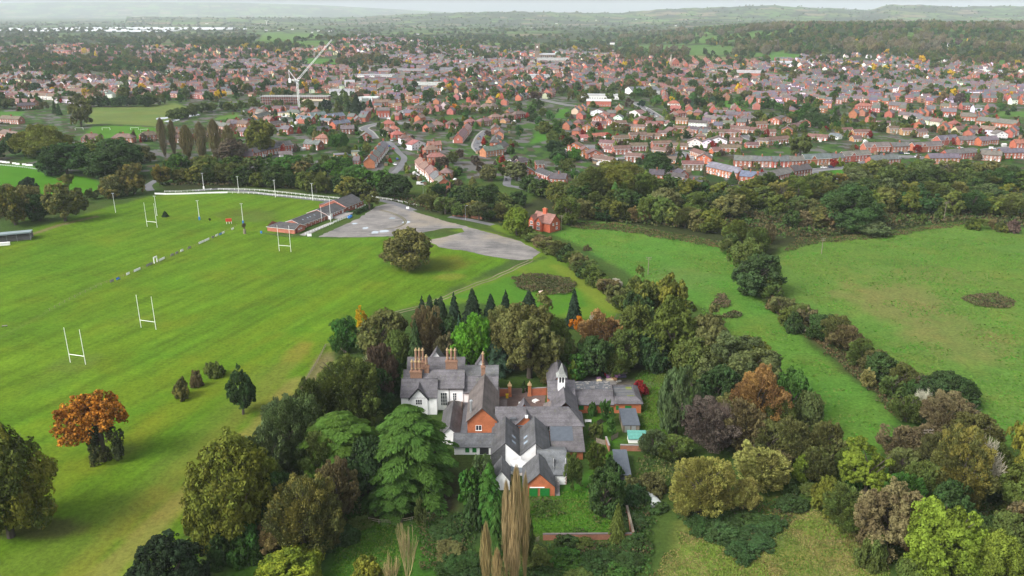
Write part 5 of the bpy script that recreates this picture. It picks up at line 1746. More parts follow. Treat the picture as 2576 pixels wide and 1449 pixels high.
# rows read off the photograph: tile, where, then (x1,y1,x2,y2,n,type,wall,roof)
HROWS = [
 ('A', 'above the white rails', [(150, 865, 330, 862, 1, 'terr', 'red', 'slate'), (300, 830, 520, 775, 1, 'terr', 'red', 'slate'), (500, 775, 700, 735, 1, 'terr', 'red', 'slate'), (690, 720, 905, 690, 1, 'new', 'red', 'slate')]),
 ('A', 'between terrace and bungalows', [(1050, 670, 1260, 690, 1, 'semi', 'red', 'slate'), (1215, 590, 1400, 595, 1, 'hip', 'tan', 'red'), (1590, 455, 1780, 450, 1, 'semi', 'dark', 'slate'), (1880, 560, 2030, 555, 1, 'front', 'red', 'slate'),
           (640, 720, 690, 800, 0, 'bung', 'red', 'slate'), (710, 800, 890, 790, 1, 'bung', 'white', 'slate'), (770, 960, 960, 960, 1, 'flat', 'red', 'pale')]),
 ('A', 'among the bungalows', [(1150, 440, 1430, 410, 1, 'bung', 'tan', 'dark'), (600, 350, 800, 325, 1, 'bung', 'orange', 'dark'), (620, 440, 790, 430, 1, 'bung', 'tan', 'slate'), (730, 290, 900, 280, 1, 'bung', 'white', 'dark'),
         (20, 375, 220, 365, 1, 'semi', 'pink', 'slate'), (90, 480, 200, 490, 1, 'semi', 'pink', 'slate'), (220, 300, 380, 280, 1, 'bung', 'tan', 'dark'), (390, 240, 580, 200, 1, 'bung', 'tan', 'dark'), (680, 190, 790, 190, 1, 'flat', 'cream', 'pale')]),
 ('A', 'in the new slate-roofed close', [(945, 300, 1165, 312, 1, 'new', 'red', 'blue'), (1165, 262, 1385, 240, 1, 'new', 'red', 'blue'), (1270, 320, 1425, 332, 1, 'est', 'red', 'blue'), (1420, 285, 1650, 255, 1, 'new', 'red', 'blue'), (1510, 385, 1730, 352, 1, 'semi', 'red', 'blue'), (1800, 310, 1895, 305, 1, 'front', 'red', 'slate')]),
 ('A', 'below the building site', [(280, 185, 400, 180, 1, 'front', 'orange', 'brown'), (430, 150, 545, 145, 1, 'front', 'red', 'dark'), (600, 135, 745, 132, 1, 'est', 'red', 'dark'), (790, 205, 1000, 212, 1, 'hip', 'cream', 'green'), (1000, 220, 1150, 200, 1, 'bung', 'tan', 'dark'), (800, 130, 900, 120, 1, 'est', 'red', 'dark')]),
 ('A', 'above the avenue corner', [(2110, 215, 2290, 210, 1, 'tall', 'red', 'slate'), (2080, 60, 2300, 50, 1, 'semi', 'red', 'pinkish')]),
 ('A', 'behind the big end gable', [(2075, 945, 2110, 890, 1, 'terr', 'red', 'slate'), (2120, 880, 2165, 820, 1, 'terr', 'red', 'slate'), (2170, 815, 2215, 755, 1, 'terr', 'red', 'slate'), (2220, 750, 2270, 680, 1, 'terr', 'red', 'slate')]),
 ('A', 'behind the big gable', [(1500, 815, 1690, 805, 1, 'flat', 'tan', 'pale'), (1745, 770, 1860, 765, 1, 'flat', 'cream', 'pale'), (1770, 925, 1850, 925, 1, 'semi', 'red', 'slate')]),
 ('B', 'down the curved road', [(-20, 380, 160, 375, 1, 'hip', 'red', 'red'), (80, 460, 230, 455, 1, 'hip', 'white', 'red'), (130, 540, 290, 530, 1, 'hip', 'red', 'red'), (245, 600, 400, 590, 1, 'hip', 'white', 'brown'), (300, 650, 480, 640, 1, 'hip', 'pink', 'brown'), (400, 690, 620, 660, 1, 'front', 'white', 'red')]),
 ('B', 'facing the avenue trees', [(430, 385, 600, 380, 1, 'hip', 'red', 'brown'), (665, 395, 860, 390, 1, 'hip', 'pink', 'pinkish'), (915, 380, 1090, 372, 1, 'hip', 'pink', 'brown'), (1185, 355, 1340, 347, 1, 'hip', 'red', 'pinkish'), (1390, 345, 1570, 322, 1, 'hip', 'red', 'pinkish'),
          (1545, 280, 1700, 270, 1, 'hip', 'red', 'pinkish'), (1720, 268, 1880, 256, 1, 'hip', 'red', 'brown'), (1890, 240, 2050, 222, 1, 'hip', 'dark', 'brown')]),
 ('B', 'behind the avenue trees', [(440, 150, 620, 132, 1, 'hip', 'red', 'brown'), (620, 115, 760, 105, 1, 'hip', 'red', 'pinkish'), (930, 120, 1060, 112, 1, 'bung', 'red', 'red'), (1070, 140, 1235, 132, 1, 'hip', 'pink', 'brown'), (1240, 132, 1395, 124, 1, 'hip', 'white', 'brown'), (1400, 122, 1545, 118, 1, 'hip', 'cream', 'pinkish'), (1548, 112, 1640, 104, 1, 'hip', 'tan', 'brown')]),
 ('B', 'left of the parked-car street', [(1140, 415, 1090, 480, 1, 'terr', 'red', 'pinkish'), (1082, 490, 1000, 585, 1, 'terr', 'red', 'brown')]),
 ('B', 'right of the parked-car street', [(1540, 415, 1535, 460, 1, 'semi', 'pink', 'brown'), (1600, 480, 1590, 530, 1, 'semi', 'tan', 'brown'), (1560, 570, 1520, 655, 1, 'hip', 'red', 'dark'), (1600, 650, 1690, 645, 1, 'front', 'tan', 'green'), (1465, 790, 1720, 752, 1, 'semi', 'tan', 'green'), (1690, 740, 1790, 690, 1, 'semi', 'tan', 'dark')]),
 ('B', 'in the stepped terrace', [(445, 935, 500, 1000, 1, 'terr', 'red', 'pinkish'), (505, 1005, 580, 1055, 1, 'terr', 'red', 'pinkish'), (590, 1050, 650, 1140, 1, 'terr', 'red', 'pinkish'), (660, 1145, 720, 1210, 1, 'terr', 'red', 'slate'), (725, 1215, 780, 1265, 1, 'terr', 'red', 'green')]),
 ('B', 'behind the stepped red terrace', [(630, 880, 890, 872, 1, 'hip', 'red', 'red'), (600, 770, 800, 755, 1, 'hip', 'red', 'pinkish'), (640, 700, 830, 690, 1, 'semi', 'red', 'pinkish'), (790, 1105, 960, 1110, 1, 'hip', 'red', 'pinkish')]),
 ('B', 'in the dark-brick close', [(1790, 1000, 1945, 965, 1, 'est', 'dark', 'dark'), (1950, 950, 2080, 925, 1, 'est', 'dark', 'dark'), (2185, 975, 2300, 972, 1, 'est', 'dark', 'dark'), (1965, 1090, 2160, 1085, 1, 'front', 'red', 'green'), (2165, 1080, 2350, 1150, 1, 'est', 'red', 'dark'), (2372, 1190, 2600, 1205, 1, 'semi', 'red', 'dark'),
          (2095, 1230, 2150, 1262, 1, 'terr', 'white', 'dark'), (2155, 1265, 2230, 1290, 1, 'terr', 'white', 'dark'), (2240, 1295, 2310, 1310, 1, 'terr', 'red', 'brown')]),
 ('C', 'beside the gravel trees', [(160, 750, 300, 750, 1, 'est', 'red', 'dark')]),
 ('C', 'in the estate front', [(390, 370, 520, 380, 1, 'est', 'pink', 'brown'), (520, 335, 640, 330, 1, 'est', 'pink', 'brown'), (520, 425, 650, 420, 1, 'est', 'red', 'brown'), (650, 310, 785, 305, 1, 'est', 'pink', 'brown'), (655, 398, 790, 395, 1, 'est', 'dark', 'brown'), (605, 482, 730, 490, 1, 'est', 'dark', 'brown'),
              (835, 380, 985, 375, 1, 'est', 'pink', 'brown'), (300, 465, 430, 462, 1, 'front', 'red', 'brown'), (245, 440, 330, 438, 1, 'front', 'orange', 'brown'), (135, 395, 240, 402, 1, 'front', 'orange', 'brown'), (100, 345, 205, 350, 1, 'front', 'tan', 'brown'),
              (190, 312, 330, 308, 1, 'bung', 'red', 'red'), (335, 300, 480, 288, 1, 'bung', 'red', 'red'), (820, 410, 985, 425, 1, 'bung', 'tan', 'brown'), (990, 378, 1115, 382, 1, 'bung', 'orange', 'brown'), (940, 492, 1065, 500, 1, 'bung', 'orange', 'brown'),
              (1070, 552, 1240, 555, 1, 'est', 'brown', 'brown'), (1130, 440, 1215, 470, 1, 'est', 'orange', 'brown'), (1185, 495, 1300, 502, 1, 'front', 'orange', 'brown'), (1320, 418, 1395, 415, 1, 'bung', 'orange', 'brown'), (775, 295, 890, 298, 1, 'bung', 'red', 'brown'),
              (430, 400, 500, 412, 1, 'bung', 'red', 'brown'), (340, 480, 490, 500, 1, 'bung', 'tan', 'brown')]),
 ('C', 'in the estate back', [(255, 240, 335, 242, 1, 'front', 'orange', 'brown'), (340, 212, 455, 210, 1, 'est', 'orange', 'brown'), (420, 182, 505, 186, 1, 'front', 'red', 'brown'), (335, 160, 420, 164, 1, 'front', 'red', 'brown'), (380, 135, 460, 140, 1, 'front', 'red', 'pinkish'), (325, 108, 440, 112, 1, 'front', 'white', 'brown'),
             (510, 155, 580, 158, 1, 'front', 'white', 'slate'), (530, 205, 620, 202, 1, 'est', 'dark', 'brown'), (640, 235, 760, 240, 1, 'est', 'tan', 'brown'), (730, 185, 845, 168, 1, 'front', 'red', 'brown'), (640, 110, 725, 128, 1, 'front', 'white', 'brown'), (870, 272, 960, 276, 1, 'bung', 'red', 'brown'),
             (965, 275, 1050, 268, 1, 'front', 'red', 'brown'), (1015, 178, 1110, 182, 1, 'est', 'orange', 'brown'), (1000, 248, 1090, 250, 1, 'est', 'red', 'brown'), (1092, 252, 1190, 262, 1, 'est', 'red', 'dark'), (1205, 258, 1295, 262, 1, 'est', 'tan', 'dark'), (1315, 285, 1425, 280, 1, 'est', 'pink', 'brown'),
             (1120, 200, 1265, 208, 1, 'est', 'white', 'dark'), (1110, 362, 1230, 366, 1, 'front', 'white', 'brown'), (1230, 368, 1330, 372, 1, 'front', 'white', 'slate'), (1290, 350, 1430, 355, 1, 'front', 'white', 'brown'), (770, 190, 860, 200, 1, 'bung', 'red', 'brown'), (935, 215, 1000, 215, 1, 'front', 'white', 'brown')]),
 ('C', 'in the lower dark close', [(800, 640, 915, 645, 1, 'semi', 'red', 'dark'), (915, 605, 1010, 595, 1, 'est', 'red', 'dark'), (935, 650, 1080, 665, 1, 'est', 'red', 'dark'), (1040, 640, 1120, 635, 1, 'front', 'red', 'dark'), (1072, 722, 1210, 738, 1, 'semi', 'red', 'dark')]),
 ('C', 'beside the straight grey road', [(1235, 140, 1380, 175, 1, 'semi', 'red', 'slate'), (1025, 125, 1105, 120, 1, 'hip', 'red', 'red'), (970, 82, 1050, 86, 1, 'semi', 'red', 'red'), (1300, 78, 1440, 80, 1, 'bung', 'red', 'brown'), (960, 40, 1050, 40, 1, 'hip', 'white', 'red')]),
 ('D', 'along the far kerb', [(345, 520, 490, 525, 1, 'semi', 'red', 'slate'), (500, 525, 655, 527, 1, 'semi', 'red', 'slate'), (662, 530, 803, 526, 1, 'semi', 'red', 'slate'), (808, 528, 918, 523, 1, 'semi', 'red', 'slate'), (922, 516, 1133, 506, 1, 'new', 'red', 'slate'), (1137, 503, 1240, 499, 1, 'semi', 'red', 'slate'), (1243, 488, 1455, 472, 1, 'new', 'red', 'slate')]),
 ('D', 'in the front row above the belt', [(118, 572, 370, 632, 1, 'terr', 'red', 'pale'), (388, 652, 540, 666, 1, 'semi', 'red', 'blue'), (570, 682, 830, 622, 1, 'terr', 'red', 'slate'), (835, 612, 975, 592, 1, 'semi', 'dark', 'dark'), (305, 772, 420, 762, 1, 'est', 'dark', 'dark')]),
 ('D', 'in the estate middle', [(170, 282, 270, 284, 1, 'est', 'pink', 'brown'), (272, 282, 395, 284, 1, 'est', 'pink', 'brown'), (350, 252, 460, 258, 1, 'est', 'tan', 'brown'), (495, 215, 620, 212, 1, 'est', 'red', 'brown'), (550, 278, 685, 280, 1, 'est', 'pink', 'brown'), (730, 262, 820, 266, 1, 'front', 'orange', 'brown'),
              (815, 235, 895, 222, 1, 'est', 'orange', 'brown'), (885, 200, 970, 202, 1, 'front', 'red', 'brown'), (710, 172, 815, 168, 1, 'front', 'tan', 'dark'), (620, 175, 715, 182, 1, 'front', 'orange', 'brown'), (420, 165, 525, 162, 1, 'hip', 'red', 'slate'), (235, 188, 340, 192, 1, 'bung', 'red', 'green'), (450, 245, 540, 250, 1, 'bung', 'red', 'brown'),
              (90, 162, 265, 185, 1, 'semi', 'red', 'slate'), (280, 135, 480, 138, 1, 'semi', 'red', 'slate'), (60, 258, 150, 262, 1, 'est', 'pink', 'dark')]),
 ('D', 'along the estate cul-de-sac', [(230, 412, 400, 418, 1, 'est', 'orange', 'brown'), (140, 348, 290, 352, 1, 'front', 'white', 'brown'), (180, 422, 250, 420, 1, 'bung', 'orange', 'brown'), (310, 332, 410, 336, 1, 'bung', 'red', 'brown'), (450, 372, 550, 372, 1, 'bung', 'red', 'brown'), (535, 352, 625, 356, 1, 'est', 'tan', 'brown'),
              (625, 352, 800, 335, 1, 'est', 'red', 'brown'), (940, 300, 1100, 312, 1, 'bung', 'red', 'brown'), (1110, 292, 1190, 302, 1, 'bung', 'white', 'blue'), (1320, 282, 1440, 280, 1, 'est', 'tan', 'brown'), (1210, 250, 1320, 245, 1, 'bung', 'tan', 'brown'), (1320, 320, 1385, 318, 1, 'bung', 'tan', 'brown')]),
 ('E', 'beyond the curved road', [(165, 412, 365, 406, 1, 'new', 'red', 'slate'), (385, 406, 530, 401, 1, 'semi', 'red', 'slate'), (565, 410, 790, 396, 1, 'new', 'red', 'slate'), (770, 352, 922, 340, 1, 'new', 'red', 'slate'), (930, 350, 1075, 346, 1, 'semi', 'red', 'slate'), (1105, 356, 1245, 345, 1, 'semi', 'orange', 'slate'), (1215, 300, 1320, 300, 1, 'front', 'white', 'slate')]),
 ('E', 'below the curved road', [(220, 522, 450, 506, 1, 'semi', 'red', 'slate'), (830, 472, 1065, 452, 1, 'semi', 'red', 'slate'), (685, 502, 930, 500, 1, 'semi', 'red', 'slate'), (1100, 472, 1265, 482, 1, 'semi', 'pink', 'slate'), (1270, 458, 1455, 455, 1, 'semi', 'red', 'slate'), (1385, 378, 1475, 376, 1, 'semi', 'red', 'red')]),
 ('E', 'above the curved road', [(75, 282, 205, 282, 1, 'est', 'orange', 'brown'), (360, 252, 480, 252, 1, 'est', 'tan', 'brown'), (465, 268, 580, 268, 1, 'est', 'tan', 'brown'), (582, 280, 670, 278, 1, 'est', 'tan', 'brown'), (265, 190, 380, 192, 1, 'bung', 'tan', 'brown')]),
 ('E', 'behind the estate slope', [(430, 135, 520, 142, 1, 'semi', 'cream', 'slate'), (520, 145, 600, 155, 1, 'semi', 'cream', 'slate'), (575, 172, 680, 185, 1, 'semi', 'cream', 'slate'), (685, 190, 765, 200, 1, 'semi', 'cream', 'pinkish'), (870, 215, 940, 212, 1, 'hip', 'red', 'red'), (910, 265, 1085, 258, 1, 'semi', 'cream', 'brown'), (1085, 255, 1210, 268, 1, 'semi', 'white', 'pinkish')]),
 ('E', 'up on the far slope', [(645, 92, 720, 95, 1, 'bay', 'red', 'slate'), (778, 115, 900, 120, 1, 'bay', 'red', 'slate'), (935, 155, 1060, 160, 1, 'bay', 'red', 'slate'), (1058, 190, 1210, 208, 1, 'bay', 'red', 'slate'), (1212, 208, 1380, 226, 1, 'bay', 'red', 'slate'), (350, 60, 490, 68, 1, 'bay', 'red', 'slate'), (100, 62, 225, 62, 1, 'hip', 'red', 'red')]),
 ('a', 'behind the bare poplar row', [(820, 1440, 1020, 1435, 1, 'hip', 'pink', 'brown'), (1125, 1440, 1335, 1440, 1, 'hip', 'pink', 'brown'), (1420, 1420, 1610, 1405, 1, 'hip', 'pink', 'brown'), (1740, 1390, 1840, 1385, 1, 'hip', 'pink', 'brown'), (1740, 1440, 1850, 1440, 1, 'hip', 'pink', 'brown'), (2280, 1280, 2480, 1300, 1, 'semi', 'tan', 'brown'), (2390, 1370, 2480, 1370, 1, 'semi', 'pink', 'brown'), (2080, 1380, 2200, 1390, 1, 'semi', 'pink', 'brown'), (2110, 1300, 2290, 1330, 1, 'semi', 'pink', 'slate')]),
 ('a', 'by the golden tree', [(0, 1390, 150, 1420, 1, 'semi', 'pink', 'brown'), (0, 1240, 190, 1250, 1, 'semi', 'pink', 'brown')]),
 ('a', 'behind the white boards trees', [(920, 1560, 1100, 1590, 1, 'semi', 'red', 'brown')]),
 ('a', 'behind the small park', [(90, 980, 270, 985, 1, 'terr', 'white', 'brown'), (275, 990, 560, 1010, 1, 'terr', 'white', 'brown'), (550, 1030, 740, 1040, 1, 'terr', 'white', 'brown'), (100, 1060, 340, 1070, 1, 'terr', 'pink', 'brown'), (190, 1110, 360, 1100, 1, 'terr', 'pink', 'dark'), (660, 960, 820, 965, 1, 'terr', 'white', 'brown'), (850, 950, 1000, 970, 1, 'terr', 'white', 'brown')]),
 ('b', 'beyond the building site road', [(0, 1155, 70, 1130, 1, 'front', 'red', 'dark')]),
]


def build_rows():
 for k, where, rows in HROWS:
  for i, (x1, y1, x2, y2, n, typ, wall, roof) in enumerate(rows):
   if not n:
    continue
   a, b = gp(*tl(k, x1, y1)), gp(*tl(k, x2, y2))
   house(a, b, typ, wall, roof, where, 2, None, None, typ == 'terr' and False, i)
# ------------------------------------------------------------------ the old house with its wings (metres; walls parallel to the viewer)
def manor():
 root = empty('country_house', (0, 205, 0))
 tag(root, 'rambling white and red-brick country house with slate roofs and tall clustered chimneys', 'house')
 Y0 = 205.
 SL, SL2, BRN = (.090, .084, .092), (.08, .08, .086), (.098, .083, .077)
 RED = (.42, .135, .058)

 def wl(x0, x1, y0, y1, e, r, axis='x', g0=True, g1=True, mat='brick', col=RED, nm='wall'):
  mb = MB()
  wall_shape(mb, x0, x1, y0 - Y0, y1 - Y0, e, r, axis, g0, g1)
  return mb.build(nm, MAT[mat], root, color=col)

 def rf(x0, x1, y0, y1, e, r, axis='x', h0=False, h1=False, col=SL, o=.4, ox=None, trim='trim', nm='roof'):
  mb = MB()
  roof_shape(mb, x0, x1, y0 - Y0, y1 - Y0, e, r, axis, h0, h1, o, ox, .18)
  return mb.build(nm, [MAT['roof'], MAT[trim]], root, color=col)

 def win(x, y, z, w, h, mull=2, bars=2, rz=0, style='white'):
  return place(win_mesh(w, h, style, mull, bars), 'window', root, (x, y - Y0 - .015, z), rz)

 WH = (.85, .85, .84)
 # white block: two piles
 wl(-31.8, -14.4, 217.2, 225.3, 7.5, 11.2, 'x', mat='paint', col=WH)
 f = rf(-31.8, -14.4, 217.2, 225.3, 7.5, 11.2, col=SL)
 wl(-31.6, -14.6, 225.4, 232.6, 8.2, 11.9, 'x', mat='paint', col=WH)
 rf(-31.6, -14.6, 225.4, 232.6, 8.2, 11.9, col=SL, o=.15, ox=.35)
 # left front wing with its gablet
 wl(-32.3, -22.0, 214.3, 222.2, 6.0, 9.7, 'x', mat='paint', col=WH)
 rf(-32.3, -22.0, 214.3, 222.2, 6.0, 9.7, col=(.082, .077, .086), ox=.25)
 wl(-29.6, -24.6, 213.9, 217.2, 5.6, 8.9, 'y', mat='paint', col=WH, nm='gablet_wall')
 rf(-29.6, -24.6, 213.9, 218.0, 5.6, 8.9, 'y', col=(.085, .08, .09), o=.45, ox=.5, nm='gablet_roof')
 win(-27.1, 213.9, 3.4, 1.9, 1.7, 3, 2)
 # scalloped barge boards under the gablet
 mb = MB()
 for s in (-1, 1):
  for i in range(8):
   t = (i + .5) / 8
   x, z = -27.1 + s * 2.9 * (1 - t), 5.35 + 3.4 * t
   mb.tube((x, 213.35 - Y0, z - .02), (x, 213.42 - Y0, z - .02), .30, .30, 8)
 mb.build('barge_board', MAT['trim'], root)
 # right white block: lower double pile
 wl(-14.3, -4.2, 217.4, 224, 6.0, 9.3, 'x', mat='paint', col=WH)
 rf(-14.3, -4.2, 217.4, 224, 6.0, 9.3, col=SL, ox=.15)
 wl(-14.3, -4.2, 224.1, 230.2, 7.0, 10, 'x', mat='paint', col=WH)
 rf(-14.3, -4.2, 224.1, 230.2, 7.0, 10, col=(.098, .10, .104), o=.1, ox=.2)
 win(-20.1, 217.2, 1.5, 1.9, 4.2, 3, 4)
 win(-16.9, 217.2, 3.2, 1.1, 2.4, 2, 3)
 win(-11.6, 217.4, 4.2, 1.7, 1.5, 3, 2)
 # eave brackets
 mb = MB()
 for i in range(26):
  x = -21.5 + i * .28
  mb.box(x, x + .14, 216.75 - Y0, 217.19 - Y0, 6.75, 7.15)
 mb.build('eave_bracket', MAT['trim'], root)
 mb = MB()
 mb.tube((-18.5, 217.1 - Y0, 0), (-18.5, 217.1 - Y0, 7.2), .07, .07, 6)
 mb.build('drainpipe', MAT['trim'], root)
 # back gablets
 rf(-25.6, -21.2, 231.5, 235, 9.6, 12.9, 'y', col=SL, nm='gablet_roof')
 wl(-25.6, -21.2, 231.5, 234.8, 9.6, 12.9, 'y', mat='paint', col=WH, nm='gablet_wall')
 rf(-11.2, -7.8, 229, 232.4, 8.6, 11.4, 'y', col=SL, nm='gablet_roof')
 wl(-11.2, -7.8, 229, 232.2, 8.6, 11.4, 'y', mat='paint', col=WH, nm='gablet_wall')

 # clustered chimneys
 def stack(x, y, zb, zs, zt, n, w, d=1.1):
  mb = MB()
  mb.box(x - w, x + w, y - d / 2 - Y0, y + d / 2 - Y0, zb - 2.5, zs)
  mb.box(x - w - .14, x + w + .14, y - d / 2 - .14 - Y0, y + d / 2 + .14 - Y0, zs, zs + .35)
  mb.box(x - w + .05, x + w - .05, y - d / 2 + .05 - Y0, y + d / 2 - .05 - Y0, zs + .35, zs + .6)
  ch = mb.build('chimney', [MAT['stack']], root)
  for i in range(n):
   px = x + (i - (n - 1) / 2) * (2 * w / max(n, 1)) * .98
   m2 = MB()
   c = (px, y - Y0)
   top = zt
   m2.tube((px, c[1], zs + .5), (px, c[1], top - .75), .38, .36, 8, 0)
   m2.tube((px, c[1], top - .75), (px, c[1], top - .55), .48, .48, 8, 1)
   m2.tube((px, c[1], top - .55), (px, c[1], top), .26, .22, 8, 1)
   m2.tube((px, c[1], zs + 1.25), (px, c[1], zs + 1.4), .46, .46, 8, 1)
   m2.build('chimney_pot', [MAT['stack'], MAT['pot']], ch)
  return ch
 stack(-27.6, 223.6, 9.5, 12.6, 17.2, 3, 1.6)
 stack(-18.1, 223.6, 9.5, 12.8, 17.2, 3, 1.75)
 stack(-28.3, 219.6, 9.2, 11.2, 15.2, 3, 1.7)
 stack(-25.3, 221.0, 10.4, 12.2, 16.2, 1, .72)
 stack(-8.6, 222.3, 9.4, 11.5, 16.6, 1, .6)
 # brick wing running towards the viewer
 wl(-12.2, -4.1, 199.3, 220.6, 6.1, 10.0, 'y', True, False)
 rf(-12.2, -4.1, 199.3, 220.4, 6.1, 10.0, 'y', col=BRN, o=.42, ox=.45)
 win(-9.15, 199.3, 3.0, 1.65, 1.65, 2, 1)
 mb = MB()
 mb.tube((-11.3, 202.6 - Y0, 6.2), (-11.3, 202.6 - Y0, 10.2), .33, .33, 10)
 mb.tube((-11.3, 202.6 - Y0, 10.2), (-11.3, 202.6 - Y0, 10.5), .5, .42, 10)
 mb.build('flue', MAT['steel'], root)
 # cross range with hipped end
 wl(-4.1, 19.4, 199.0, 206.6, 5.0, 8.4, 'x', False, False)
 rf(-4.3, 19.4, 199.0, 206.6, 5.0, 8.4, 'x', False, True, col=SL, ox=.4)
 wl(.8, 7.0, 198.85, 202.0, 4.9, 8.0, 'y', nm='gablet_wall')
 rf(.8, 7.0, 198.85, 202.9, 4.9, 8.0, 'y', col=SL, o=.4, ox=.5, nm='gablet_roof')
 rf(1.4, 5.4, 205.5, 209, 5.2, 8.1, 'y', col=SL, nm='gablet_roof')
 wl(1.4, 5.4, 205.5, 208.8, 5.2, 8.1, 'y', nm='gablet_wall')
 win(10.0, 199.0, 3.3, 1.7, 1.3, 3, 1)
 win(15.2, 199.0, 3.2, 3.2, 1.4, 5, 1)
 mb = MB()
 mb.box(3.55, 4.35, 198.15 - Y0, 198.6 - Y0, 7.3, 8.1)
 mb.build('alarm_box', MAT['white'], root)
 mb = MB()
 mb.box(-.6, 1.2, 199.7 - Y0, 201.6 - Y0, 5.4, 6.4)
 mb.build('dormer', MAT['darkroof'], root)
 # right wing running back, cross gable, bell turret
 wl(11.3, 18.6, 206.0, 219.5, 5.0, 8.6, 'y', False, False)
 rf(11.3, 18.6, 205.2, 219.3, 5.0, 8.6, 'y', False, False, col=SL, o=.35, ox=.2)
 wl(10.6, 18.4, 215.9, 222.6, 5.0, 8.75, 'x')
 rf(10.6, 18.4, 215.9, 222.6, 5.0, 8.75, 'x', col=(.098, .092, .102), ox=.2)
 wl(11.0, 16.9, 222.0, 236, 5.4, 9.0, 'y')
 rf(11.0, 16.9, 222.0, 236, 5.4, 9.0, 'y', col=SL, ox=.3)
 mb = MB()   # canted bay
 B = [(11.3, 216.2), (9.6, 214.6), (9.3, 212.2), (9.8, 209.6), (11.3, 208.6)]
 for (xa, ya), (xb, yb) in zip(B[:-1], B[1:]):
  mb.poly([(xb, yb - Y0, -.2), (xa, ya - Y0, -.2), (xa, ya - Y0, 3.6), (xb, yb - Y0, 3.6)][::-1], 0)
  mb.poly([(xa + (xa - 11.3) * .2, ya - Y0, 3.5), (xb + (xb - 11.3) * .2, yb - Y0, 3.5), (11.4, 212.4 - Y0, 5.6)], 1)
 mb.build('bay', [MAT['brick'], MAT['brown_slate']], root, color=RED)
 place(win_mesh(1.1, 1.3, 'white', 2, 1), 'window', root, (9.42, 211 - Y0, 1.6), -1.75)
 tur = MB()
 xt, yt = 14.4, 216.2 - Y0
 tur.box(xt - 1.0, xt + 1.0, yt - 1.0, yt + 1.0, 6.5, 9.7)
 for sx in (-1, 1):
  for sy in (-1, 1):
   tur.box(xt + sx * .85 - .15, xt + sx * .85 + .15, yt + sy * .85 - .15, yt + sy * .85 + .15, 9.7, 11.8)
 tur.box(xt - .12, xt + .12, yt - .98, yt - .8, 9.7, 11.8)
 tr_ = tur.build('bell_turret', MAT['offwhite'], root)
 lv = MB()
 lv.box(xt - .7, xt + .7, yt - .7, yt + .7, 9.7, 11.7)
 lv.build('louver', MAT['trim'], tr_)
 sp = MB()
 n = 8
 for z0, z1, r0, r1 in ((11.75, 12.6, 1.55, .9), (12.6, 15.7, .9, .02)):
  for i in range(4):
   a0, a1 = math.pi / 4 + i * math.pi / 2, math.pi / 4 + (i + 1) * math.pi / 2
   k = 1.414
   sp.poly([(xt + r0 * k * math.cos(a0), yt + r0 * k * math.sin(a0), z0), (xt + r0 * k * math.cos(a1), yt + r0 * k * math.sin(a1), z0), (xt + r1 * k * math.cos(a1), yt + r1 * k * math.sin(a1), z1), (xt + r1 * k * math.cos(a0), yt + r1 * k * math.sin(a0), z1)])
 sp.build('spire', MAT['roof'], tr_, color=(.24, .25, .235))
 # single storey range and flat-roofed end
 wl(18.6, 29.9, 215.2, 223.6, 3.1, 5.6, 'x', False, True)
 rf(18.7, 29.9, 215.2, 223.6, 3.1, 5.6, 'x', col=SL, ox=.05)
 mb = MB()
 mb.box(19.0, 30.0, 223.7 - Y0, 229.5 - Y0, -.2, 3.4)
 mb.build('rear_range', MAT['brick'], root, color=RED)
 mb = MB()
 rr = random.Random(4)
 mb.box(18.9, 30.2, 223.65 - Y0, 229.6 - Y0, 3.4, 3.5)
 for i in range(70):
  x, y = rr.uniform(19.3, 29.6), rr.uniform(224, 229.2)
  s = rr.uniform(.15, .6)
  mb.box(x, x + s * 1.6, y - Y0, y + s * .6 - Y0, 3.5, 3.52 + s * .25, 1)
 mb.build('ruined_roof', [MAT['darkroof'], MAT['slab']], root)
 mb = MB()
 mb.box(30.0, 37.9, 215.2 - Y0, 226.5 - Y0, -.2, 3.4)
 mb.build('wall', MAT['brick'], root, color=RED)
 mb = MB()
 x0, x1, y0, y1 = 29.95, 38.4, 214.7 - Y0, 227 - Y0
 a, b = 1.9, .35
 zi = 4.5
 o = [(x0, y0), (x1, y0), (x1, y1), (x0, y1)]
 q = [(x0 + b, y0 + a + .8), (x1 - a, y0 + a + .8), (x1 - a, y1 - a), (x0 + b, y1 - a)]
 for i in range(4):
  j = (i + 1) % 4
  mb.poly([(o[i][0], o[i][1], 3.35), (o[j][0], o[j][1], 3.35), (q[j][0], q[j][1], zi), (q[i][0], q[i][1], zi)])
  mb.poly([(o[j][0], o[j][1], 3.35), (o[i][0], o[i][1], 3.35), (o[i][0], o[i][1], 3.15), (o[j][0], o[j][1], 3.15)])
  mb.poly([(q[i][0], q[i][1], zi), (q[j][0], q[j][1], zi), (q[j][0], q[j][1], zi - .7), (q[i][0], q[i][1], zi - .7)])
 mb.build('roof_skirt', MAT['roof'], root, color=SL)
 mb = MB()
 mb.poly([(q[0][0], q[0][1], 3.9), (q[1][0], q[1][1], 3.9), (q[2][0], q[2][1], 3.9), (q[3][0], q[3][1], 3.9)])
 for i in range(6):
  y = q[0][1] + .6 + i * 1.05
  mb.box(q[0][0] + .1, q[1][0] - .1, y, y + .1, 3.95, 4.05, 1)
 mb.box(q[1][0] - 2.4, q[1][0] - .3, q[0][1] + .4, q[0][1] + 1.5, 3.9, 3.97, 2)
 mb.box(q[1][0] - 2.1, q[1][0] - .3, q[2][1] - 2.1, q[2][1] - .4, 3.9, 3.97, 2)
 mb.build('flat_roof', [MAT['darkroof'], MAT['slab'], mat_plain('moss', (.13, .17, .02), .9, 0, .3, 2)], root)
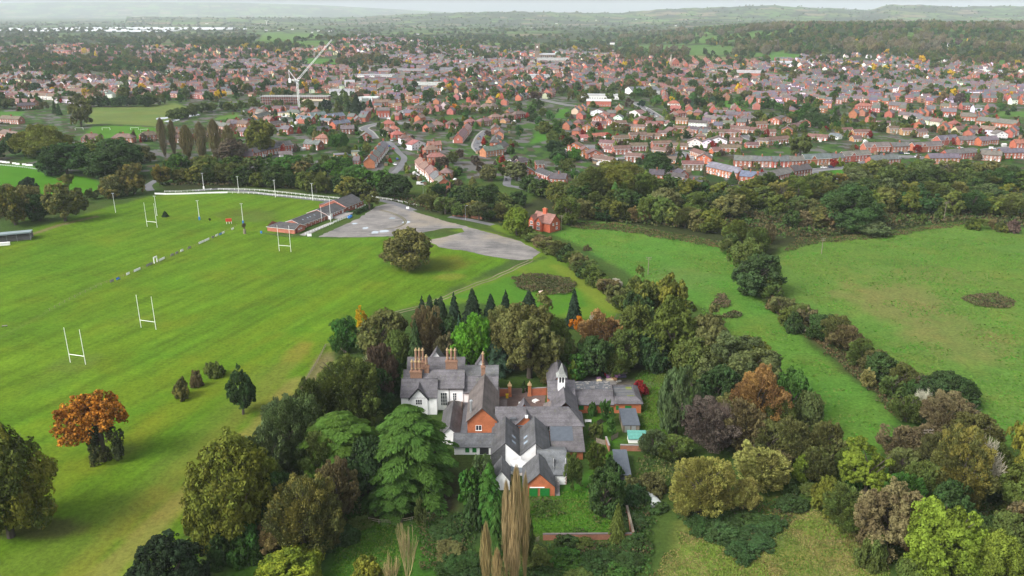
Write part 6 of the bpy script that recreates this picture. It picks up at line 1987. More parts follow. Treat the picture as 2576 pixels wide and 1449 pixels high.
 for x, w, y in ((20.3, 1.5, 215.2), (23.8, 2.0, 215.2), (34.1, 1.9, 215.2), (30.9, .8, 215.2)):
  mb = MB()
  mb.box(x - w / 2, x + w / 2, y - Y0 - .07, y - Y0 + .02, 1.1, 2.45)
  mb.build('shutter', MAT['green'], root)
 # low roofs on the left
 wl(-19.6, -14.2, 196.8, 212.4, 2.6, 5.3, 'y', mat='paint', col=WH)
 rf(-19.6, -14.2, 196.8, 212.4, 2.6, 5.3, 'y', col=(.072, .07, .073), o=.3)
 wl(-18.9, -14.6, 212.2, 216.8, 2.9, 4.6, 'x', mat='paint', col=WH)
 rf(-18.9, -14.6, 212.2, 216.8, 2.9, 4.6, 'x', True, True, col=(.07, .06, .054), o=.2)
 mb = MB()
 mb.box(-14.1, -12.3, 197.6 - Y0, 216.9 - Y0, -.2, 2.7)
 mb.build('passage', MAT['darkroof'], root)
 wl(-15.4, -4.6, 191.5, 196.7, 2.6, 5.0, 'x', mat='paint', col=WH)
 rf(-15.4, -4.6, 191.5, 196.7, 2.6, 5.0, 'x', col=(.082, .085, .092), o=.3)
 for x in (-11.9, -10.0):
  mb = MB()
  mb.box(x - .55, x + .55, 191.42 - Y0, 191.52 - Y0, .7, 2.1)
  mb.build('shutter', MAT['green'], root)
 mb = MB()
 mb.box(-8.6, -6.2, 191.44 - Y0, 191.53 - Y0, .1, 2.2)
 mb.build('doorway', MAT['trim'], root)
 # twin roofs with white inner gables
 DS = (.072, .073, .077)
 for xa, xb, xm in ((-5.5, 2.0, -1.6), (2.08, 10.0, 6.1)):
  wl(xa, xb, 184.5, 199.0, 3.9, 7.5, 'y', mat='paint', col=WH)
  rf(xa, xb, 184.5, 198.9, 3.9, 7.5, 'y', col=DS, o=.02, ox=.12)
 for xa, xm, k in ((-5.45, -1.7, 1), (9.95, 6.1, -1)):
  mb = MB()
  q = [(xa, 184.43 - Y0, -.2), (xm, 184.43 - Y0, -.2), (xm, 184.43 - Y0, 7.38), (xa, 184.43 - Y0, 3.8)]
  mb.poly(q if k > 0 else q[::-1])
  mb.build('slate_cladding', MAT['roof'], root, color=DS)
 for xs, s in ((1.05, -1), (3.0, 1)):
  for y, z in ((188.2, 5.0), (191.0, 5.0)):
   mb = MB()
   k = 3.6 / 3.75 if s < 0 else 3.6 / 3.96
   x0_, x1_ = (.0, .95) if s < 0 else (3.1, 4.05)
   def zz(x):
    return (7.5 - abs(x + 1.75) * .96 if s < 0 else 7.5 - abs(x - 6.04) * .909) + .05
   mb.poly([(x0_, y - Y0, zz(x0_)), (x1_, y - Y0, zz(x1_)), (x1_, y + 1.0 - Y0, zz(x1_)), (x0_, y + 1.0 - Y0, zz(x0_))])
   mb.build('skylight', MAT['skylight'], root)
 # front arms
 wl(2.9, 10.4, 171.8, 181, 2.9, 6.5, 'y')
 rf(2.9, 10.4, 171.8, 181, 2.9, 6.5, 'y', col=DS, o=.35, ox=.3)
 wl(-4.6, -.6, 174.5, 181, 2.9, 5.6, 'y', mat='paint', col=WH)
 rf(-4.6, -.6, 174.5, 181, 2.9, 5.6, 'y', col=DS, o=.3, ox=.3)
 for xa, xb in ((4.15, 6.25), (6.8, 9.15)):
  mb = MB()
  mb.box(xa, xb, 171.68 - Y0, 171.83 - Y0, .02, 2.25)
  for i in range(5):
   mb.box(xa, xb, 171.65 - Y0, 171.69 - Y0, .25 + i * .45, .29 + i * .45)
  mb.build('garage_door', MAT['green'], root)
 mb = MB()
 mb.box(4.3, 7.9, 171.6 - Y0, 171.8 - Y0, 2.45, 2.6)
 mb.build('lintel', MAT['offwhite'], root)
 mb = MB()
 for i in range(8):
  mb.box(10.45, 11.7, 172.0 - Y0 + i * .42, 175.6 - Y0, i * .24, (i + 1) * .24)
 mb.build('stairs', MAT['slab'], root)
 # conservatory between the arms
 mb = MB()
 cx, cy = 2.1, 182.6 - Y0
 x0, x1, y0, y1 = -.35, 4.6, 181.1 - Y0, 184.35 - Y0
 ring = [(x0, y1), (x0, y0 + 1), (x0 + 1.1, y0), (x1 - 1.1, y0), (x1, y0 + 1), (x1, y1)]
 for i in range(len(ring) - 1):
  a_, b_ = ring[i], ring[i + 1]
  mb.poly([(a_[0], a_[1], 0), (b_[0], b_[1], 0), (b_[0], b_[1], .8), (a_[0], a_[1], .8)], 0)
  mb.poly([(a_[0], a_[1], .8), (b_[0], b_[1], .8), (b_[0], b_[1], 2.4), (a_[0], a_[1], 2.4)], 1)
  mb.poly([(a_[0], a_[1], 2.4), (b_[0], b_[1], 2.4), (cx, cy, 3.7)], 2)
  mb.tube((a_[0], a_[1], 0), (a_[0], a_[1], 2.45), .07, .07, 5, 0)
  for t in (0, .34, .67):
   px, py = a_[0] + (b_[0] - a_[0]) * t, a_[1] + (b_[1] - a_[1]) * t
   mb.tube((px, py, 2.43), (cx, cy, 3.73), .05, .05, 4, 0)
 mb.tube((cx, cy, 3.72), (cx, y1, 3.72), .08, .08, 5, 0)
 mb.build('conservatory', [MAT['white'], MAT['skylight'], mat_plain('polycarbonate', (.62, .64, .63), .35, 0, .06)], root)
 # slate block with quoins and lean-to
 wl(10.6, 13.6, 177.0, 190, 3.0, 5.7, 'x', mat='paint', col=WH)
 wl(10.5, 13.55, 177.05, 183.9, 2.9, 5.6, 'x', mat='paint', col=WH)
 rf(6.6, 13.6, 177.0, 190.6, 3.0, 5.9, 'x', col=(.10, .106, .112), o=.3, ox=.3)
 mb = MB()
 for i in range(6):
  mb.box(13.35 - (.2 if i % 2 else 0), 13.64, 176.95 - Y0, 177.3 - Y0, .1 + i * .46, .38 + i * .46)
 mb.build('quoins', MAT['stack'], root)
 mb = MB()
 mb.box(10.6, 18.7, 189.0 - Y0, 198.8 - Y0, -.2, 2.6)
 mb.build('wall', MAT['brick'], root, color=RED)
 mb = MB()
 mb.poly([(10.2, 188.3 - Y0, 2.75), (19.2, 188.3 - Y0, 2.75), (19.2, 198.9 - Y0, 4.6), (10.2, 198.9 - Y0, 4.6)])
 mb.poly([(19.2, 188.3 - Y0, 2.55), (10.2, 188.3 - Y0, 2.55), (10.2, 198.9 - Y0, 4.4), (19.2, 198.9 - Y0, 4.4)])
 mb.poly([(10.2, 188.3 - Y0, 2.55), (19.2, 188.3 - Y0, 2.55), (19.2, 188.3 - Y0, 2.75), (10.2, 188.3 - Y0, 2.75)])
 mb.poly([(19.2, 188.3 - Y0, 2.55), (19.2, 198.9 - Y0, 4.4), (19.2, 198.9 - Y0, 4.6), (19.2, 188.3 - Y0, 2.75)])
 mb.build('lean_to_roof', MAT['roof'], root, color=(.082, .075, .078))
 mb = MB()
 mb.poly([(10.4, 192.6 - Y0, 3.56), (16.4, 192.6 - Y0, 3.56), (16.4, 198.6 - Y0, 4.61), (10.4, 198.6 - Y0, 4.61)])
 mb.build('roof_panel', MAT['blueroof'], root)
 mb = MB()
 mb.box(-4.0, -1.9, 214.6 - Y0, 218.2 - Y0, -.2, 2.5)
 mb.build('porch_wall', MAT['offwhite'], root)
 mb = MB()
 mb.box(-4.05, -1.5, 214.3 - Y0, 218.6 - Y0, 2.5, 2.7)
 mb.build('porch_roof', MAT['brown_slate'], root)
 return root


def hm(tx, ty, z=0.):
 return gp(*tl('M', tx, ty), z)


def brick_wall(name, a, b, h, th=.35, label=None, cap=True, cat='wall', capmat='slab'):
 a, b = Vector((a[0], a[1], 0)), Vector((b[0], b[1], 0))
 u = b - a
 L = u.length
 root = empty(name, (a.x, a.y, 0), math.atan2(u.y, u.x))
 tag(root, label, cat)
 mb = MB()
 mb.box(0, L, -th / 2, th / 2, -.2, h)
 mb.build('masonry', MAT['brick'], root, color=(.26, .115, .07) if name == 'garden_wall' else (.34, .115, .06))
 if cap:
  mb = MB()
  mb.box(-.05, L + .05, -th / 2 - .07, th / 2 + .07, h, h + .13)
  mb.build('coping', MAT[capmat], root)
 return root


def shed(a, w, d, h, rise, rz, wallmat, roofmat, label, door=None, name='shed', doormat='wood'):
 root = empty(name, (a[0], a[1], 0), rz)
 tag(root, label, 'shed')
 mb = MB()
 mb.box(0, w, 0, d, -.05, h)
 mb.build('wall', MAT[wallmat], root)
 mb = MB()
 mb.poly([(-.2, -.25, h), (w + .2, -.25, h), (w + .2, d + .2, h + rise), (-.2, d + .2, h + rise)])
 mb.poly([(-.2, d + .2, h + rise - .12), (w + .2, d + .2, h + rise - .12), (w + .2, -.25, h - .12), (-.2, -.25, h - .12)])
 for p, q in (((-.2, -.25, h), (w + .2, -.25, h)), ((w + .2, -.25, h), (w + .2, d + .2, h + rise)), ((w + .2, d + .2, h + rise), (-.2, d + .2, h + rise)), ((-.2, d + .2, h + rise), (-.2, -.25, h))):
  mb.poly([(p[0], p[1], p[2] - .12), (q[0], q[1], q[2] - .12), q, p])
 n = int(w / .5)
 for i in range(n + 1):
  x = -.15 + (w + .3) * i / n
  mb.tube((x, -.25, h + .01), (x, d + .2, h + rise + .01), .035, .035, 4)
 mb.build('roof', MAT[roofmat], root)
 if door:
  for x, dw in door:
   mb = MB()
   mb.box(x, x + dw, -.06, .02, .05, 2.05)
   mb.build('door', MAT[doormat], root)
 return root


def rail_fence(name, pts, h, sp, rails, mat, label, post=.07, rr=.05, cat='fence'):
 """posts and rails along a line: the rails are one part, every post its own"""
 pts = [Vector((p[0], p[1], 0)) for p in pts]
 root = empty(name, pts[0])
 tag(root, label, cat)
 o = pts[0]
 mb = MB()
 for z in rails:
  for a, b in zip(pts[:-1], pts[1:]):
   mb.tube(a - o + Vector((0, 0, z)), b - o + Vector((0, 0, z)), rr, rr, 5)
 mb.build('rail', MAT[mat], root)
 pm = MB()
 pm.box(-post, post, -post, post, -.1, h)
 me = pm.mesh('post', [MAT[mat]])
 acc = 0
 for a, b in zip(pts[:-1], pts[1:]):
  L = (b - a).length
  q = acc
  while q < L:
   place(me, 'post', root, a.lerp(b, q / L) - o)
   q += sp
  acc = q - L
 return root


def manor_grounds():
 # gate piers and yard walls
 for x, y, lab in ((-.7, 226.3, 'brick gate pier with a stone ball cap on the left of the yard gate'), (5.4, 226.7, 'brick gate pier with a stone ball cap on the right of the yard gate')):
  r = empty('gate_pier', (x, y, 0))
  tag(r, lab, 'gate pier', 'gate piers of the yard')
  mb = MB()
  mb.box(-.5, .5, -.5, .5, -.1, 3.6)
  mb.box(-.62, .62, -.62, .62, 0, .5)
  mb.build('shaft', MAT['brick'], r, color=(.38, .14, .06))
  mb = MB()
  mb.box(-.66, .66, -.66, .66, 3.6, 3.85)
  mb.box(-.4, .4, -.4, .4, 3.85, 4.2)
  mb.cone((0, 0), .42, 4.2, 5.1, 8)
  mb.build('cap', MAT['pot'], r)
 brick_wall('yard_wall', (-4, 226.3), (-1.3, 226.3), 2.6, .35, 'short brick yard wall left of the left gate pier')
 brick_wall('yard_wall', (6.0, 226.7), (10.6, 227.2), 2.5, .35, 'brick yard wall running from the right gate pier')
 # walled corner at the bottom
 a, b, c = gp(1366, 1358), gp(1592, 1356), gp(1576, 1290)
 brick_wall('garden_wall', a, b, 1.5, .4, 'low brick garden wall with slate coping at the bottom', True, 'wall', 'brown_slate')
 brick_wall('garden_wall', b, c, 1.9, .4, 'ivy-covered brick wall going back from the garden corner', True, 'wall', 'wood')
 p1, p2 = hm(1998, 950), hm(2195, 955)
 brick_wall('garden_wall', p1, p2, 1.7, .4, 'brick wall in front of the turquoise roof')
 brick_wall('garden_wall', hm(1870, 880), hm(1900, 960), 1.8, .35, 'tall brick wall end against the dark long shed')
 # sheds
 shed((31.1, 203.6), 4.6, 8.8, 2.4, .55, 0, 'wood', 'blueroof', 'weathered shed with a grey-blue sheet roof below the flat-roofed wing', [(.5, 1.5), (2.4, 1.2)], doormat='steel')
 shed((26.3, 178.2), 3.4, 11.6, 2.2, .3, -.03, 'darkroof', 'blueroof', 'long dark corrugated shed with a blue-grey roof by the garden wall', None, doormat='trim')
 q = hm(2072, 886)
 shed((q.x, q.y), 5.0, 3.0, 1.4, .9, -.02, 'white', 'turq', 'small shelter with a turquoise sheet roof behind the brick wall', None, 'shelter')
 q = gp(1566, 922)
 shed((q.x, q.y), 3.5, 3.5, 1.8, .7, -.3, 'green', 'blueroof', 'small dark green lean-to shed beyond the rubbish heap', None)
 # garden bench, fences
 q = hm(1685, 705)
 r = empty('bench', (q.x, q.y, 0))
 tag(r, 'white garden bench on the grass beside the hipped slate roof', 'bench')
 mb = MB()
 mb.box(0, 1.9, -.25, .25, .42, .48)
 mb.build('seat', MAT['white'], r)
 mb = MB()
 mb.box(0, 1.9, .22, .28, .5, .95)
 mb.build('backrest', MAT['white'], r)
 for x in (.1, 1.7):
  for y in (-.2, .18):
   mb = MB()
   mb.box(x, x + .08, y, y + .08, 0, .42)
   mb.build('leg', MAT['white'], r)
 for pts, lab in (((hm(1850, 590), hm(1868, 690), hm(1790, 730)), 'weathered plank fence around the small garden by the green shutters'), ((hm(1718, 775), hm(1775, 790), hm(1785, 880), hm(1868, 905)), 'curved plank fence beside the lean-to roof'),
      ((hm(1980, 830), hm(1915, 865)), 'short plank fence left of the turquoise roof')):
  r = empty('plank_fence', pts[0])
  tag(r, lab, 'fence')
  mb = MB()
  for u, v in zip(pts[:-1], pts[1:]):
   d = (v - u)
   L = d.length
   d.normalize()
   n = Vector((-d.y, d.x, 0)) * .03
   k = int(L / .3)
   for i in range(k):
    A = u + d * (L * i / k) - pts[0]
    B = u + d * (L * (i + .92) / k) - pts[0]
    h = 1.45 + R_.uniform(-.08, .08)
    for s in (1, -1):
     Q = [A + n * s, B + n * s, B + n * s + Vector((0, 0, h)), A + n * s + Vector((0, 0, h))]
     mb.poly(Q if s < 0 else Q[::-1])
  mb.build('planks', MAT['wood'], r)
 # rubbish heap behind the single-storey range
 def junk(nm, tx, ty, sx, sy, sz, col, label, rz=0., cat='rubbish'):
  q = hm(tx, ty)
  mb = MB()
  mb.box(-sx / 2, sx / 2, -sy / 2, sy / 2, 0, sz)
  mb.box(-sx / 2 - .05, sx / 2 + .05, -sy / 2 - .05, sy / 2 + .05, sz, sz + .06)
  o = mb.build(nm, MAT['tint'], None, (q.x, q.y, 0), rz, col)
  tag(o, label, cat, 'rubbish heap behind the house')
 junk('wooden_panel', 1975, 275, 6.5, .2, 1.7, (.30, .25, .2), 'grey wooden panel standing behind the rubbish heap', .12)
 junk('plastic_sheet', 1935, 300, 4.4, 1.5, .7, (.48, .22, .46), 'big crumpled pink-mauve sheet on the rubbish heap', .1)
 junk('plastic_sheet', 1806, 312, 1.2, 1.6, .5, (.52, .28, .50), 'small mauve sheet at the left end of the heap', .3)
 junk('wheelie_bin', 1842, 250, .9, .9, 1.3, (.60, .46, .01), 'yellow bin standing behind the left of the heap', 0, 'bin')
 junk('plastic_sheet', 1980, 222, 3.2, .8, 1.2, (.62, .5, .0), 'yellow sheeting draped behind the wooden panel', .15)
 junk('plastic_tub', 1874, 285, 1.0, .9, 1.1, (.6, .02, .03), 'bright red tub in the middle of the heap', .3)
 junk('crate', 1812, 345, 1.3, 1.2, .7, (.55, .47, .30), 'pale crate at the front left of the heap', .4, 'crate')
 junk('crate', 1838, 358, 1.4, 1.0, .5, (.50, .40, .22), 'tan crate lying at the front of the heap', -.3, 'crate')
 junk('pallet', 1905, 330, 2.2, 1.3, .35, (.50, .44, .33), 'wooden pallet in the front middle of the heap', .1, 'pallet')
 junk('cardboard_box', 1945, 325, 1.5, 1.1, .6, (.45, .26, .14), 'brown cardboard box right of the pallet', .2, 'box')
 junk('tarpaulin', 2010, 298, 2.8, 1.6, .5, (.10, .09, .15), 'dark purple tarpaulin at the right end of the heap', .1)
 junk('board', 1875, 352, 2.0, .8, .2, (.60, .57, .5), 'white board lying in front of the heap', -.2)
 junk('board', 1985, 342, 1.6, .7, .25, (.52, .5, .45), 'pale board at the right front of the heap', .5)
 junk('board', 1745, 360, 1.7, .7, .15, (.56, .35, .34), 'pinkish board lying apart in the rear yard', -.9)
 junk('plastic_bin', 998, 485, .8, .8, 1.2, (.62, .42, .0), 'yellow grit bin against the porch', 0, 'bin')
 junk('white_scrap', 1250, 520, 1.6, 1.6, .5, (.6, .6, .58), 'heap of white scrap timber in the brick yard', .7)
 junk('white_scrap', 1120, 545, 1.2, .8, .8, (.62, .62, .62), 'white appliance beside the yard roof gable', .4)
 # overturned tub and gate in the rough ground
 q = gp(1642, 1262)
 r = empty('water_tank', (q.x, q.y, 0), .35)
 tag(r, 'pale grey plastic tank lying in the brambles below the sheds', 'tank')
 mb = MB()
 n = 9
 sec = [(1.45 * math.cos(math.pi * i / n), 1.35 * math.sin(math.pi * i / n) ** .7) for i in range(n + 1)]
 for yy0, yy1 in ((-2.2, -.1), (.1, 2.2)):
  for (xa, za), (xb, zb) in zip(sec[:-1], sec[1:]):
   mb.poly([(xa, yy0, za), (xa, yy1, za), (xb, yy1, zb), (xb, yy0, zb)])
  mb.poly([(x, yy0, z) for x, z in reversed(sec)])
  mb.poly([(x, yy1, z) for x, z in sec])
 mb.build('shell', mat_plain('grey_plastic', (.42, .45, .42), .5, 0, .1), r)
 mb = MB()
 mb.box(-1.3, 1.3, -.1, .1, 0, 1.2)
 mb.build('band', MAT['trim'], r)
 g = [gp(1329, 1374), gp(1357, 1361)]
 rail_fence('field_gate', g, 1.25, 1.3, (.3, .55, .8, 1.05, 1.25), 'wood', 'weathered five-bar gate at the end of the low brick wall', .05, .04, 'gate')
 bend = catmull([gp(928, 1312).to_2d(), gp(960, 1318).to_2d(), gp(1000, 1317).to_2d(), gp(1040, 1310).to_2d(), gp(1082, 1298).to_2d()], 3)
 rail_fence('rail_fence', [(p.x, p.y) for p in bend], 1.1, 2.6, (.55, 1.05), 'wood', 'pale bending rail below the cedars')
 bend = [gp(755, 985), gp(800, 910), gp(819, 873), gp(846, 870), gp(872, 893)]
 rail_fence('rail_fence', bend, 1.2, 2.2, (.4, .8, 1.15), 'wood', 'weathered paddock fence round the dry corner left of the house')
 # lone brick house across the car park
 a, b = gp(1342, 573), gp(1397, 578)
 h = lone_house()


def lone_house():
 p = gp(1358, 580)
 root = empty('house', (p.x, p.y, 0), -.75)
 root.scale = (1.3, 1.2, 1.12)
 tag(root, 'lone red-brick house with steep red tiled gables beside the gravel car park', 'house')
 RED = (.42, .10, .05)
 RT = (.20, .09, .07)
 def w(x0, x1, y0, y1, e, r, ax, nm='wall'):
  mb = MB()
  wall_shape(mb, x0, x1, y0, y1, e, r, ax)
  mb.build(nm, MAT['brick'], root, color=RED)
 def f(x0, x1, y0, y1, e, r, ax, nm='roof'):
  mb = MB()
  roof_shape(mb, x0, x1, y0, y1, e, r, ax, False, False, .35)
  mb.build(nm, [MAT['roof'], MAT['trim']], root, color=RT)
 w(-4.5, 5.5, 0, 7, 4.6, 8.2, 'x')
 f(-4.5, 5.5, 0, 7, 4.6, 8.2, 'x')
 for x in (-3.6, .2):
  w(x - 1.7, x + 1.7, -1.3, 3, 4.7, 7.2, 'y', 'gablet_wall')
  f(x - 1.7, x + 1.7, -1.3, 3.4, 4.7, 7.2, 'y', 'gablet_roof')
  place(win_mesh(1.3, 1.3, 'white', 2, 1), 'window', root, (x, -1.32, 3.1))
  place(win_mesh(1.7, 1.4, 'white', 3, 1), 'window', root, (x, -1.32, .8))
 place(win_mesh(.9, 1.1, 'white', 2, 1), 'window', root, (5.51, 2.2, 3.2), math.pi / 2)
 place(win_mesh(1.1, 1.2, 'white', 2, 1), 'window', root, (5.51, 4.6, 1.0), math.pi / 2)
 place(win_mesh(.9, 1.1, 'white', 2, 1), 'window', root, (5.51, 4.6, 3.2), math.pi / 2)
 mb = MB()
 mb.box(-.9, .9, 3.0, 4.0, 6.5, 10.3)
 mb.box(-1.05, 1.05, 2.85, 4.15, 9.9, 10.15)
 c = mb.build('chimney', MAT['brick'], root, color=RED)
 for x in (-.5, 0, .5):
  mb = MB()
  mb.tube((x, 3.5, 10.3), (x, 3.5, 10.8), .16, .13, 7)
  mb.build('chimney_pot', MAT['pot'], c)
 return root


def orange_tree():
 p = gp(262, 1160)
 s = pxm(p)
 root = empty('broadleaf_tree', p)
 tag(root, 'bright orange autumn maple with a dark ivy-wrapped trunk on the grass', 'tree')
 g = np.random.default_rng(9)
 lob = [(-9.5, 0, 11.5, 4.6), (-6, 1, 15.0, 4.6), (-1.5, 0, 16.2, 4.2), (3.2, 0, 17.4, 4.0), (6.5, 0, 15.2, 3.2), (-9.8, 0, 7.2, 3.3), (-5.5, -1, 9.5, 3.4), (1.5, -1.5, 12.6, 3.4), (4.8, -2.5, 13.2, 2.4), (-3, 2, 13, 4), (2, 3, 15, 3.6), (-8, 3, 13, 3.6), (-2.5, -2, 8.5, 1.7), (7.8, .6, 13.2, 1.9)]
 Q, V, Lb = [], [], []
 for (x, y, z, r) in lob:
  pos, nrm, g2, lv = crown_round(int(abs(x * 31 + z * 7)) + 3, int(1500 * (r / 4) ** 2), .1, 22, (.28, .42), low=-.8)
  x *= .80
  Q.append(leaf_quads(g2, pos * r * .9 + np.array([x, y, z * .95]), nrm, .26))
  V.append(np.clip(g2.normal(.5, .15, len(pos)) + (lv - .5) * .9, 0, 1))
  Lb.append(lv)
 me = quads_mesh('orange_crown', np.concatenate(Q), {'var': np.concatenate(V), 'lobe': np.concatenate(Lb)}, MAT['leaf'])
 place(me, 'crown', root, (0, 0, 0), 0, (.27, .125, .025, .5))
 pos, nrm, g2, lv = crown_round(77, 9000, .1, 40, (.18, .32), low=-1)
 pos = pos * np.array([4.4, 3.6, 6.4]) * (1.1 - .2 * pos[:, 2:3]) + np.array([.6, 0, 5.6])
 pos[:, 0] += (pos[:, 2] - 5) * .12
 me = quads_mesh('ivy_leaves', leaf_quads(g2, pos, nrm, .24), {'var': np.clip(g2.normal(.5, .2, len(pos)), 0, 1), 'lobe': lv}, MAT['leaf'])
 place(me, 'ivy', root, (0, 0, 0), 0, (.052, .068, .03, .5))
 mb = MB()
 mb.tube((0, 0, -.2), (.6, 0, 8), .7, .5, 9)
 for (x, y, z, r) in lob[:9]:
  mb.tube((.4, 0, 4.5 + .25 * z), (x * .45, y * .5, z * .7 + 1.5), .3, .22, 6)
  mb.tube((x * .45, y * .5, z * .7 + 1.5), (x * .8, y, z), .22, .1, 6)
 mb.build('trunk', MAT['bark'], root)
# ------------------------------------------------------------------ rugby club: house, posts, lamps, boards, rails
def kp(x, y, z=0.):
 return gp(*tl('K', x, y), z)


def club_house():
 o = Vector((-114.0, 428.5))
 d = Vector((.368, .93))
 root = empty('club_house', (o.x, o.y, 0), math.atan2(d.y, d.x))
 tag(root, 'long single-storey brick club house with stepped dark roofs beside the gravel', 'club house')
 RED = (.31, .11, .075)
 DK = (.046, .044, .046)
 # local x along the range (away), local y to the left of it
 secs = [('long', 0.2, 24.0, 0, 12.5, 2.5, 4.6), ('mid', 24.0, 42.5, -.6, 13.2, 2.7, 5.2), ('hall', 42.6, 61.8, -1.0, 15.2, 3.3, 6.6)]
 for nm, x0, x1, y0, y1, e, r in secs:
  mb = MB()
  wall_shape(mb, x0, x1, y0, y1, e, r)
  mb.build('wall', MAT['brick'], root, color=RED)
  mb = MB()
  roof_shape(mb, x0, x1, y0, y1, e, r, 'x', False, False, .35, .12 if nm != 'hall' else .3)
  mb.build('roof', [MAT['roof'], MAT['white']], root, color=DK)
 # brick upstand between hall and mid
 mb = MB()
 mb.poly([(42.3, -1.3, 3.2), (42.3, 7.1, 6.75), (42.3, 15.4, 3.2), (42.3, 15.4, 2.7), (42.3, 7.1, 6.2), (42.3, -1.3, 2.7)][::-1])
 mb.poly([(42.3, -1.3, 3.2), (42.62, -1.3, 3.2), (42.62, 7.1, 6.75), (42.3, 7.1, 6.75)])
 mb.poly([(42.3, 7.1, 6.75), (42.62, 7.1, 6.75), (42.62, 15.4, 3.2), (42.3, 15.4, 3.2)])
 mb.build('parapet', MAT['brick'], root, color=(.40, .14, .10))
 # lean-to on the pitch side of the hall
 mb = MB()
 mb.box(46, 60, 15.25, 20, -.1, 2.3)
 mb.build('store', MAT['brick'], root, color=RED)
 mb = MB()
 mb.poly([(45.6, 15.3, 3.1), (45.6, 20.4, 2.35), (60.4, 20.4, 2.35), (60.4, 15.3, 3.1)][::-1])
 mb.build('store_roof', MAT['darkroof'], root)
 # front changing block, ridge across
 mb = MB()
 wall_shape(mb, -9.6, -.2, -2.4, 15.2, 2.6, 4.5, 'y')
 mb.build('wall', MAT['brick'], root, color=(.36, .13, .085))
 mb = MB()
 roof_shape(mb, -9.6, -.2, -2.4, 15.2, 2.6, 4.5, 'y', False, True, .4, .35)
 mb.build('roof', [MAT['roof'], MAT['white']], root, color=DK)
 mb = MB()
 mb.box(-8.6, -7.2, -2.5, -2.38, .05, 2.1)
 mb.build('door', mat_plain('maroon_paint', (.12, .02, .025), .5), root)
 w1 = win_mesh(1.2, .8, 'white', 2, 1)
 for x in (-5.6, -3.6):
  place(w1, 'window', root, (x, -2.41, 1.5), 0)
 for x in (3, 7, 11, 15, 19):
  place(w1, 'window', root, (x, -.01, 1.55), 0)
 for x in (28.5, 31, 33.5, 36):
  place(w1, 'window', root, (x, -.61, 1.4), 0)
 for x in (46, 50, 56, 59.5):
  place(w1, 'window', root, (x, -1.01, 1.7), 0)
 for x, y in ((39.5, -.6), (53, -1.0)):
  place(door_mesh(1.3, 2.1), 'door', root, (x, y - .01, .03))
 # entrance porch with white gable
 mb = MB()
 wall_shape(mb, 24.2, 26.6, -2.2, .3, 2.5, 3.6, 'y')
 mb.build('porch', MAT['offwhite'], root)
 mb = MB()
 roof_shape(mb, 24.2, 26.6, -2.2, .6, 2.5, 3.6, 'y', False, False, .25, .2)
 mb.build('porch_roof', [MAT['roof'], MAT['white']], root, color=DK)
 # roof vents and lights
 for x in (6, 10.5, 12.8, 17):
  mb = MB()
  y = 3.0
  z = 2.5 + y * 2.1 / 6.25 + .06
  mb.poly([(x, y, z), (x + .9, y, z), (x + .9, y + .9, z + .3), (x, y + .9, z + .3)])
  mb.build('roof_light', MAT['skylight'], root)
 for x in (1, 4.6, 8.8, 13, 17, 21.5):
  mb = MB()
  mb.tube((x, -.08, 0), (x, -.08, 2.4), .07, .07, 5)
  mb.build('downpipe', MAT['white'], root)
 # terrace deck
 mb = MB()
 mb.box(26.8, 42, -6.6, -.7, -.1, .45)
 mb.build('terrace', MAT['slab'], root)
 # bins, ramp rails, signs
 for i, (x, y) in enumerate(((1522, 562), (1548, 548))):
  q = kp(x, y)
  r = empty('waste_container', (q.x, q.y, 0), 1.2)
  tag(r, 'blue wheeled waste container, %s of two by the terrace rail' % ('nearer' if i == 0 else 'farther'), 'bin', 'blue containers by the club house')
  mb = MB()
  mb.box(-.65, .65, -.55, .55, .15, 1.15)
  mb.build('body', MAT['bluepad'], r)
  mb = MB()
  mb.box(-.7, .7, -.6, .6, 1.15, 1.3)
  mb.build('lid', MAT['bluepad'], r)
  for a in (-.5, .5):
   for b in (-.4, .4):
    mb = MB()
    mb.tube((a - .03, b, .08), (a + .03, b, .08), .08, .08, 7)
    mb.build('wheel', MAT['tyre'], r)
 q = kp(1500, 485)
 r = empty('wheelie_bin', (q.x, q.y, 0), 1.2)
 tag(r, 'dark green bin against the club house wall', 'bin')
 mb = MB()
 mb.box(-.9, .9, -.4, .4, 0, 1.1)
 mb.build('body', mat_plain('dark_green_plastic', (.02, .07, .04), .5), r)
 q = kp(262, 775)
 mb = MB()
 mb.tube((0, 0, 0), (0, 0, 1.1), .5, .5, 10)
 tag(mb.build('barrel', MAT['bluepad'], None, (q.x, q.y, 0)), 'blue barrel at the left corner of the club house', 'barrel')
 rail_fence('rail_fence', [kp(890, 800), kp(1185, 680)], 1.2, 2.6, (.45, .8, 1.15), 'rail', 'white rail along the ramp below the club house')
 rail_fence('rail_fence', [kp(1190, 680), kp(1300, 640)], 1.2, 2.0, (.3, .5, .7, .9, 1.15), 'rail', 'white boarded rail at the foot of the flagpole')
 rail_fence('rail_fence', [kp(1300, 630), kp(1535, 540)], 1.3, 2.2, (.3, .5, .7, .9, 1.2), 'rail', 'white boarded rail edging the club terrace')
 rail_fence('rail_fence', [kp(1640, 440), kp(1760, 380)], 1.1, 2.2, (.3, .6, 1.0), 'rail', 'white rail beside the hall end of the club house')
 rail_fence('rail_fence', [kp(300, 790), kp(700, 845), kp(840, 800)], 1.0, 2.0, (.5, .95), 'trim', 'low dark rail round the front of the club house')
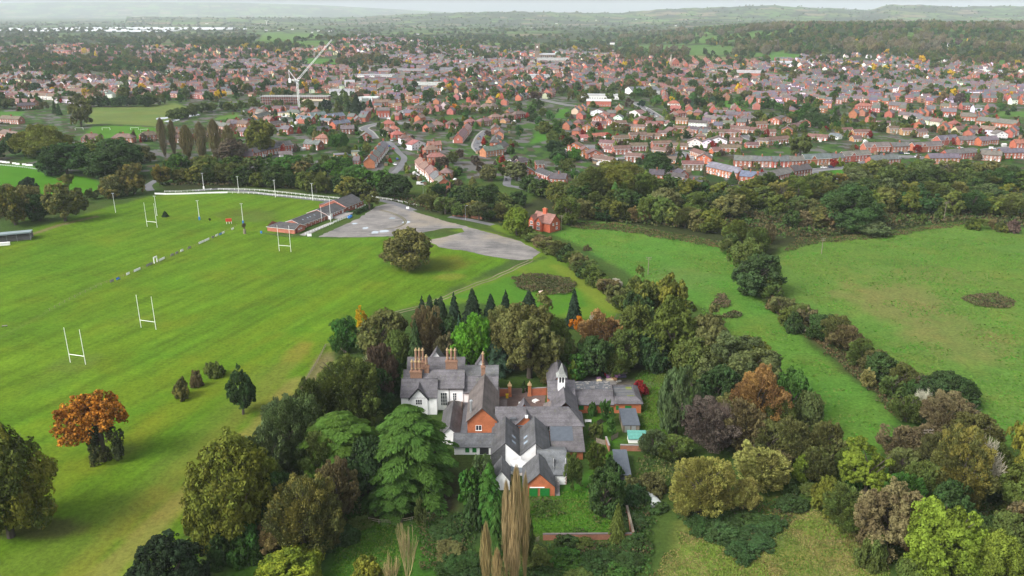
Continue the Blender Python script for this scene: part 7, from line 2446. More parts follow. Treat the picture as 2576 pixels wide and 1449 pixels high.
 for tx, ty, lab, w in ((952, 828, 'white sign board at the end of the ramp rail', 2.2), (2065, 955, 'white board beside the lone round oak', 1.2), (2362, 435, 'white notice at the mouth of the car park', 1.8)):
  q = kp(tx, ty)
  r = empty('sign_board', (q.x, q.y, 0), .15)
  tag(r, lab, 'sign')
  mb = MB()
  mb.box(-w / 2, w / 2, -.04, .04, .3, 1.7)
  mb.build('panel', MAT['white'], r)
  for x in (-w / 2 + .1, w / 2 - .1):
   mb = MB()
   mb.box(x - .05, x + .05, .04, .12, 0, 1.7)
   mb.build('post', MAT['wood'], r)
 # clipped hedge beside the lane
 a, b = kp(1600, 515), kp(1850, 405)
 hedge(a, b, 2.0, 2.2, 'dark clipped hedge between the club house and the gravel')
 fp(kp(1258, 610), 13.5, 'tall white flagpole on the club terrace')
 fp(kp(1128, 612), 8.5, 'shorter pale pole beside the club porch', 'pole')


def fp(p, h, lab, name='flagpole'):
 r = empty(name, (p.x, p.y, 0))
 tag(r, lab, 'pole')
 mb = MB()
 mb.tube((0, 0, 0), (0, 0, h), .13, .07, 8)
 mb.build('mast', MAT['rail'], r)
 mb = MB()
 mb.tube((0, 0, h), (0, 0, h + .2), .12, .05, 8)
 mb.build('finial', MAT['rail'], r)


HEDGEPROTO = {}


def hedge(a, b, w, h, label, col=(.030, .055, .020), name='hedge', group=None, leaf=.28, dens=9):
 a, b = Vector((a[0], a[1], 0)), Vector((b[0], b[1], 0))
 L = (b - a).length
 g = np.random.default_rng(int(abs(a.x * 13 + a.y * 7)) % 9999)
 area = L * (w + 2 * h)
 n = int(min(4000, area * dens)) + 40
 x = g.uniform(0, L, n)
 s = g.uniform(-1, 1, n)
 per = w + 2 * h
 t = (s + 1) / 2 * per
 y = np.where(t < h, -w / 2, np.where(t < h + w, t - h - w / 2, w / 2))
 z = np.where(t < h, t, np.where(t < h + w, h, per - t))
 nz = np.where((t >= h) & (t < h + w), 1., .25)
 ny = np.where(t < h, -1., np.where(t < h + w, 0, 1.))
 pos = np.stack([x, y, z], -1) + g.normal(0, .14, (n, 3))
 nrm = unit(np.stack([np.zeros(n), ny, nz], -1) + g.normal(size=(n, 3)) * .4)
 me = quads_mesh('hedge', leaf_quads(g, pos, nrm, leaf), {'var': np.clip(g.normal(.5, .2, n), 0, 1), 'lobe': g.random(n)}, MAT['leaf'])
 o = place(me, name, None, a, math.atan2((b - a).y, (b - a).x), tuple(col) + (1,))
 tag(o, label, 'hedge', group)
 return o


def rugby_posts():
 sets = [((177, 911.5), (215.5, 917), 12.6, 'white rugby posts nearest to the viewer on the left'), ((355, 824), (392.5, 829), 13.0, 'white rugby posts second from the viewer on the grass'),
   ((702.7, 631.5), (732, 634), 13.3, 'white rugby posts in front of the club house'), ((370.5, 570), (395.5, 572.5), 13.5, 'white rugby posts of the far pitch beyond the board fence')]
 for a, b, h, lab in sets:
  A, B = gp(*a), gp(*b)
  r = empty('rugby_posts', A)
  tag(r, lab, 'rugby posts', 'rugby goal posts')
  for p in (A, B):
   mb = MB()
   mb.tube(p - A + Vector((0, 0, -.1)), p - A + Vector((0, 0, h)), .11, .08, 8)
   mb.build('upright', MAT['rail'], r)
  mb = MB()
  mb.tube(Vector((0, 0, 3.0)), B - A + Vector((0, 0, 3.0)), .10, .10, 8)
  mb.build('crossbar', MAT['rail'], r)
 lamps = [(291, 535, 11.4, 0, 'first pole from the left on the far pitch'), (395, 543, 11.5, 0, 'pole just right of the far rugby posts'), (502, 553, 11.0, 1, 'blue-padded pole left of the small bare bush'), (612, 563, 11.3, 1, 'blue-padded pole at the end of the board fence'),
    (513, 476, 10.6, 2, 'lamp pole by the gap in the white rail'), (601, 486, 10.8, 0, 'lamp pole along the white rail, left of the middle'), (693, 496, 10.8, 0, 'lamp pole along the white rail, right of the middle'), (787, 504, 10.6, 0, 'lamp pole along the white rail nearest the club house')]
 for x, y, h, pad, lab in lamps:
  p = gp(x, y)
  r = empty('floodlight_pole', p)
  tag(r, 'white ' + lab, 'lamp', 'floodlight poles of the rugby ground')
  mb = MB()
  mb.tube((0, 0, 0), (0, 0, h), .16, .10, 8)
  mb.build('mast', MAT['rail'], r)
  for s in (-1, 1):
   mb = MB()
   mb.box(s * .42 - .3, s * .42 + .3, -.2, .2, h - .05, h + .28)
   mb.build('lamp_head', MAT['steel'], r)
  if pad == 1:
   mb = MB()
   mb.box(-.38, .38, -.38, .38, 0, 1.8)
   mb.build('pad', MAT['bluepad'], r)
  if pad == 2:
   mb = MB()
   mb.box(-.4, .4, -.4, .4, 0, 1.9)
   mb.build('pad', MAT['white'], r)
 # fence with boards between the two pitches
 a, b = gp(596, 569), gp(112, 789)
 pts = [gp(596, 569), gp(545, 594), gp(454, 637), gp(392, 661), gp(322, 692), gp(255, 718), gp(180, 752), gp(112, 789)]
 rail_fence('wire_fence', pts, 1.15, 3.2, (.55, 1.05), 'wood', 'thin wire fence dividing the two rugby pitches', .045, .012)
 boards = [(2343, 858, 1, 'w'), (2248, 898, 1, 'w'), (2220, 912, 1, 'b'), (2183, 924, 1, 'w'), (2145, 942, 1, 'g'), (2083, 970, 2, 'w'), (2028, 994, 2, 'w'), (1907, 1048, 1, 'g'), (1832, 1078, 1, 'w'), (1782, 1100, 1, 'g'), (1735, 1120, 1, 'g'),
    (1630, 1165, 2, 'w'), (1507, 1218, 2, 'g'), (1383, 1272, 2, 'w'), (1290, 1312, 1, 'w'), (1128, 1385, 1, 'g')]
 bd = (b - a).normalized()
 rz = math.atan2(-bd.y, -bd.x)
 for tx, ty, n, c in boards:
  p = gp(tx * .25, 362 + ty * .25 + 2)
  r = empty('advertising_board', p, rz)
  w = 2.2 * n
  cw = {'w': 'white', 'b': 'blue', 'g': 'grey back of an'}[c]
  tag(r, ('%s%s board on the fence between the pitches' % ('double ' if n == 2 else '', cw)).replace('an board', 'an advertising board'), 'sign', 'advertising boards on the pitch fence')
  mb = MB()
  mb.box(-w / 2, w / 2, -.05, .05, .25, 1.25)
  mb.build('panel', MAT['white'] if c == 'w' else MAT['bluepad'] if c == 'b' else MAT['slab'], r)
  for x in (-w / 2 + .1, w / 2 - .1):
   mb = MB()
   mb.box(x - .05, x + .05, .05, .13, 0, 1.35)
   mb.build('post', MAT['wood'], r)
 p = gp(1568 * .25, 362 + 1195 * .25)
 r = empty('gateway', p, rz)
 tag(r, 'tall white gateway frame in the fence between the pitches', 'gate')
 mb = MB()
 mb.box(-1.3, -.9, -.15, .15, 0, 2.9)
 mb.box(.9, 1.3, -.15, .15, 0, 2.9)
 mb.box(-1.3, 1.3, -.15, .15, 2.3, 3.0)
 mb.build('frame', MAT['white'], r)
 p = gp(298, 704)
 r = empty('bench', p, rz)
 tag(r, 'small blue bench at the lower end of the pitch fence', 'bench')
 mb = MB()
 mb.box(-1, 1, -.3, .3, .4, .5)
 mb.box(-1, 1, .25, .32, .5, 1.1)
 mb.build('seat', MAT['bluepad'], r)
 for x in (-.9, .8):
  mb = MB()
  mb.box(x, x + .1, -.25, .25, 0, .4)
  mb.build('leg', MAT['trim'], r)
 p = gp(12, 822)
 r = empty('bench', p, .3)
 tag(r, 'small dark bench at the left edge of the grass', 'bench')
 mb = MB()
 mb.box(-.9, .9, -.3, .3, .4, .52)
 mb.build('seat', MAT['slab'], r)
 for x in (-.8, .65):
  mb = MB()
  mb.box(x, x + .15, -.25, .25, 0, .4)
  mb.build('leg', MAT['trim'], r)
 # orange-and-white padded kit stand, ivy stump
 p = gp(576, 563)
 r = empty('scrum_machine', p, .3)
 tag(r, 'small red-padded training frame on the far pitch', 'frame')
 mb = MB()
 mb.box(-1.6, 1.6, -.3, .3, 1.3, 3.0)
 mb.build('pad', mat_plain('red_padding', (.5, .05, .03), .6), r)
 for x in (-1.3, 0, 1.2):
  mb = MB()
  mb.box(x, x + .3, -.2, .2, 0, 1.3)
  mb.build('leg', MAT['white'], r)
 p = gp(616, 588)
 r = empty('tree_stump', p)
 tag(r, 'thick pale tree stump sprouting twigs at the end of the board fence', 'stump')
 mb = MB()
 mb.tube((0, 0, -.1), (0, 0, 2.6), .75, .6, 9)
 mb.build('trunk', MAT['wood'], r)
 place(bare_mesh('shrub', 2, 4, 2.0), 'twigs', r, (0, 0, 4.3), 0, (.10, .07, .04), (1.5, 1.5, 1.9))
 # white rails beside the lane
 q = lambda *v: [gp(v[i], v[i + 1]) for i in range(0, len(v), 2)]
 rail_fence('rail_fence', q(414, 484, 450, 484, 500, 481, 534, 478), 1.2, 3.6, (.6, 1.1), 'rail', 'upper white rail left of the gap by the lane', .07, .07)
 rail_fence('rail_fence', q(549, 478, 600, 478, 660, 481, 720, 487, 790, 495, 856, 501), 1.2, 3.6, (.6, 1.1), 'rail', 'long upper white rail along the lane', .07, .07)
 rail_fence('rail_fence', q(572, 486, 644, 488, 720, 495, 790, 502, 841, 507), 1.2, 3.6, (.55, 1.1), 'rail', 'lower white rail along the top of the pitch', .07, .07)
 rail_fence('rail_fence', q(930, 497, 990, 505, 1050, 519), 1.2, 3.4, (.6, 1.1), 'rail', 'white rail beside the lane past the club house', .07, .06)
 rail_fence('rail_fence', q(-40, 408, 0, 416, 60, 422, 115, 430), 1.1, 2.6, (.3, .55, .8, 1.05), 'steel', 'grey rail round the left field', .05, .04)
 pts = q(389, 489, 420, 490, 470, 489, 520, 487, 572, 486)
 for i, (u, v) in enumerate(zip(pts[:-1], pts[1:])):
  r = empty('pitch_board', u, math.atan2((v - u).y, (v - u).x))
  tag(r, 'long white board along the top edge of the rugby pitch', 'sign', 'white boards along the pitch top')
  mb = MB()
  L = (v - u).length
  mb.box(.05, L - .05, -.04, .04, .1, 1.1)
  mb.build('panel', MAT['white'], r)
 for tx, ty in ((5, 188), (42, 192), (78, 196), (145, 205), (178, 211), (245, 216), (278, 222), (313, 224)):
  p = gp(tx * .25, 362 + ty * .25)
  r = empty('pitch_board', p, -.12)
  tag(r, 'small white board behind the grey rail of the left field', 'sign', 'white boards of the left field')
  mb = MB()
  mb.box(-1.7, 1.7, -.05, .05, .15, 1.4)
  mb.build('panel', MAT['white'], r)
  for x in (-1.5, 1.4):
   mb = MB()
   mb.box(x, x + .1, .05, .15, 0, 1.2)
   mb.build('post', MAT['wood'], r)
 # grandstand at the left edge
 c = gp(30, 608)
 r = empty('grandstand', c, .42)
 tag(r, 'open grandstand with a blue-grey sloping roof at the left edge of the pitch', 'grandstand')
 mb = MB()
 for i in range(4):
  mb.box(-22, 8.5, 1 + i * 1.3, 7, .45 * i - .1, .45 * (i + 1))
 mb.build('terracing', MAT['slab'], r)
 mb = MB()
 mb.poly([(-22.5, -1.2, 4.6), (9.2, -1.2, 4.6), (9.2, 7.6, 3.7), (-22.5, 7.6, 3.7)])
 mb.poly([(-22.5, -1.2, 4.6), (-22.5, -1.2, 3.9), (9.2, -1.2, 3.9), (9.2, -1.2, 4.6)])
 mb.poly([(9.2, -1.2, 3.9), (9.2, 7.6, 3.0), (9.2, 7.6, 3.7), (9.2, -1.2, 4.6)])
 mb.build('roof', mat_plain('grey_sheet', (.22, .27, .29), .5, 0, .1), r)
 mb = MB()
 mb.box(-22.4, 9.1, 7.2, 7.4, -.1, 3.6)
 mb.build('back_wall', MAT['slab'], r)
 for x in (-16, -9, -2, 2.5, 8.6):
  mb = MB()
  mb.tube((x, -.3, 0), (x, -.3, 4.4), .1, .1, 6)
  mb.build('post', MAT['steel'], r)
 mb = MB()
 mb.box(-22, 8.2, -.35, -.28, .7, .8)
 mb.build('front_rail', MAT['trim'], r)
 p = gp(12, 617)
 mb = MB()
 mb.box(-2.4, 2.4, -.6, .6, 0, 1.4)
 mb.box(-2.5, 2.5, -.7, .7, 1.4, 1.5)
 tag(mb.build('dugout', MAT['white'], None, p, .35), 'low white dugout in front of the grandstand', 'shelter')
 # electricity poles
 for x, y, h, lab in ((2373.5, 556, 11, 'wooden electricity pole on the far edge of the right meadow'), (2066, 640, 8.0, 'thin pole at the left of the right meadow'), (1630, 690, 8.0, 'thin pole above the golden trees in the middle meadow'), (2319, 1176, 11, 'wooden electricity pole in the lower right thicket'), (1412, 578, 8, 'pale pole with crossarms beside the lone brick house')):
  p = gp(x, y)
  r = empty('electricity_pole', p)
  tag(r, lab, 'pole', 'electricity poles')
  mb = MB()
  mb.tube((0, 0, -.2), (0, 0, h), .17, .12, 7)
  mb.build('mast', MAT['wood'], r)
  for z in (h - .3, h - 1.0):
   mb = MB()
   mb.box(-1.2, 1.2, -.08, .08, z, z + .14)
   mb.build('crossarm', MAT['wood'], r)
  for s in (-1.05, -.4, .4, 1.05):
   mb = MB()
   mb.tube((s, 0, h - .16), (s, 0, h + .12), .06, .05, 6)
   mb.build('insulator', MAT['slab'], r)
 # street lamps
 for x, y, lab in ((1171, 553, 'street lamp beside the lane left of the lone brick house'), (1065, 498, 'street lamp at the foot of the stepped terrace'), (995, 305, 'street lamp at the avenue corner'), (810, 362, 'street lamp among the bungalows'), (2257, 420, 'street lamp on the curved road'), (1920, 440, 'street lamp in front of the far kerb row')):
  p = gp(x, y)
  r = empty('street_lamp', p)
  tag(r, lab, 'street lamp', 'street lamps')
  mb = MB()
  mb.tube((0, 0, 0), (0, 0, 8), .1, .06, 6)
  mb.tube((0, 0, 8), (.9, 0, 8.25), .05, .05, 5)
  mb.build('mast', MAT['steel'], r)
  mb = MB()
  mb.box(.8, 1.5, -.12, .12, 8.15, 8.32)
  mb.build('lamp_head', MAT['steel'], r)
 # football goals on the small green
 for tx, ty in ((1068, 1310), (1355, 1308), (1452, 1325), (798, 1310)):
  p = gp(tx * .25, ty * .25)
  r = empty('football_goal', p, .25)
  tag(r, 'white football goal on the small green in the left park', 'goal', 'football goals')
  mb = MB()
  for x in (-3.6, 3.6):
   mb.tube((x, 0, 0), (x, 0, 2.4), .1, .1, 6)
   mb.tube((x, 0, 2.4), (x, 2, 0), .06, .06, 5)
  mb.tube((-3.6, 0, 2.4), (3.6, 0, 2.4), .1, .1, 6)
  mb.build('frame', MAT['rail'], r)
 # fences by the lane
 a, b = gp(1139, 543), gp(1213, 552)
 brick_wall('garden_wall', a, b, 1.6, .2, 'orange panel fence below the street lamp left of the brick house', False, 'fence')
 # litter in the track loop
 p = gp(1363, 738)
 mb = MB()
 mb.box(-1.2, 1.2, -.7, .7, 0, 1.0)
 mb.box(-1.4, .2, -1.6, -.8, 0, .3)
 tag(mb.build('dumped_scrap', MAT['tint'], None, p, .5, (.62, .45, .38)), 'pinkish white dumped scrap on the grass inside the track loop', 'rubbish')
 # fallen white trunk beside the ditch
 p = gp(2045, 838)
 o = place(bare_mesh('spread', 3, 4, 1.6), 'fallen_tree', None, p + Vector((0, 0, 1.6)), .4, LEAFCOL['PL'][0], (5.5, 4, 2.2))
 tag(o, 'pale dead branches lying beside the ditch in the right meadow', 'dead tree')


# ------------------------------------------------------------------ cars
CARM = {}


def car_meshes(van=False):
 if van in CARM:
  return CARM[van]
 mb, gl, wh = MB(), MB(), MB()
 hw = .87
 if not van:
  prof = [(-2.1, .35), (-2.15, .75), (-1.95, .95), (-1.35, 1.0), (1.0, .97), (1.95, .82), (2.12, .6), (2.1, .35)]
  top = [(-1.75, .98), (-1.35, 1.42), (.15, 1.46), (1.0, .96)]
 else:
  prof = [(-2.4, .4), (-2.4, 1.1), (1.6, 1.1), (2.35, .95), (2.4, .4)]
  top = [(-2.38, 1.08), (-2.35, 2.05), (1.0, 2.1), (1.75, 1.08)]
 for P_, w0, w1, m in ((prof, hw, hw, mb), (top, hw - .03, hw - .2, gl)):
  zt = max(z for _, z in P_)
  z0 = min(z for _, z in P_)
  def wy(z):
   return w0 + (w1 - w0) * (z - z0) / max(.01, zt - z0)
  n = len(P_)
  for i in range(n - 1):
   (xa, za), (xb, zb) = P_[i], P_[i + 1]
   tgt = m
   if m is gl and i == 1:
    tgt = mb
   tgt.poly([(xa, -wy(za), za), (xa, wy(za), za), (xb, wy(zb), zb), (xb, -wy(zb), zb)][::-1])
  m.poly([(x, -wy(z), z) for x, z in reversed(P_)])
  m.poly([(x, wy(z), z) for x, z in P_])
 if van:
  mb.box(-2.39, .3, -hw + .0, hw, 1.05, 2.08)
 mb.poly([(-2.1, -hw, .35), (2.1, -hw, .35), (2.1, hw, .35), (-2.1, hw, .35)][::-1])
 wh.tube((0, -.09, 0), (0, .09, 0), .32, .32, 10)
 CARM[van] = (mb.mesh('body', [MAT['carpaint']]), gl.mesh('windows', [MAT['glass']]), wh.mesh('wheel', [MAT['tyre']]))
 return CARM[van]


CARCOL = {'white': (.75, .75, .75), 'silver': (.45, .46, .48), 'black': (.02, .02, .025), 'blue': (.03, .06, .25), 'red': (.45, .02, .02), 'grey': (.16, .165, .18), 'dark blue': (.02, .03, .09)}
CARS = [  # tile, x, y, colour, heading to pixel dx, dy, where
 ('D', 1075, 534, 'white', 10, 0, 'on the curved road'), ('D', 1133, 530, 'dark blue', 10, 0, 'on the curved road'), ('D', 1297, 515, 'silver', 10, -1, 'on the curved road'), ('E', 460, 418, 'dark blue', 10, 0, 'outside the red row'), ('E', 503, 420, 'white', 10, 0, 'outside the red row'),
 ('E', 600, 432, 'grey', 10, 0, 'outside the red row'), ('E', 590, 447, 'white', 10, 0, 'outside the red row'), ('E', 752, 443, 'red', 8, -4, 'on the curved road'), ('E', 868, 365, 'grey', 10, 0, 'outside the red row'), ('E', 938, 372, 'white', 10, 0, 'outside the red row'),
 ('E', 1195, 380, 'white van', 10, 0, 'beyond the curved road'), ('E', 1050, 448, 'grey', 10, 0, 'below the curved road'), ('E', 308, 428, 'grey', 10, 0, 'outside the red row'), ('E', 255, 440, 'blue', 10, 0, 'outside the red row'),
 ('C', 410, 405, 'dark blue', 10, -1, 'in the estate cul-de-sac'), ('C', 375, 388, 'black', 4, 8, 'in the estate cul-de-sac'), ('C', 538, 482, 'white van', 2, 10, 'in the estate cul-de-sac'), ('C', 1152, 452, 'silver', 10, 0, 'below the orange estate houses'), ('C', 1300, 378, 'red', 10, 0, 'in front of the white-gabled houses'),
 ('C', 1348, 364, 'black', 6, 4, 'in front of the white-gabled houses'), ('C', 860, 115, 'white', 8, 6, 'on the straight grey road'), ('C', 838, 95, 'black', 8, 6, 'on the straight grey road'), ('C', 780, 50, 'white', 8, 6, 'on the straight grey road'), ('C', 750, 30, 'grey', 8, 6, 'on the straight grey road'),
 ('B', 1375, 505, 'blue', 1, 10, 'in the parked-car street'), ('B', 1340, 588, 'grey', 2, 10, 'in the parked-car street'), ('B', 1395, 650, 'black', 10, -1, 'in the parked-car street'), ('B', 1455, 648, 'white', 10, -2, 'in the parked-car street'), ('B', 1318, 685, 'grey', 2, 10, 'in the parked-car street'), ('B', 1390, 688, 'dark blue', 2, 10, 'in the parked-car street'),
 ('B', 1918, 1010, 'white van', 10, 0, 'in the dark-brick close'), ('B', 1895, 1068, 'silver', 10, 1, 'in the dark-brick close'), ('B', 1793, 1005, 'black', 3, 10, 'in the dark-brick close'), ('B', 1757, 1120, 'black', 2, 10, 'in the dark-brick close'), ('B', 2048, 1245, 'white', 10, 2, 'in the dark-brick close'),
 ('B', 135, 672, 'red', 5, 8, 'on the curved road above the terrace'), ('B', 75, 635, 'blue', 3, 10, 'on the curved road above the terrace'), ('B', 155, 900, 'white', 8, 4, 'on the curved road above the terrace'), ('B', 190, 820, 'blue', 3, 10, 'on the curved road above the terrace'), ('B', 110, 555, 'silver', 8, 3, 'on the curved road above the terrace'),
 ('B', 210, 628, 'grey', 10, 0, 'on the curved road above the terrace'), ('B', 480, 1055, 'white', 10, 3, 'beside the stepped red terrace'), ('B', 520, 1185, 'white van', 10, 0, 'beside the stepped red terrace'),
 ('A', 890, 358, 'white van', 10, 0, 'among the bungalows'), ('A', 760, 212, 'white', 10, 0, 'below the building site'), ('A', 700, 215, 'red', 10, 0, 'below the building site'), ('A', 630, 130, 'white', 10, 0, 'below the building site'), ('A', 320, 870, 'blue', 10, 0, 'at the end of the left terrace'),
 ('B', 270, 150, 'white', 8, -4, 'on the avenue hill'), ('B', 380, 100, 'silver', 8, -4, 'on the avenue hill'), ('B', 420, 80, 'silver', 8, -4, 'on the avenue hill'), ('B', 470, 50, 'white', 8, -4, 'on the avenue hill'), ('B', 345, 120, 'grey', 8, -4, 'on the avenue hill'),
]


def cars():
 for k, x, y, c, dx, dy, where in CARS:
  van = 'van' in c
  c = c.replace(' van', '')
  p, q = gp(*tl(k, x, y)), gp(*tl(k, x + dx, y + dy))
  r = empty('parked_van' if van else 'parked_car', p + Vector((0, 0, .06)), math.atan2((q - p).y, (q - p).x))
  tag(r, '%s parked %s %s' % (c, 'van' if van else 'car', where), 'van' if van else 'car', 'vehicles parked in the town')
  b, g, w = car_meshes(van)
  place(b, 'body', r, None, 0, CARCOL[c])
  place(g, 'windows', r)
  for sx in (-1.35, 1.3):
   for sy in (-.8, .8):
    place(w, 'wheel', r, (sx, sy, .32))
# ------------------------------------------------------------------ the town beyond, crane, churches, far woods
GREENS = [
 (P(195, 352, 235, 316, 330, 317, 400, 322, 405, 346, 320, 352), (.085, .22, .02)),
 (P(215, 312, 235, 270, 330, 268, 440, 258, 470, 270, 430, 300, 395, 318, 330, 314), (.15, .205, .05)),
 (P(540, 298, 600, 284, 600, 296, 545, 302), (.10, .2, .035)), (P(-60, 292, -60, 282, 65, 280, 50, 296), (.08, .2, .03)),
 (P(758, 160, 775, 146, 876, 151, 868, 162), (.085, .21, .03)), (P(640, 104, 660, 86, 700, 80, 760, 82, 820, 86, 812, 93, 740, 103), (.11, .21, .04)), (P(740, 118, 780, 106, 850, 104, 800, 122), (.11, .19, .045)),
 (P(1585, 124, 1600, 114, 1700, 115, 1850, 122, 1860, 132, 1800, 141, 1690, 133), (.10, .19, .05)), (P(1930, 152, 1935, 133, 2020, 138, 2015, 150), (.09, .21, .04)), (P(1725, 148, 1735, 139, 1900, 150, 1880, 154), (.2, .19, .08)),
 (P(1768, 270, 1772, 256, 1830, 253, 1872, 254, 1868, 272), (.08, .21, .025)), (P(1928, 196, 1932, 182, 2012, 190, 2000, 198), (.09, .21, .035)), (P(2505, 292, 2515, 279, 2590, 280, 2590, 296), (.10, .2, .04)),
 (P(1395, 297, 1405, 275, 1432, 274, 1425, 298), (.07, .19, .02)), (P(1336, 362, 1348, 332, 1386, 328, 1380, 352), (.07, .2, .02)), (P(2086, 447, 2096, 426, 2140, 422, 2146, 444), (.075, .21, .02)),
 (P(2440, 209, 2450, 200, 2600, 197, 2600, 207), (.14, .17, .055)), (P(1855, 205, 1870, 185, 1905, 186, 1920, 200), (.10, .19, .04)),
]
NOHOUSE = [P(190, 360, 190, 255, 640, 255, 650, 310, 480, 360), P(-300, 190, -300, 172, 420, 176, 420, 188), P(755, 170, 755, 145, 960, 145, 960, 172), P(1290, 300, 1290, 255, 1420, 255, 1420, 300), P(640, 285, 640, 236, 905, 236, 905, 285),
   P(1560, 148, 1580, 112, 1935, 118, 1925, 152), P(1400, 275, 1400, 230, 1660, 225, 1660, 262, 1500, 275), P(-500, 360, -500, 262, 190, 262, 190, 360), P(1880, 345, 1900, 285, 2150, 300, 2300, 330, 2280, 350)] + [g[0] for g in GREENS]
TOWN = P(-500, 262, -500, 128, 0, 120, 200, 112, 330, 118, 480, 118, 620, 125, 760, 128, 860, 100, 1000, 98, 1100, 112, 1200, 118, 1330, 125, 1500, 128, 1640, 140, 1760, 152, 1900, 150, 2100, 138, 2300, 142, 2576, 150, 3000, 150, 3000, 300, 2400, 300, 2200, 262,
   1900, 262, 1640, 300, 1460, 262, 1100, 258, 900, 262, 640, 250, 400, 250)


ESTATE = P(640, 262, 645, 300, 700, 345, 760, 340, 900, 400, 960, 395, 1000, 330, 1150, 345, 1290, 345, 1310, 262, 1440, 262, 1430, 330, 1500, 372, 1700, 372, 1900, 385, 1960, 360, 2080, 345, 2300, 352, 2576, 345, 2700, 262)


def inside(poly, x, y):
 c = False
 n = len(poly)
 for i in range(n):
  ax, ay = poly[i]
  bx, by = poly[(i + 1) % n]
  if (ay > y) != (by > y) and x < (bx - ax) * (y - ay) / (by - ay) + ax:
   c = not c
 return c


def zone_style(px, py, g):
 """wall, roof, type by part of the town"""
 if px > 1900 and py > 165:
  return g.choice((('red', 'slate', 'bay'), ('red', 'slate', 'terr'), ('pink', 'slate', 'terr'), ('red', 'slate', 'terr'), ('white', 'slate', 'terr')))
 if px > 1900:
  return g.choice((('pink', 'slate', 'semi'), ('red', 'slate', 'semi'), ('pink', 'brown', 'semi'), ('tan', 'blue', 'semi'), ('white', 'slate', 'hip')))
 if px < 480 and py > 185:
  return g.choice((('white', 'slate', 'terr'), ('pink', 'slate', 'terr'), ('tan', 'slate', 'semi'), ('cream', 'brown', 'terr'), ('pink', 'brown', 'semi')))
 if 900 < px < 1500 and py < 235:
  return g.choice((('red', 'slate', 'tall'), ('red', 'slate', 'terr'), ('white', 'slate', 'terr'), ('pink', 'slate', 'terr'), ('brown', 'slate', 'tall'), ('cream', 'slate', 'semi')))
 return g.choice((('red', 'slate', 'semi'), ('pink', 'slate', 'semi'), ('red', 'brown', 'hip'), ('red', 'pinkish', 'semi'), ('cream', 'slate', 'semi'), ('pink', 'pinkish', 'hip'), ('red', 'slate', 'terr'), ('tan', 'brown', 'bung')))


def box_houses(lst):
 """the remaining far houses as one mesh: walls, pitched roofs, chimneys"""
 V, Fq, Cq, Ft, Ct = [], [], [], [], []
 for (mx, my, zb, rz, L, W, e, r, wc, rc, ch) in lst:
  c, s = math.cos(rz), math.sin(rz)
  n = len(V)
  h = L / 2
  loc = [(-h, 0, -1), (h, 0, -1), (h, W, -1), (-h, W, -1), (-h, 0, e), (h, 0, e), (h, W, e), (-h, W, e), (-h, W / 2, r), (h, W / 2, r)]
  V += [(mx + x * c - y * s, my + x * s + y * c, zb + z) for x, y, z in loc]
  for f in ((0, 1, 5, 4), (1, 2, 6, 5), (2, 3, 7, 6), (3, 0, 4, 7)):
   Fq.append(tuple(n + i for i in f))
   Cq.append(wc)
  for f in ((4, 5, 9, 8), (6, 7, 8, 9)):
   Fq.append(tuple(n + i for i in f))
   Cq.append(rc)
  for f in ((5, 6, 9), (7, 4, 8)):
   Fq.append(tuple(n + i for i in f))
   Cq.append(wc)
  n = len(V)
  if ch:
   loc = [(-h + .3 + a, W / 2 - .4 + b, z) for z in (r - 1, r + 1.3) for a, b in ((0, 0), (.7, 0), (.7, .8), (0, .8))]
   V += [(mx + x * c - y * s, my + x * s + y * c, zb + z) for x, y, z in loc]
   for f in ((0, 1, 5, 4), (1, 2, 6, 5), (2, 3, 7, 6), (3, 0, 4, 7), (4, 5, 6, 7)):
    Fq.append(tuple(n + i for i in f))
    Cq.append((.26, .085, .055))
  # pale window bands set just proud of the front and back walls
  for yv in (-.02, W + .02):
   for z0 in ((.9, 3.3) if e > 4 else (.9,)):
    k = max(1, int(L / 3))
    for i in range(k):
     x0 = -h + L * (i + .28) / k
     x1 = -h + L * (i + .72) / k
     n = len(V)
     q = [(x0, yv, z0), (x1, yv, z0), (x1, yv, z0 + 1.25), (x0, yv, z0 + 1.25)]
     V += [(mx + x * c - y * s, my + x * s + y * c, zb + z) for x, y, z in q]
     Fq.append((n, n + 1, n + 2, n + 3))
     Cq.append((.5, .5, .5) if (i + int(mx)) % 3 else (.05, .055, .065))
 me = bpy.data.meshes.new('distant_houses')
 me.from_pydata(V, [], Fq)
 me.attributes.new('cover', 'FLOAT_COLOR', 'FACE').data.foreach_set('color', np.array([tuple(c) + (1,) for c in Cq], np.float32).ravel())
 me.materials.append(MAT['housemass'])
 me.update()
 o = place(me, 'distant_houses')
 tag(o, None, None, None, 'stuff')
 o['label'] = 'mass of far brick and white houses across the town'
 THINGS.append(o)


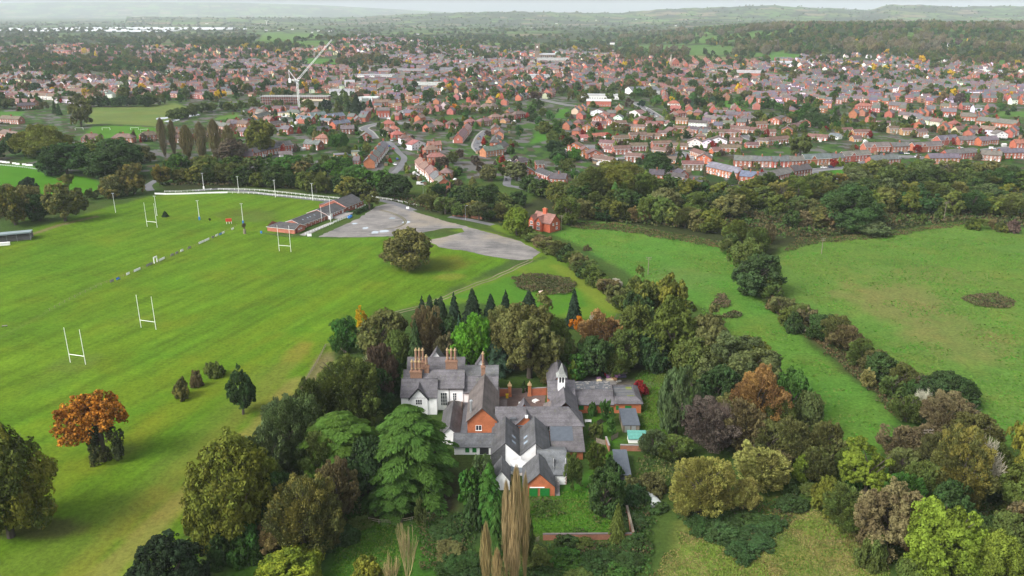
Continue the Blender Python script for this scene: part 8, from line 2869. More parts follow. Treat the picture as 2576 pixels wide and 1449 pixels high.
def build_town(n_individual):
 g = random.Random(5)
 cand = []
 dist = {}
 rowspots = []
 cs = 210.
 for ix in range(-14, 15):
  for iy in range(2, 17):
   cx, cy = ix * cs + g.uniform(-40, 40), iy * cs + g.uniform(-40, 40)
   ang = g.choice((-.45, -.2, 0, .15, .35, .9, 1.35)) + g.uniform(-.12, .12)
   ca, sa = math.cos(ang), math.sin(ang)
   for r in range(-4, 5):
    off = r * 27.
    t = -cs * .62
    while t < cs * .62:
     run = g.choice((1, 1, 2, 2, 4, 6))
     for k in range(run):
      L = g.uniform(7.5, 10)
      x, y = cx + ca * t - sa * off, cy + sa * t + ca * off
      t += L + (.15 if run > 1 else 0)
      if abs(x - ix * cs) > cs / 2 or abs(y - iy * cs) > cs / 2:
       continue
      cand.append((x, y, ang, L * .99, run))
     t += g.uniform(3, 11)
 # keep those standing in the town
 hs = [(o.location.x, o.location.y) for o in THINGS if o.get('category') == 'house']
 rd = [[gp(*tl(k, q[i], q[i + 1])).to_2d() for i in range(0, len(q), 2)] for w, k, q in ROADS]
 tr = [(t['p'][0], t['p'][1], t['R']) for t in TREES if t['kind'] != 'bush' and t['p'][1] > 500]
 out = []
 for (x, y, ang, L, run) in cand:
  near = 500 < y < 1130 and inside(ESTATE, x, y)
  if abs(x) > y * .75 + 60 or not (near or (y > 900 and inside(TOWN, x, y))):
   continue
  if near or y < 1200:
   if any((x - hx) ** 2 + (y - hy) ** 2 < 135 for hx, hy in hs) or any((x - hx) ** 2 + (y - hy) ** 2 < (4 + hr * .45) ** 2 for hx, hy, hr in tr):
    continue
   if min(float(ldist(q, np.array([x]), np.array([y]))[0]) for q in rd) < 9.5:
    continue
  if any(inside(p, x, y) for p in NOHOUSE):
   continue
  z = float(terrain(x, y))
  px, py = pj((x, y, z))
  if (py > 262 and not near) or px < -60 or px > 2640:
   continue
  dens = .92 if 880 < px < 1950 and 165 < py < 250 else .80
  if px > 1950 and py > 150:
   dens = .9
  if py < 185:
   dens = min(dens, .74)
  if px < 640:
   dens = min(dens, .7)
  if py < 150:
   dens = .5
  if 480 < px < 900 and py > 190:
   dens = .75
  if float(vnoise(x, y, 60, 91)) > dens + .1 or g.random() > dens + .08:
   continue
  if near and run > 2:
   continue
  if any((x - hx) ** 2 + (y - hy) ** 2 < rr * rr for hx, hy, rr in KEEPCLEAR):
   continue
  if near:
   hs.append((x, y))
  out.append((y, x, ang, L, run, px, py))
 out.sort()
 mass = []
 spots = []
 for i, (y, x, ang, L, run, px, py) in enumerate(out):
  wall, roof, typ = zone_style(px, py, g)
  spots.append((x, y))
  if i < n_individual:
   ca, sa = math.cos(ang) * L / 2, math.sin(ang) * L / 2
   third = 'left' if px < 860 else 'middle' if px < 1720 else 'right'
   house((x - ca, y - sa), (x + ca, y + sa), typ, wall, roof, ('in the far town, %s part' if y > 1130 else 'filling the estates, %s part') % third, 1 if y > 850 else 2, None, None, run > 2, i)
  else:
   W, e, r, hip, ch = HTYPE[typ]
   wc = tuple(c * g.uniform(.8, 1.2) for c in BRICKS[wall])
   rc = tuple(c * g.uniform(.8, 1.25) for c in ROOFS[roof])
   mass.append((x, y, float(terrain(x, y)), ang, L, W, e + g.uniform(-.3, .4), r + g.uniform(-.3, .5), wc, rc, ch))
 # scattered cottages up the slopes
 for px, py in ((670, 78), (700, 77), (735, 75), (785, 83), (800, 79), (830, 80), (905, 90), (930, 88), (960, 95), (1010, 92), (1050, 88), (1090, 96), (1120, 104), (1480, 108), (1500, 105), (1540, 112), (1650, 110), (2105, 122), (2130, 118), (2150, 120), (2360, 118), (2380, 117), (2350, 118), (1340, 72),
     (1400, 60), (1500, 52), (1700, 66), (1860, 52), (1600, 50), (640, 72), (360, 46), (520, 60)):
  p = gt(px, py)
  mass.append((p.x, p.y, p.z, g.uniform(-.4, .4), g.uniform(10, 22), 9, 5.2, 8.4, (.72, .71, .68), ROOFS['slate'], 1))
 box_houses(mass)
 return out, spots


KEEPCLEAR = []


def big_building(name, p, rz, w, d, h, wall, roof, label, rise=0., cat='building', bands=0):
 p = Vector((p[0], p[1], 0 if len(p) < 3 else p[2]))
 root = empty(name, p, rz)
 tag(root, label, cat)
 KEEPCLEAR.append((p.x - math.sin(rz) * d / 2, p.y + math.cos(rz) * d / 2, max(w, d) * .62))
 mb = MB()
 if rise:
  wall_shape(mb, -w / 2, w / 2, 0, d, h, h + rise)
 else:
  mb.box(-w / 2, w / 2, 0, d, -.2, h)
 mb.build('wall', MAT['tint'] if sum(wall) > 1 else MAT['brick'], root, color=wall)
 mb = MB()
 if rise:
  roof_shape(mb, -w / 2, w / 2, 0, d, h, h + rise, 'x', False, False, .5)
  mb.build('roof', [MAT['roof'], MAT['white']], root, color=roof)
 else:
  mb.box(-w / 2 - .4, w / 2 + .4, -.4, d + .4, h, h + .5)
  mb.build('roof', MAT['tint'], root, color=roof)
 for b in range(bands):
  n = int(w / 3.2)
  for i in range(n):
   place(win_mesh(1.7, 1.25, 'white', 2), 'window', root, (-w / 2 + w * (i + .5) / n, 0, 1 + b * 3.1))
 return root


def landmarks():
 W_, S_ = (.72, .72, .7), (.30, .31, .33)
 B = big_building
 B('retail_store', gp(1506, 268), -.1, 30, 22, 6.5, (.40, .12, .09), (.62, .62, .60), 'red-fronted store with a pale flat roof beside the road junction', 0, 'building', 1)
 B('showroom', gp(1512, 250), -.05, 52, 16, 5.5, (.7, .7, .68), (.36, .36, .36), 'long low white showroom behind the red-fronted store', 0, 'building', 1)
 B('club_hall', gp(1625, 238), .2, 42, 30, 5.5, W_, (.085, .09, .1), 'white hall with a broad dark roof at the edge of the town centre', 4.5, 'building', 1)
 B('market_hall', gp(1390, 162), -.05, 70, 26, 9, (.34, .27, .22), (.22, .22, .21), 'long grey-roofed hall beside the church tower', 5)
 B('school', gp(1860, 190), -.3, 85, 34, 5, (.38, .12, .08), (.27, .25, .25), 'long low school with a pale ribbed roof right of the spire', 4)
 B('warehouse', gp(1960, 165), 0, 70, 26, 6, (.6, .6, .6), (.33, .35, .38), 'wide pale blue-grey roofed works on the right of the town', 3)
 B('warehouse', gp(2150, 162), -.05, 90, 30, 5, (.55, .55, .55), (.33, .35, .39), 'low blue-grey works roof on the far right', 3)
 B('supermarket', gp(1340, 198), .05, 60, 34, 5, (.60, .60, .58), (.32, .33, .35), 'grey flat supermarket in the middle of the town', 0)
 B('council_block', gp(945, 202), .0, 62, 14, 9, W_, (.30, .30, .32), 'long white three-storey block in the town centre', 0, 'building', 3)
 B('terrace_block', gp(1010, 187), -.02, 88, 10, 7, (.34, .10, .06), (.15, .14, .15), 'long brick terrace with many chimneys behind the white block', 3.4, 'building', 2)
 B('brick_hall', gp(1130, 190), -.12, 34, 18, 9, (.36, .115, .07), (.10, .10, .11), 'tall red-brick hall at the top of the avenue hill', 5)
 B('chapel', gp(1075, 225), -.1, 46, 18, 6.5, (.40, .30, .24), (.26, .27, .25), 'pale grey-roofed hall with a long ridge in the centre', 4)
 B('glass_works', gp(925, 262), .0, 26, 12, 8.0, (.62, .68, .68), (.55, .60, .58), 'pale glassy block right of the black-green conifer', 0)
 B('white_shop', gp(880, 218), .15, 15, 14, 6, W_, (.25, .25, .26), 'white gabled shop with a big dark window by the town street', 4)
 B('white_row', gp(860, 240), .1, 34, 12, 5, W_, (.22, .22, .23), 'white cottages row right of the crane', 3.5, 'building', 1)
 # building site under scaffold
 p = gp(742, 263)
 root = empty('building_site', p, -.02)
 tag(root, 'unfinished brick block wrapped in scaffolding beside the tower crane', 'building site')
 KEEPCLEAR.append((p.x, p.y + 20, 55))
 mb = MB()
 mb.box(-42, 42, 0, 16, -.2, 9.5)
 mb.box(-8, 46, -.0, 0.02, 0, 0.01)
 mb.build('wall', MAT['brick'], root, color=(.26, .09, .065))
 mb = MB()
 mb.box(-43, 43, -1, 17, 9.5, 10.2)
 mb.build('roof_deck', MAT['slab'], root)
 mb = MB()
 for lv in (3.2, 6.4, 9.6):
  mb.box(-43.2, 43.2, -2.3, -.9, lv - .15, lv)
 for i in range(30):
  x = -43 + i * 86 / 29
  mb.tube((x, -2.2, 0), (x, -2.2, 11.5), .09, .09, 4)
  mb.tube((x, -1.0, 0), (x, -1.0, 11.5), .09, .09, 4)
 for z in (1, 4.3, 7.5, 10.7):
  mb.tube((-43, -2.2, z), (43, -2.2, z), .07, .07, 4)
 mb.build('scaffold', MAT['steel'], root)
 q = gp(815, 272) - p
 for i in range(12):
  for z in (1.2, 5.0):
   mb = MB()
   x = -40 + i * 7.1
   mb.box(x, x + 2.2, -.08, .02, z, z + 1.6)
   mb.build('window_opening', MAT['trim'], root)
 mb = MB()
 mb.box(16, 44, -22, -3.2, -.1, 6.5)
 mb.build('wing', MAT['slab'], root)
 mb = MB()
 mb.box(15, 45, -23, -3.1, 6.5, 7.1)
 mb.build('wing_deck', mat_plain('new_timber', (.45, .38, .26), .8), root)
 crane()
 church()


def lattice(mb, a, b, w0, w1, n, r=.12, up=Vector((0, 0, 1))):
 a, b = Vector(a), Vector(b)
 d = (b - a).normalized()
 s = d.cross(up)
 if s.length < .01:
  s = Vector((1, 0, 0))
 s.normalize()
 t = s.cross(d).normalized()
 prev = None
 for i in range(n + 1):
  f = i / n
  w = w0 + (w1 - w0) * f
  c = a.lerp(b, f)
  k = [c + s * w + t * w, c - s * w + t * w, c - s * w - t * w, c + s * w - t * w]
  if prev:
   for q in range(4):
    mb.tube(prev[q], k[q], r, r, 4, 0, False)
    e = (q + 1) % 4
    mb.tube(prev[q] if i % 2 else prev[e], k[e] if i % 2 else k[q], r * .7, r * .7, 4, 0, False)
    mb.tube(k[q], k[e], r * .6, r * .6, 4, 0, False)
  prev = k


def crane():
 p = gp(752.5, 270)
 root = empty('tower_crane', p)
 tag(root, 'white luffing tower crane rising over the building site', 'crane')
 wm = mat_plain('crane_white', (.80, .81, .80), .5, 0, .05)
 mb = MB()
 lattice(mb, (0, 0, 0), (0, 0, 31), .95, .95, 15, .13)
 mb.build('tower', wm, root)
 mb = MB()
 mb.box(-1.6, 1.6, -1.6, 1.6, 31, 32.2)
 mb.build('slewing_ring', MAT['steel'], root)
 tip = None
 s = pxm(p)
 tip = Vector(((846 - 752.5) / s, 0, 79.5))
 mb = MB()
 lattice(mb, (1.2, 0, 33), tip, .85, .6, 34, .085)
 mb.build('jib', wm, root)
 mb = MB()
 lattice(mb, (1.5, 0, 32.8), (-9, 0, 32.8), .7, .7, 6, .14)
 mb.build('counter_jib', wm, root)
 mb = MB()
 mb.box(-10, -7.4, -1.3, 1.3, 29.5, 34.5)
 mb.build('counterweight', wm, root)
 mb = MB()
 apex = Vector((-9.2, 0, 44.5))
 for y in (-.8, .8):
  mb.tube((-1.2, y, 33), apex, .28, .2, 5)
  mb.tube((-8.6, y, 33), apex, .2, .16, 5)
 mb.build('a_frame', wm, root)
 mb = MB()
 mb.box(1.2, 3.2, -2.4, -.9, 31.6, 34)
 cab = mb.build('cab', wm, root)
 mb = MB()
 mb.box(1.5, 3.25, -2.45, -1.0, 32.6, 33.7)
 mb.build('cab_window', MAT['glass'], cab)
 mb = MB()
 mb.tube(apex, Vector((1.2, 0, 33)).lerp(tip, .62), .09, .09, 4)
 mb.build('pendant_line', MAT['steel'], root)


def church():
 st = (.20, .155, .12)
 p = gp(1351, 150)
 root = empty('church', p)
 tag(root, 'old brown stone church with a square battlemented tower and clock', 'church')
 KEEPCLEAR.append((p.x + 20, p.y, 50))
 mb = MB()
 w = 5.6
 mb.box(-w, w, -w, w, -.2, 36)
 mb.build('tower', MAT['brick'], root, color=st)
 mb = MB()
 for s in (-1, 1):
  for i in range(5):
   x = -w + .6 + i * (2 * w - 1.2) / 4
   mb.box(x - .8, x + .8, s * w - .3, s * w + .3, 36, 37.6)
   mb.box(s * w - .3, s * w + .3, x - .8, x + .8, 36, 37.6)
  for q in (-1, 1):
   mb.box(s * w - .7, s * w + .7, q * w - .7, q * w + .7, 36, 40.5)
 mb.build('battlement', MAT['brick'], root, color=st)
 mb = MB()
 mb.tube((0, -w - .05, 30), (0, -w - .15, 30), 1.9, 1.9, 14)
 mb.build('clock_face', MAT['white'], root)
 for x in (-1.9, 1.9):
  mb = MB()
  mb.box(x - .9, x + .9, -w - .06, -w + .02, 21, 26)
  mb.build('belfry_opening', MAT['trim'], root)
 mb = MB()
 wall_shape(mb, w, 44, -8, 8, 12, 15.5)
 mb.build('nave', MAT['brick'], root, color=st)
 mb = MB()
 roof_shape(mb, w, 44, -8, 8, 12, 15.5, 'x', False, False, .2, .2)
 mb.build('nave_roof', [MAT['roof'], MAT['slab']], root, color=(.27, .28, .29))
 for i in range(7):
  mb = MB()
  x = 9 + i * 5
  mb.box(x, x + 2, -8.07, -7.98, 5, 10)
  mb.build('window', MAT['glass'], root)
 # chapel with spire
 p = gp(1690, 173)
 root = empty('church', p)
 tag(root, 'red-brick chapel with a slim pointed stone spire right of the centre', 'church')
 KEEPCLEAR.append((p.x + 8, p.y + 5, 28))
 mb = MB()
 mb.box(-5.5, -.5, -2.5, 2.5, -.2, 15)
 mb.build('tower', MAT['brick'], root, color=(.30, .21, .16))
 mb = MB()
 for i in range(8):
  a0, a1 = i * math.pi / 4 + .39, (i + 1) * math.pi / 4 + .39
  mb.poly([(-3 + 2.6 * math.cos(a0), 2.6 * math.sin(a0), 15), (-3 + 2.6 * math.cos(a1), 2.6 * math.sin(a1), 15), (-3, 0, 31)])
 mb.build('spire', MAT['brick'], root, color=(.36, .33, .28))
 mb = MB()
 wall_shape(mb, 0, 14, -3, 18, 14, 21, 'y')
 mb.build('nave', MAT['brick'], root, color=(.33, .11, .075))
 mb = MB()
 roof_shape(mb, 0, 14, -3, 18, 14, 21, 'y', False, False, .3)
 mb.build('nave_roof', [MAT['roof'], MAT['slab']], root, color=(.24, .11, .09))
 for x in (3, 7, 11):
  mb = MB()
  mb.box(x - .8, x + .8, -3.07, -2.98, 4, 10)
  mb.build('window', MAT['glass'], root)
 # wind turbine far off
 p = gt(671, 66)
 root = empty('wind_turbine', p)
 tag(root, 'tiny white wind turbine far off above the left hill', 'wind turbine')
 k = 1 / pxm(p)
 H = 12 * k
 mb = MB()
 mb.tube((0, 0, -1), (0, 0, H), .7 * k * .8, .4 * k * .8, 8)
 mb.build('tower', MAT['white'], root)
 for i in range(3):
  a = .4 + i * 2.094
  mb = MB()
  mb.tube((0, -2, H), (math.cos(a) * H * .55, -2, H + math.sin(a) * H * .55), .45 * k, .12 * k, 5)
  mb.build('blade', MAT['white'], root)


def gardens(spots):
 """hedges, sheds and glasshouses behind the nearer houses"""
 g = random.Random(77)
 n = 0
 houses = [o for o in THINGS if o.get('category') == 'house' and o.get('group') and 380 < o.location.y < 1150]
 RD = [[gp(*tl(k, q[i], q[i + 1])).to_2d() for i in range(0, len(q), 2)] for w, k, q in ROADS]
 cols = {'dark': ((.05, .05, .055), 'dark roofed'), 'white': ((.62, .62, .6), 'white'), 'green': ((.05, .12, .08), 'green'), 'brown': ((.16, .10, .06), 'brown')}
 for o in houses:
  m = o.matrix_basis.copy()
  m = Matrix.Translation(o.location) @ Matrix.Rotation(o.rotation_euler.z, 4, 'Z')
  wh = o['group'].replace('houses ', '')
  for k in range(2):
   if n < 280 and g.random() < .5:
    side = g.choice((-1, 1))
    y = g.uniform(12, 22) if side > 0 else g.uniform(-9, -5)
    p = m @ Vector((g.uniform(-6, 6), y, 0))
    if pj(p)[1] > 470:
     continue
    c = g.choice(list(cols))
    n += 1
    root = empty('garden_shed', p, o.rotation_euler.z + g.choice((0, 1.57)))
    tag(root, '%s garden shed %s' % (cols[c][1], wh), 'shed', 'garden sheds of the estates')
    w, d, h = g.uniform(2, 4), g.uniform(1.8, 3), 2.0
    mb = MB()
    wall_shape(mb, -w / 2, w / 2, 0, d, h, h + .6)
    mb.build('wall', MAT['tint'], root, color=(.5, .5, .48) if c == 'white' else (.2, .14, .09))
    mb = MB()
    roof_shape(mb, -w / 2, w / 2, 0, d, h, h + .6, 'x', False, False, .15, .15, .08)
    mb.build('roof', [MAT['tint'], MAT['wood']], root, color=cols[c][0])
  if g.random() < .75:
   y = g.choice((-6, 11, 14))
   a, b = m @ Vector((-7, y, 0)), m @ Vector((7, y, 0))
   hedge(a, b, 1.0, g.uniform(1.2, 1.9), 'clipped green hedge ' + wh, g.choice(((.03, .06, .02), (.05, .09, .025), (.045, .065, .03), (.09, .13, .03))), 'garden_hedge', 'garden hedges of the estates', .42, 4)
  for k in range(4):
   if g.random() < .2:
    continue
   p = m @ Vector((g.uniform(-11, 11), g.choice((-9, -7, 13, 17, 22, 27)), 0))
   if min(float(ldist(q, np.array([p.x]), np.array([p.y]))[0]) for q in RD) < 5 or any((p.x - o2.location.x) ** 2 + (p.y - o2.location.y) ** 2 < 40 for o2 in houses):
    continue
   if pj(p)[1] < 470:
    add_tree(p, g.uniform(1.3, 3.6), g.uniform(2.8, 8), g.choice(('round', 'round', 'bush', 'ash', 'cone')), g.choice(('DG', 'MG', 'OL', 'OB', 'YG', 'PU', 'RD', 'OL')), wh, jit=.25)


def far_trees():
 """trees of the town, the hill woods and the far hedges"""
 g = random.Random(99)
 cols = ('OL', 'DG', 'OB', 'MG', 'OL', 'DG', 'GG')
 hs = [(o.location.x, o.location.y) for o in THINGS if o.get('category') == 'house' and o.location.y < 1200]
 RD = [[gp(*tl(k, q[i], q[i + 1])).to_2d() for i in range(0, len(q), 2)] for w, k, q in ROADS]
 n = 0
 while n < 430:
  d = g.uniform(540, 1130)
  x = g.uniform(-.4, .66) * d
  if not inside(ESTATE, x, d) or any((x - a) ** 2 + (d - b) ** 2 < 62 for a, b in hs) or min(float(ldist(q, np.array([x]), np.array([d]))[0]) for q in RD) < 6:
   continue
  n += 1
  H = g.uniform(3.5, 9)
  add_tree(Vector((x, d, 0)), H * g.uniform(.4, .6), H, g.choice(('round', 'oak', 'ash', 'round', 'cone')), g.choice(('DG', 'OL', 'MG', 'DG', 'OB', 'OY')), 'among the estate gardens', jit=.2)
 # inside the town
 n = 0
 while n < 2300:
  d = g.uniform(900, 2500)
  x = g.uniform(-.8, .8) * d
  z = float(terrain(x, d))
  px, py = pj((x, d, z))
  if not (-40 < px < 2620 and 100 < py < 262):
   continue
  if any(inside(q[0], x, d) for q in GREENS):
   continue
  w = float(fbm(x, d, 130, 61))
  if w < .42 and g.random() < .6:
   continue
  if any((x - hx) ** 2 + (d - hy) ** 2 < (rr * .75) ** 2 for hx, hy, rr in KEEPCLEAR):
   continue
  n += 1
  H = g.uniform(7, 15) * (1.15 if w > .6 else 1)
  k = g.choice(('round', 'round', 'oak', 'ash', 'round', 'cone'))
  add_tree(Vector((x, d, z)), H * g.uniform(.38, .6) * (.6 if k == 'cone' else 1), H, k, g.choice(cols + (('BR', 'YE', 'PU')[g.randrange(3)],)), 'in the far town', g.choice((0, .3)), jit=.22)
 # named groves
 groves = [(850, 165, 960, 150, 60, ('OB', 'CO', 'BR', 'DG', 'BR')), (930, 150, 1010, 170, 45, ('OB', 'BR', 'DG')), (620, 130, 760, 120, 50, ('DG', 'OL')), (0, 150, 420, 170, 130, ('DG', 'OL', 'MG', 'OB')), (300, 105, 620, 112, 110, ('DG', 'OL')),
    (1000, 95, 1200, 130, 120, ('DG', 'OL', 'MG')), (1150, 90, 1330, 115, 90, ('DG', 'DG', 'OL')), (1480, 118, 1600, 150, 70, ('DG', 'OL', 'BR')), (1330, 128, 1480, 120, 60, ('DG', 'OL')), (1600, 150, 1720, 145, 40, ('DG', 'BR')),
    (2290, 150, 2560, 155, 90, ('DG', 'OL', 'BR')), (0, 95, 560, 100, 150, ('DG', 'OL', 'GG'))]
 for x0, y0, x1, y1, m, cc in groves:
  for i in range(m):
   t = g.random()
   p = gt(x0 + (x1 - x0) * t + g.gauss(0, 6), y0 + (y1 - y0) * t + g.gauss(0, 6))
   H = g.uniform(11, 18)
   add_tree(p, H * g.uniform(.38, .55), H, g.choice(('round', 'oak', 'ash')), g.choice(cc), 'in the groves round the far town', jit=.2)
 # wooded hill on the right
 n = 0
 while n < 1500:
  d = g.uniform(1650, 3900)
  x = g.uniform(.05, .75) * d
  if x < 250 + .10 * (d - 1650) or any(inside(q[0], x, d) for q in GREENS):
   continue
  if float(fbm(x, d, 160, 31)) > .6 and g.random() < .9:
   continue
  z = float(terrain(x, d))
  px, py = pj((x, d, z))
  if px < 1560 or px > 2640 or py > 150 or py < 40 or (py > 138 and px > 1900):
   continue
  n += 1
  pale = float(vnoise(x, d, 170, 5)) > .62
  H = g.uniform(16, 25) if pale else g.uniform(11, 19)
  c = g.choice(('TP', 'TP', 'OB')) if pale else g.choice(('DG', 'OL', 'DG', 'MG', 'OB'))
  add_tree(Vector((x, d, z)), H * g.uniform(.36, .52), H, 'willow' if pale else g.choice(('round', 'oak', 'ash')), c, 'on the wooded hill', jit=.18)
 # the plain: hedgerow trees and copses
 n = 0
 while n < 4200:
  d = math.exp(g.uniform(math.log(2300), math.log(9500)))
  x = g.uniform(-.75, .75) * d
  z = float(terrain(x, d))
  if any(inside(q[0], x, d) for q in GREENS):
   continue
  cell = 230.
  u = (x * math.cos(.35) + d * math.sin(.35)) + 60 * (float(fbm(x, d, 500, 8)) - .5)
  v = (-x * math.sin(.35) + d * math.cos(.35)) * .8 + 90 * (float(fbm(x, d, 450, 9)) - .5)
  eu = min(u / cell % 1, 1 - u / cell % 1) * cell
  ev = min(v / (cell * .8) % 1, 1 - v / (cell * .8) % 1) * cell * .8
  wood = float(fbm(x, d, 420, 13)) > .54
  if min(eu, ev) > 14 and not wood:
   if g.random() < .93:
    continue
  n += 1
  H = g.uniform(9, 17)
  add_tree(Vector((x, d, z)), H * g.uniform(.45, .75), H, g.choice(('round', 'oak')), g.choice(('DG', 'OL', 'DG', 'MG', 'OB')), 'on the far plain', jit=.2)
 # polytunnels on the far left
 for i, (x0, y0, x1, y1) in enumerate(((-40, 73, 300, 76.5), (60, 77, 420, 80.5), (150, 71, 560, 72), (330, 75, 620, 74), (-40, 77, 130, 79))):
  a, b = gt(x0, y0), gt(x1, y1)
  mb = MB()
  u = (b - a)
  L = u.length
  m = max(1, int(L / 60))
  n_ = Vector((-u.y, u.x, 0)).normalized()
  for r in range(9):
   for k in range(m):
    A = a + u * (k / m) + n_ * r * 27
    B = a + u * ((k + .995) / m) + n_ * r * 27
    prev = None
    for q in range(6):
     t = math.pi * q / 5
     o = n_ * (math.cos(t) * 13) + Vector((0, 0, math.sin(t) * 3.5))
     if prev is not None:
      mb.poly([A + prev, B + prev, B + o, A + o])
     prev = o
  o = mb.build('polytunnels', mat_plain('polythene%d' % i, (.5, .52, .54), .5, 0, .05))
  tag(o, None, None, None, 'stuff')


def scatter(name, polys, dens, size, hgt, cols, flat, label, seed, keep=None):
 """uncountable ground cover: leaf-sized faces over a mound or sward"""
 g = np.random.default_rng(seed)
 X, Y = [], []
 for poly in polys:
  xs, ys = [p[0] for p in poly], [p[1] for p in poly]
  n = int((max(xs) - min(xs)) * (max(ys) - min(ys)) * dens)
  x, y = g.uniform(min(xs), max(xs), n), g.uniform(min(ys), max(ys), n)
  d = sdist(poly, x, y) + (fbm(x, y, 5, seed) - .5) * 5
  k = d > 0
  if keep is not None:
   k &= fbm(x, y, keep[0], seed + 3) > keep[1]
  X.append(x[k])
  Y.append(y[k])
 x, y = np.concatenate(X), np.concatenate(Y)
 n = len(x)
 m = fbm(x, y, 4.5, seed + 9)
 z = hgt * np.clip(m * 1.7 - .35, .03, 1.2) * g.uniform(.75, 1.05, n)
 nrm = unit(np.stack([g.normal(0, 1, n) * (1 - flat), g.normal(0, 1, n) * (1 - flat) - .2, np.full(n, .25 + flat)], -1))
 q = leaf_quads(g, np.stack([x, y, z], -1), nrm, size)
 cc = np.array(cols)
 t = np.clip((fbm(x, y, 9, seed + 5) * 1.9 - .45) * len(cc) + g.normal(0, .5, n), 0, len(cc) - 1).astype(int)
 c = 1.15 * cc[t] * (g.uniform(.8, 1.2, (n, 1)) if 'grass' in name else g.uniform(.55, 1.45, (n, 1)))
 me = quads_mesh(name, q, {'cover': np.concatenate([c, np.ones((n, 1))], 1)}, MAT['mass'])
 o = place(me, name)
 tag(o, None, None, None, 'stuff')
 o['label'] = label


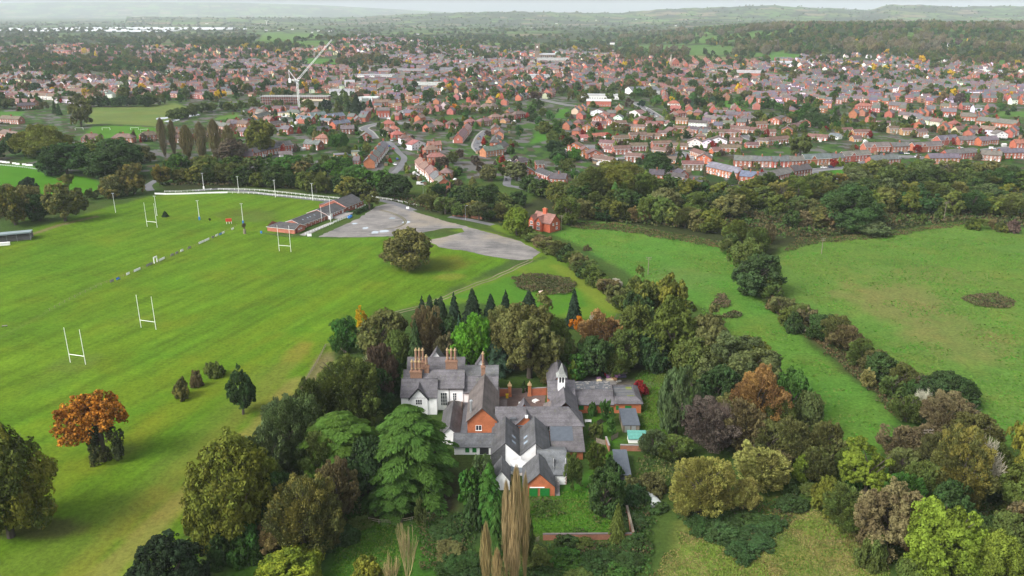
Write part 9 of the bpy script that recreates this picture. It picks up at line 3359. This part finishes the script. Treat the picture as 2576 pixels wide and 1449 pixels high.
def undergrowth():
 br = [(.030, .060, .018), (.045, .075, .022), (.07, .06, .028), (.04, .085, .02)]
 scatter('brambles', [P(1330, 1368, 1480, 1372, 1640, 1350, 1650, 1440, 1620, 1560, 1180, 1560, 1190, 1400, 1250, 1380), P(1030, 1300, 1190, 1290, 1200, 1449, 1060, 1449), P(1590, 1240, 1640, 1270, 1640, 1350, 1590, 1350), P(1690, 1262, 1800, 1250, 1900, 1275, 2000, 1240, 1990, 1310, 1900, 1390, 1800, 1370, 1720, 1320)],
   7, .24, 1.3, br, .35, 'dark bramble thickets at the bottom of the grounds', 301)
 scatter('undergrowth', [P(640, 1240, 760, 1380, 900, 1330, 940, 1290, 900, 1250), P(1590, 1160, 1700, 1120, 1740, 1150, 1700, 1240, 1610, 1240), P(2000, 1160, 2120, 1180, 2250, 1300, 2330, 1430, 2300, 1449, 2180, 1370, 2090, 1290, 2020, 1240), P(1450, 1225, 1540, 1290, 1560, 1300, 1540, 1200), P(2280, 1080, 2420, 1080, 2520, 1240, 2576, 1300, 2576, 1400, 2400, 1300)],
   5, .26, 1.1, [(.05, .08, .022), (.075, .075, .03), (.04, .065, .02), (.09, .10, .03)], .3, 'tangled low shrubs under the trees', 317)
 scatter('ditch_brambles', [P(1930, 740, 1985, 768, 2080, 850, 2180, 920, 2260, 990, 2290, 1040, 2260, 1060, 2200, 1000, 2100, 905, 2000, 830, 1940, 775), P(1430, 560, 1560, 565, 1700, 588, 1815, 612, 1830, 628, 1700, 606, 1560, 582, 1440, 575), P(1960, 640, 2010, 600, 2200, 590, 2430, 558, 2440, 564, 2210, 600, 2060, 612), P(1255, 560, 1300, 590, 1420, 650, 1550, 770, 1575, 770, 1480, 680, 1380, 610, 1290, 566)],
   4, .32, 1.2, [(.055, .065, .025), (.085, .065, .032), (.045, .075, .022), (.10, .075, .035)], .3, 'brown brambles along the ditch and meadow hedges', 333)
 scatter('bramble_islands', [P(2420, 752, 2450, 742, 2500, 738, 2545, 752, 2550, 770, 2500, 778, 2450, 772), P(1285, 705, 1310, 692, 1360, 689, 1410, 696, 1450, 715, 1440, 738, 1380, 742, 1310, 730), P(1788, 770, 1800, 745, 1822, 742, 1838, 760, 1825, 778), P(1805, 800, 1830, 784, 1870, 790, 1862, 806)], 9, .3, 1.2, [(.05, .055, .025), (.075, .06, .032), (.06, .075, .026), (.09, .07, .04)], .3, 'low bramble islands standing in the meadows and the track loop', 341)
 scatter('belt_undergrowth', [P(1420, 548, 1500, 500, 1700, 490, 1950, 470, 2576, 455, 2700, 470, 2700, 580, 2440, 556, 2100, 594, 1990, 600, 1850, 570, 1700, 575), P(390, 468, 640, 440, 950, 470, 1060, 505, 1290, 520, 1300, 560, 1100, 535, 1040, 520, 930, 488, 640, 470)],
   1.1, .62, 2.6, [(.040, .062, .020), (.055, .06, .024), (.075, .06, .03), (.045, .08, .022)], .3, 'dense low scrub filling the tree belts', 351)
 scatter('garden_scrub', [P(1330, 1330, 1570, 1330, 1590, 1362, 1370, 1362), P(1475, 1230, 1560, 1290, 1570, 1330, 1500, 1340), P(1340, 1270, 1420, 1262, 1430, 1300, 1350, 1310)], 8, .24, 1.0, [(.05, .085, .02), (.08, .085, .03), (.04, .07, .02)], .3, 'overgrown scrub inside the walled garden', 409, (7, .5))
 scatter('rough_grass', [P(1640, 1449, 1690, 1380, 1740, 1290, 1830, 1270, 2000, 1250, 2110, 1320, 2230, 1420, 2280, 1500, 1640, 1500)], 16, .16, .35, [(.075, .12, .02), (.12, .135, .035), (.17, .145, .055), (.10, .15, .025)], .25, 'tall yellowing grass of the rough field', 367)
 scatter('meadow_grass', [P(1400, 590, 1450, 560, 1560, 568, 1700, 598, 1815, 620, 1850, 660, 1870, 720, 1925, 770, 2050, 890, 2190, 1000, 2262, 1130, 2130, 1160, 2040, 1080, 1960, 960, 1880, 880, 1740, 760, 1640, 720, 1500, 640), P(1965, 640, 2100, 604, 2250, 590, 2420, 564, 2600, 580, 2700, 1100, 2500, 1110, 2400, 1000, 2230, 920, 2060, 795)],
   .9, .34, .22, [(.055, .135, .018), (.068, .145, .02), (.09, .135, .028), (.05, .145, .016)], .55, 'tussocky pasture grass of the two meadows', 383, (14, .42))
 scatter('garden_grass', [P(1330, 1250, 1470, 1230, 1560, 1300, 1560, 1345, 1340, 1345), P(860, 1320, 1030, 1320, 1040, 1449, 820, 1449), P(1600, 930, 1720, 930, 1680, 1110, 1620, 1110), P(1480, 1090, 1540, 1110, 1520, 1210, 1480, 1220)], 9, .2, .3, [(.045, .11, .012), (.06, .125, .015), (.075, .11, .022)], .35, 'uncut grass about the old house', 397)


def emit_trees():
 bushes = [t for t in TREES if t['kind'] in ('bush', 'shrub')]
 trees = [t for t in TREES if t['kind'] not in ('bush', 'shrub')]
 def vis(t):
  px, py = pj(t['p'])
  return -t['px'] * 2.5 < px < 2576 + t['px'] * 2.5 and py < 1449 + t['H'] * 11
 for lst, name, lim in ((trees, 'distant_trees', 300), (bushes, 'distant_bushes', 280)):
  lst = [t for t in lst if vis(t)]
  lst.sort(key=lambda t: -t['px'])
  for t in lst[:lim]:
   emit_tree(t)
  rest = lst[lim:]
  if rest:
   print('mass', name, len(rest), 'largest px', rest[0]['px'], 'smallest individual', lst[lim - 1]['px'])
   o = mass_mesh(name, rest, lambda t: 1 if t['px'] > 5.5 else 0 if t['px'] > 2.3 else -1)
   tag(o, None, None, None, 'stuff')
   o['label'] = 'mass of far trees between the houses, on the hill and plain' if 'tree' in name else 'mass of small garden bushes between the houses'
# ------------------------------------------------------------------ light, air, camera
SUN_EL, SUN_AZ = math.radians(43), math.radians(-122)      # azimuth from +Y, to the right positive


def light():
 w = bpy.data.worlds.new('World')
 SC.world = w
 w.use_nodes = True
 nt = w.node_tree
 nt.nodes.clear()
 out = nt.nodes.new('ShaderNodeOutputWorld')
 bg = nt.nodes.new('ShaderNodeBackground')
 sky = nt.nodes.new('ShaderNodeTexSky')
 sky.sky_type = 'NISHITA'
 sky.sun_disc = False
 sky.sun_elevation = SUN_EL
 sky.sun_rotation = SUN_AZ
 sky.air_density = 1.0
 sky.dust_density = 4.0
 sky.ozone_density = 1.0
 hs = nt.nodes.new('ShaderNodeHueSaturation')
 hs.inputs['Saturation'].default_value = .25
 nt.links.new(sky.outputs[0], hs.inputs['Color'])
 nt.links.new(hs.outputs[0], bg.inputs['Color'])
 bg.inputs['Strength'].default_value = .15
 nt.links.new(bg.outputs[0], out.inputs['Surface'])
 l = bpy.data.lights.new('sun', 'SUN')
 l.energy = 1.5
 l.angle = math.radians(20)
 l.color = (1.0, .965, .91)
 o = bpy.data.objects.new('sun', l)
 COL.objects.link(o)
 d = Vector((math.sin(SUN_AZ) * math.cos(SUN_EL), math.cos(SUN_AZ) * math.cos(SUN_EL), math.sin(SUN_EL)))
 o.rotation_euler = d.to_track_quat('Z', 'Y').to_euler()
 o.location = d * 300


def haze(density):
 mb = MB()
 mb.box(-26000, 26000, -25000, 26000, -3, 330)
 m = bpy.data.materials.new('haze')
 m.use_nodes = True
 nt = m.node_tree
 nt.nodes.clear()
 out = nt.nodes.new('ShaderNodeOutputMaterial')
 v = nt.nodes.new('ShaderNodeVolumePrincipled')
 v.inputs['Color'].default_value = (.85, .93, 1.0, 1)
 v.inputs['Density'].default_value = density
 v.inputs['Anisotropy'].default_value = 0
 nt.links.new(v.outputs[0], out.inputs['Volume'])
 o = mb.build('haze', m)
 tag(o, None, None, None, 'stuff')


def camera():
 c = bpy.data.cameras.new('camera')
 c.sensor_fit = 'HORIZONTAL'
 c.sensor_width = 36
 c.lens = 36 * FPX / 2576
 c.clip_start = 1
 c.clip_end = 80000
 c.shift_y = 0
 o = bpy.data.objects.new('camera', c)
 COL.objects.link(o)
 o.location = (0, 0, CAMH)
 o.rotation_euler = (math.pi / 2 - PITCH, 0, 0)
 SC.camera = o


def settings():
 SC.view_settings.view_transform = 'Standard'
 SC.view_settings.look = 'None'
 SC.view_settings.gamma = 1
 SC.view_settings.exposure = EXPOSURE
 SC.render.engine = 'CYCLES'
 cy = SC.cycles
 cy.max_bounces = 5
 cy.diffuse_bounces = 3
 cy.glossy_bounces = 2
 cy.transmission_bounces = 2
 cy.volume_bounces = 2
 cy.transparent_max_bounces = 4
 cy.use_adaptive_sampling = True
 cy.adaptive_threshold = .01
 cy.use_denoising = True
 cy.denoiser = 'OPENIMAGEDENOISE'
 SC.render.use_persistent_data = False


EXPOSURE = 1.05
make_materials()
build_ground()
build_roads()
near_trees()
belts()
build_rows()
manor()
manor_grounds()
club_house()
rugby_posts()
orange_tree()
landmarks()
_n = sum(1 for o in THINGS if o.get('category') == 'house')
print('near houses', _n)
_out, _spots = build_town(max(0, 296 - _n))
cars()
gardens(_spots)
far_trees()
emit_trees()
undergrowth()
finish_labels()
light()
haze(4.7e-5)
camera()
settings()
print('objects', len(bpy.data.objects), 'things', len(THINGS))
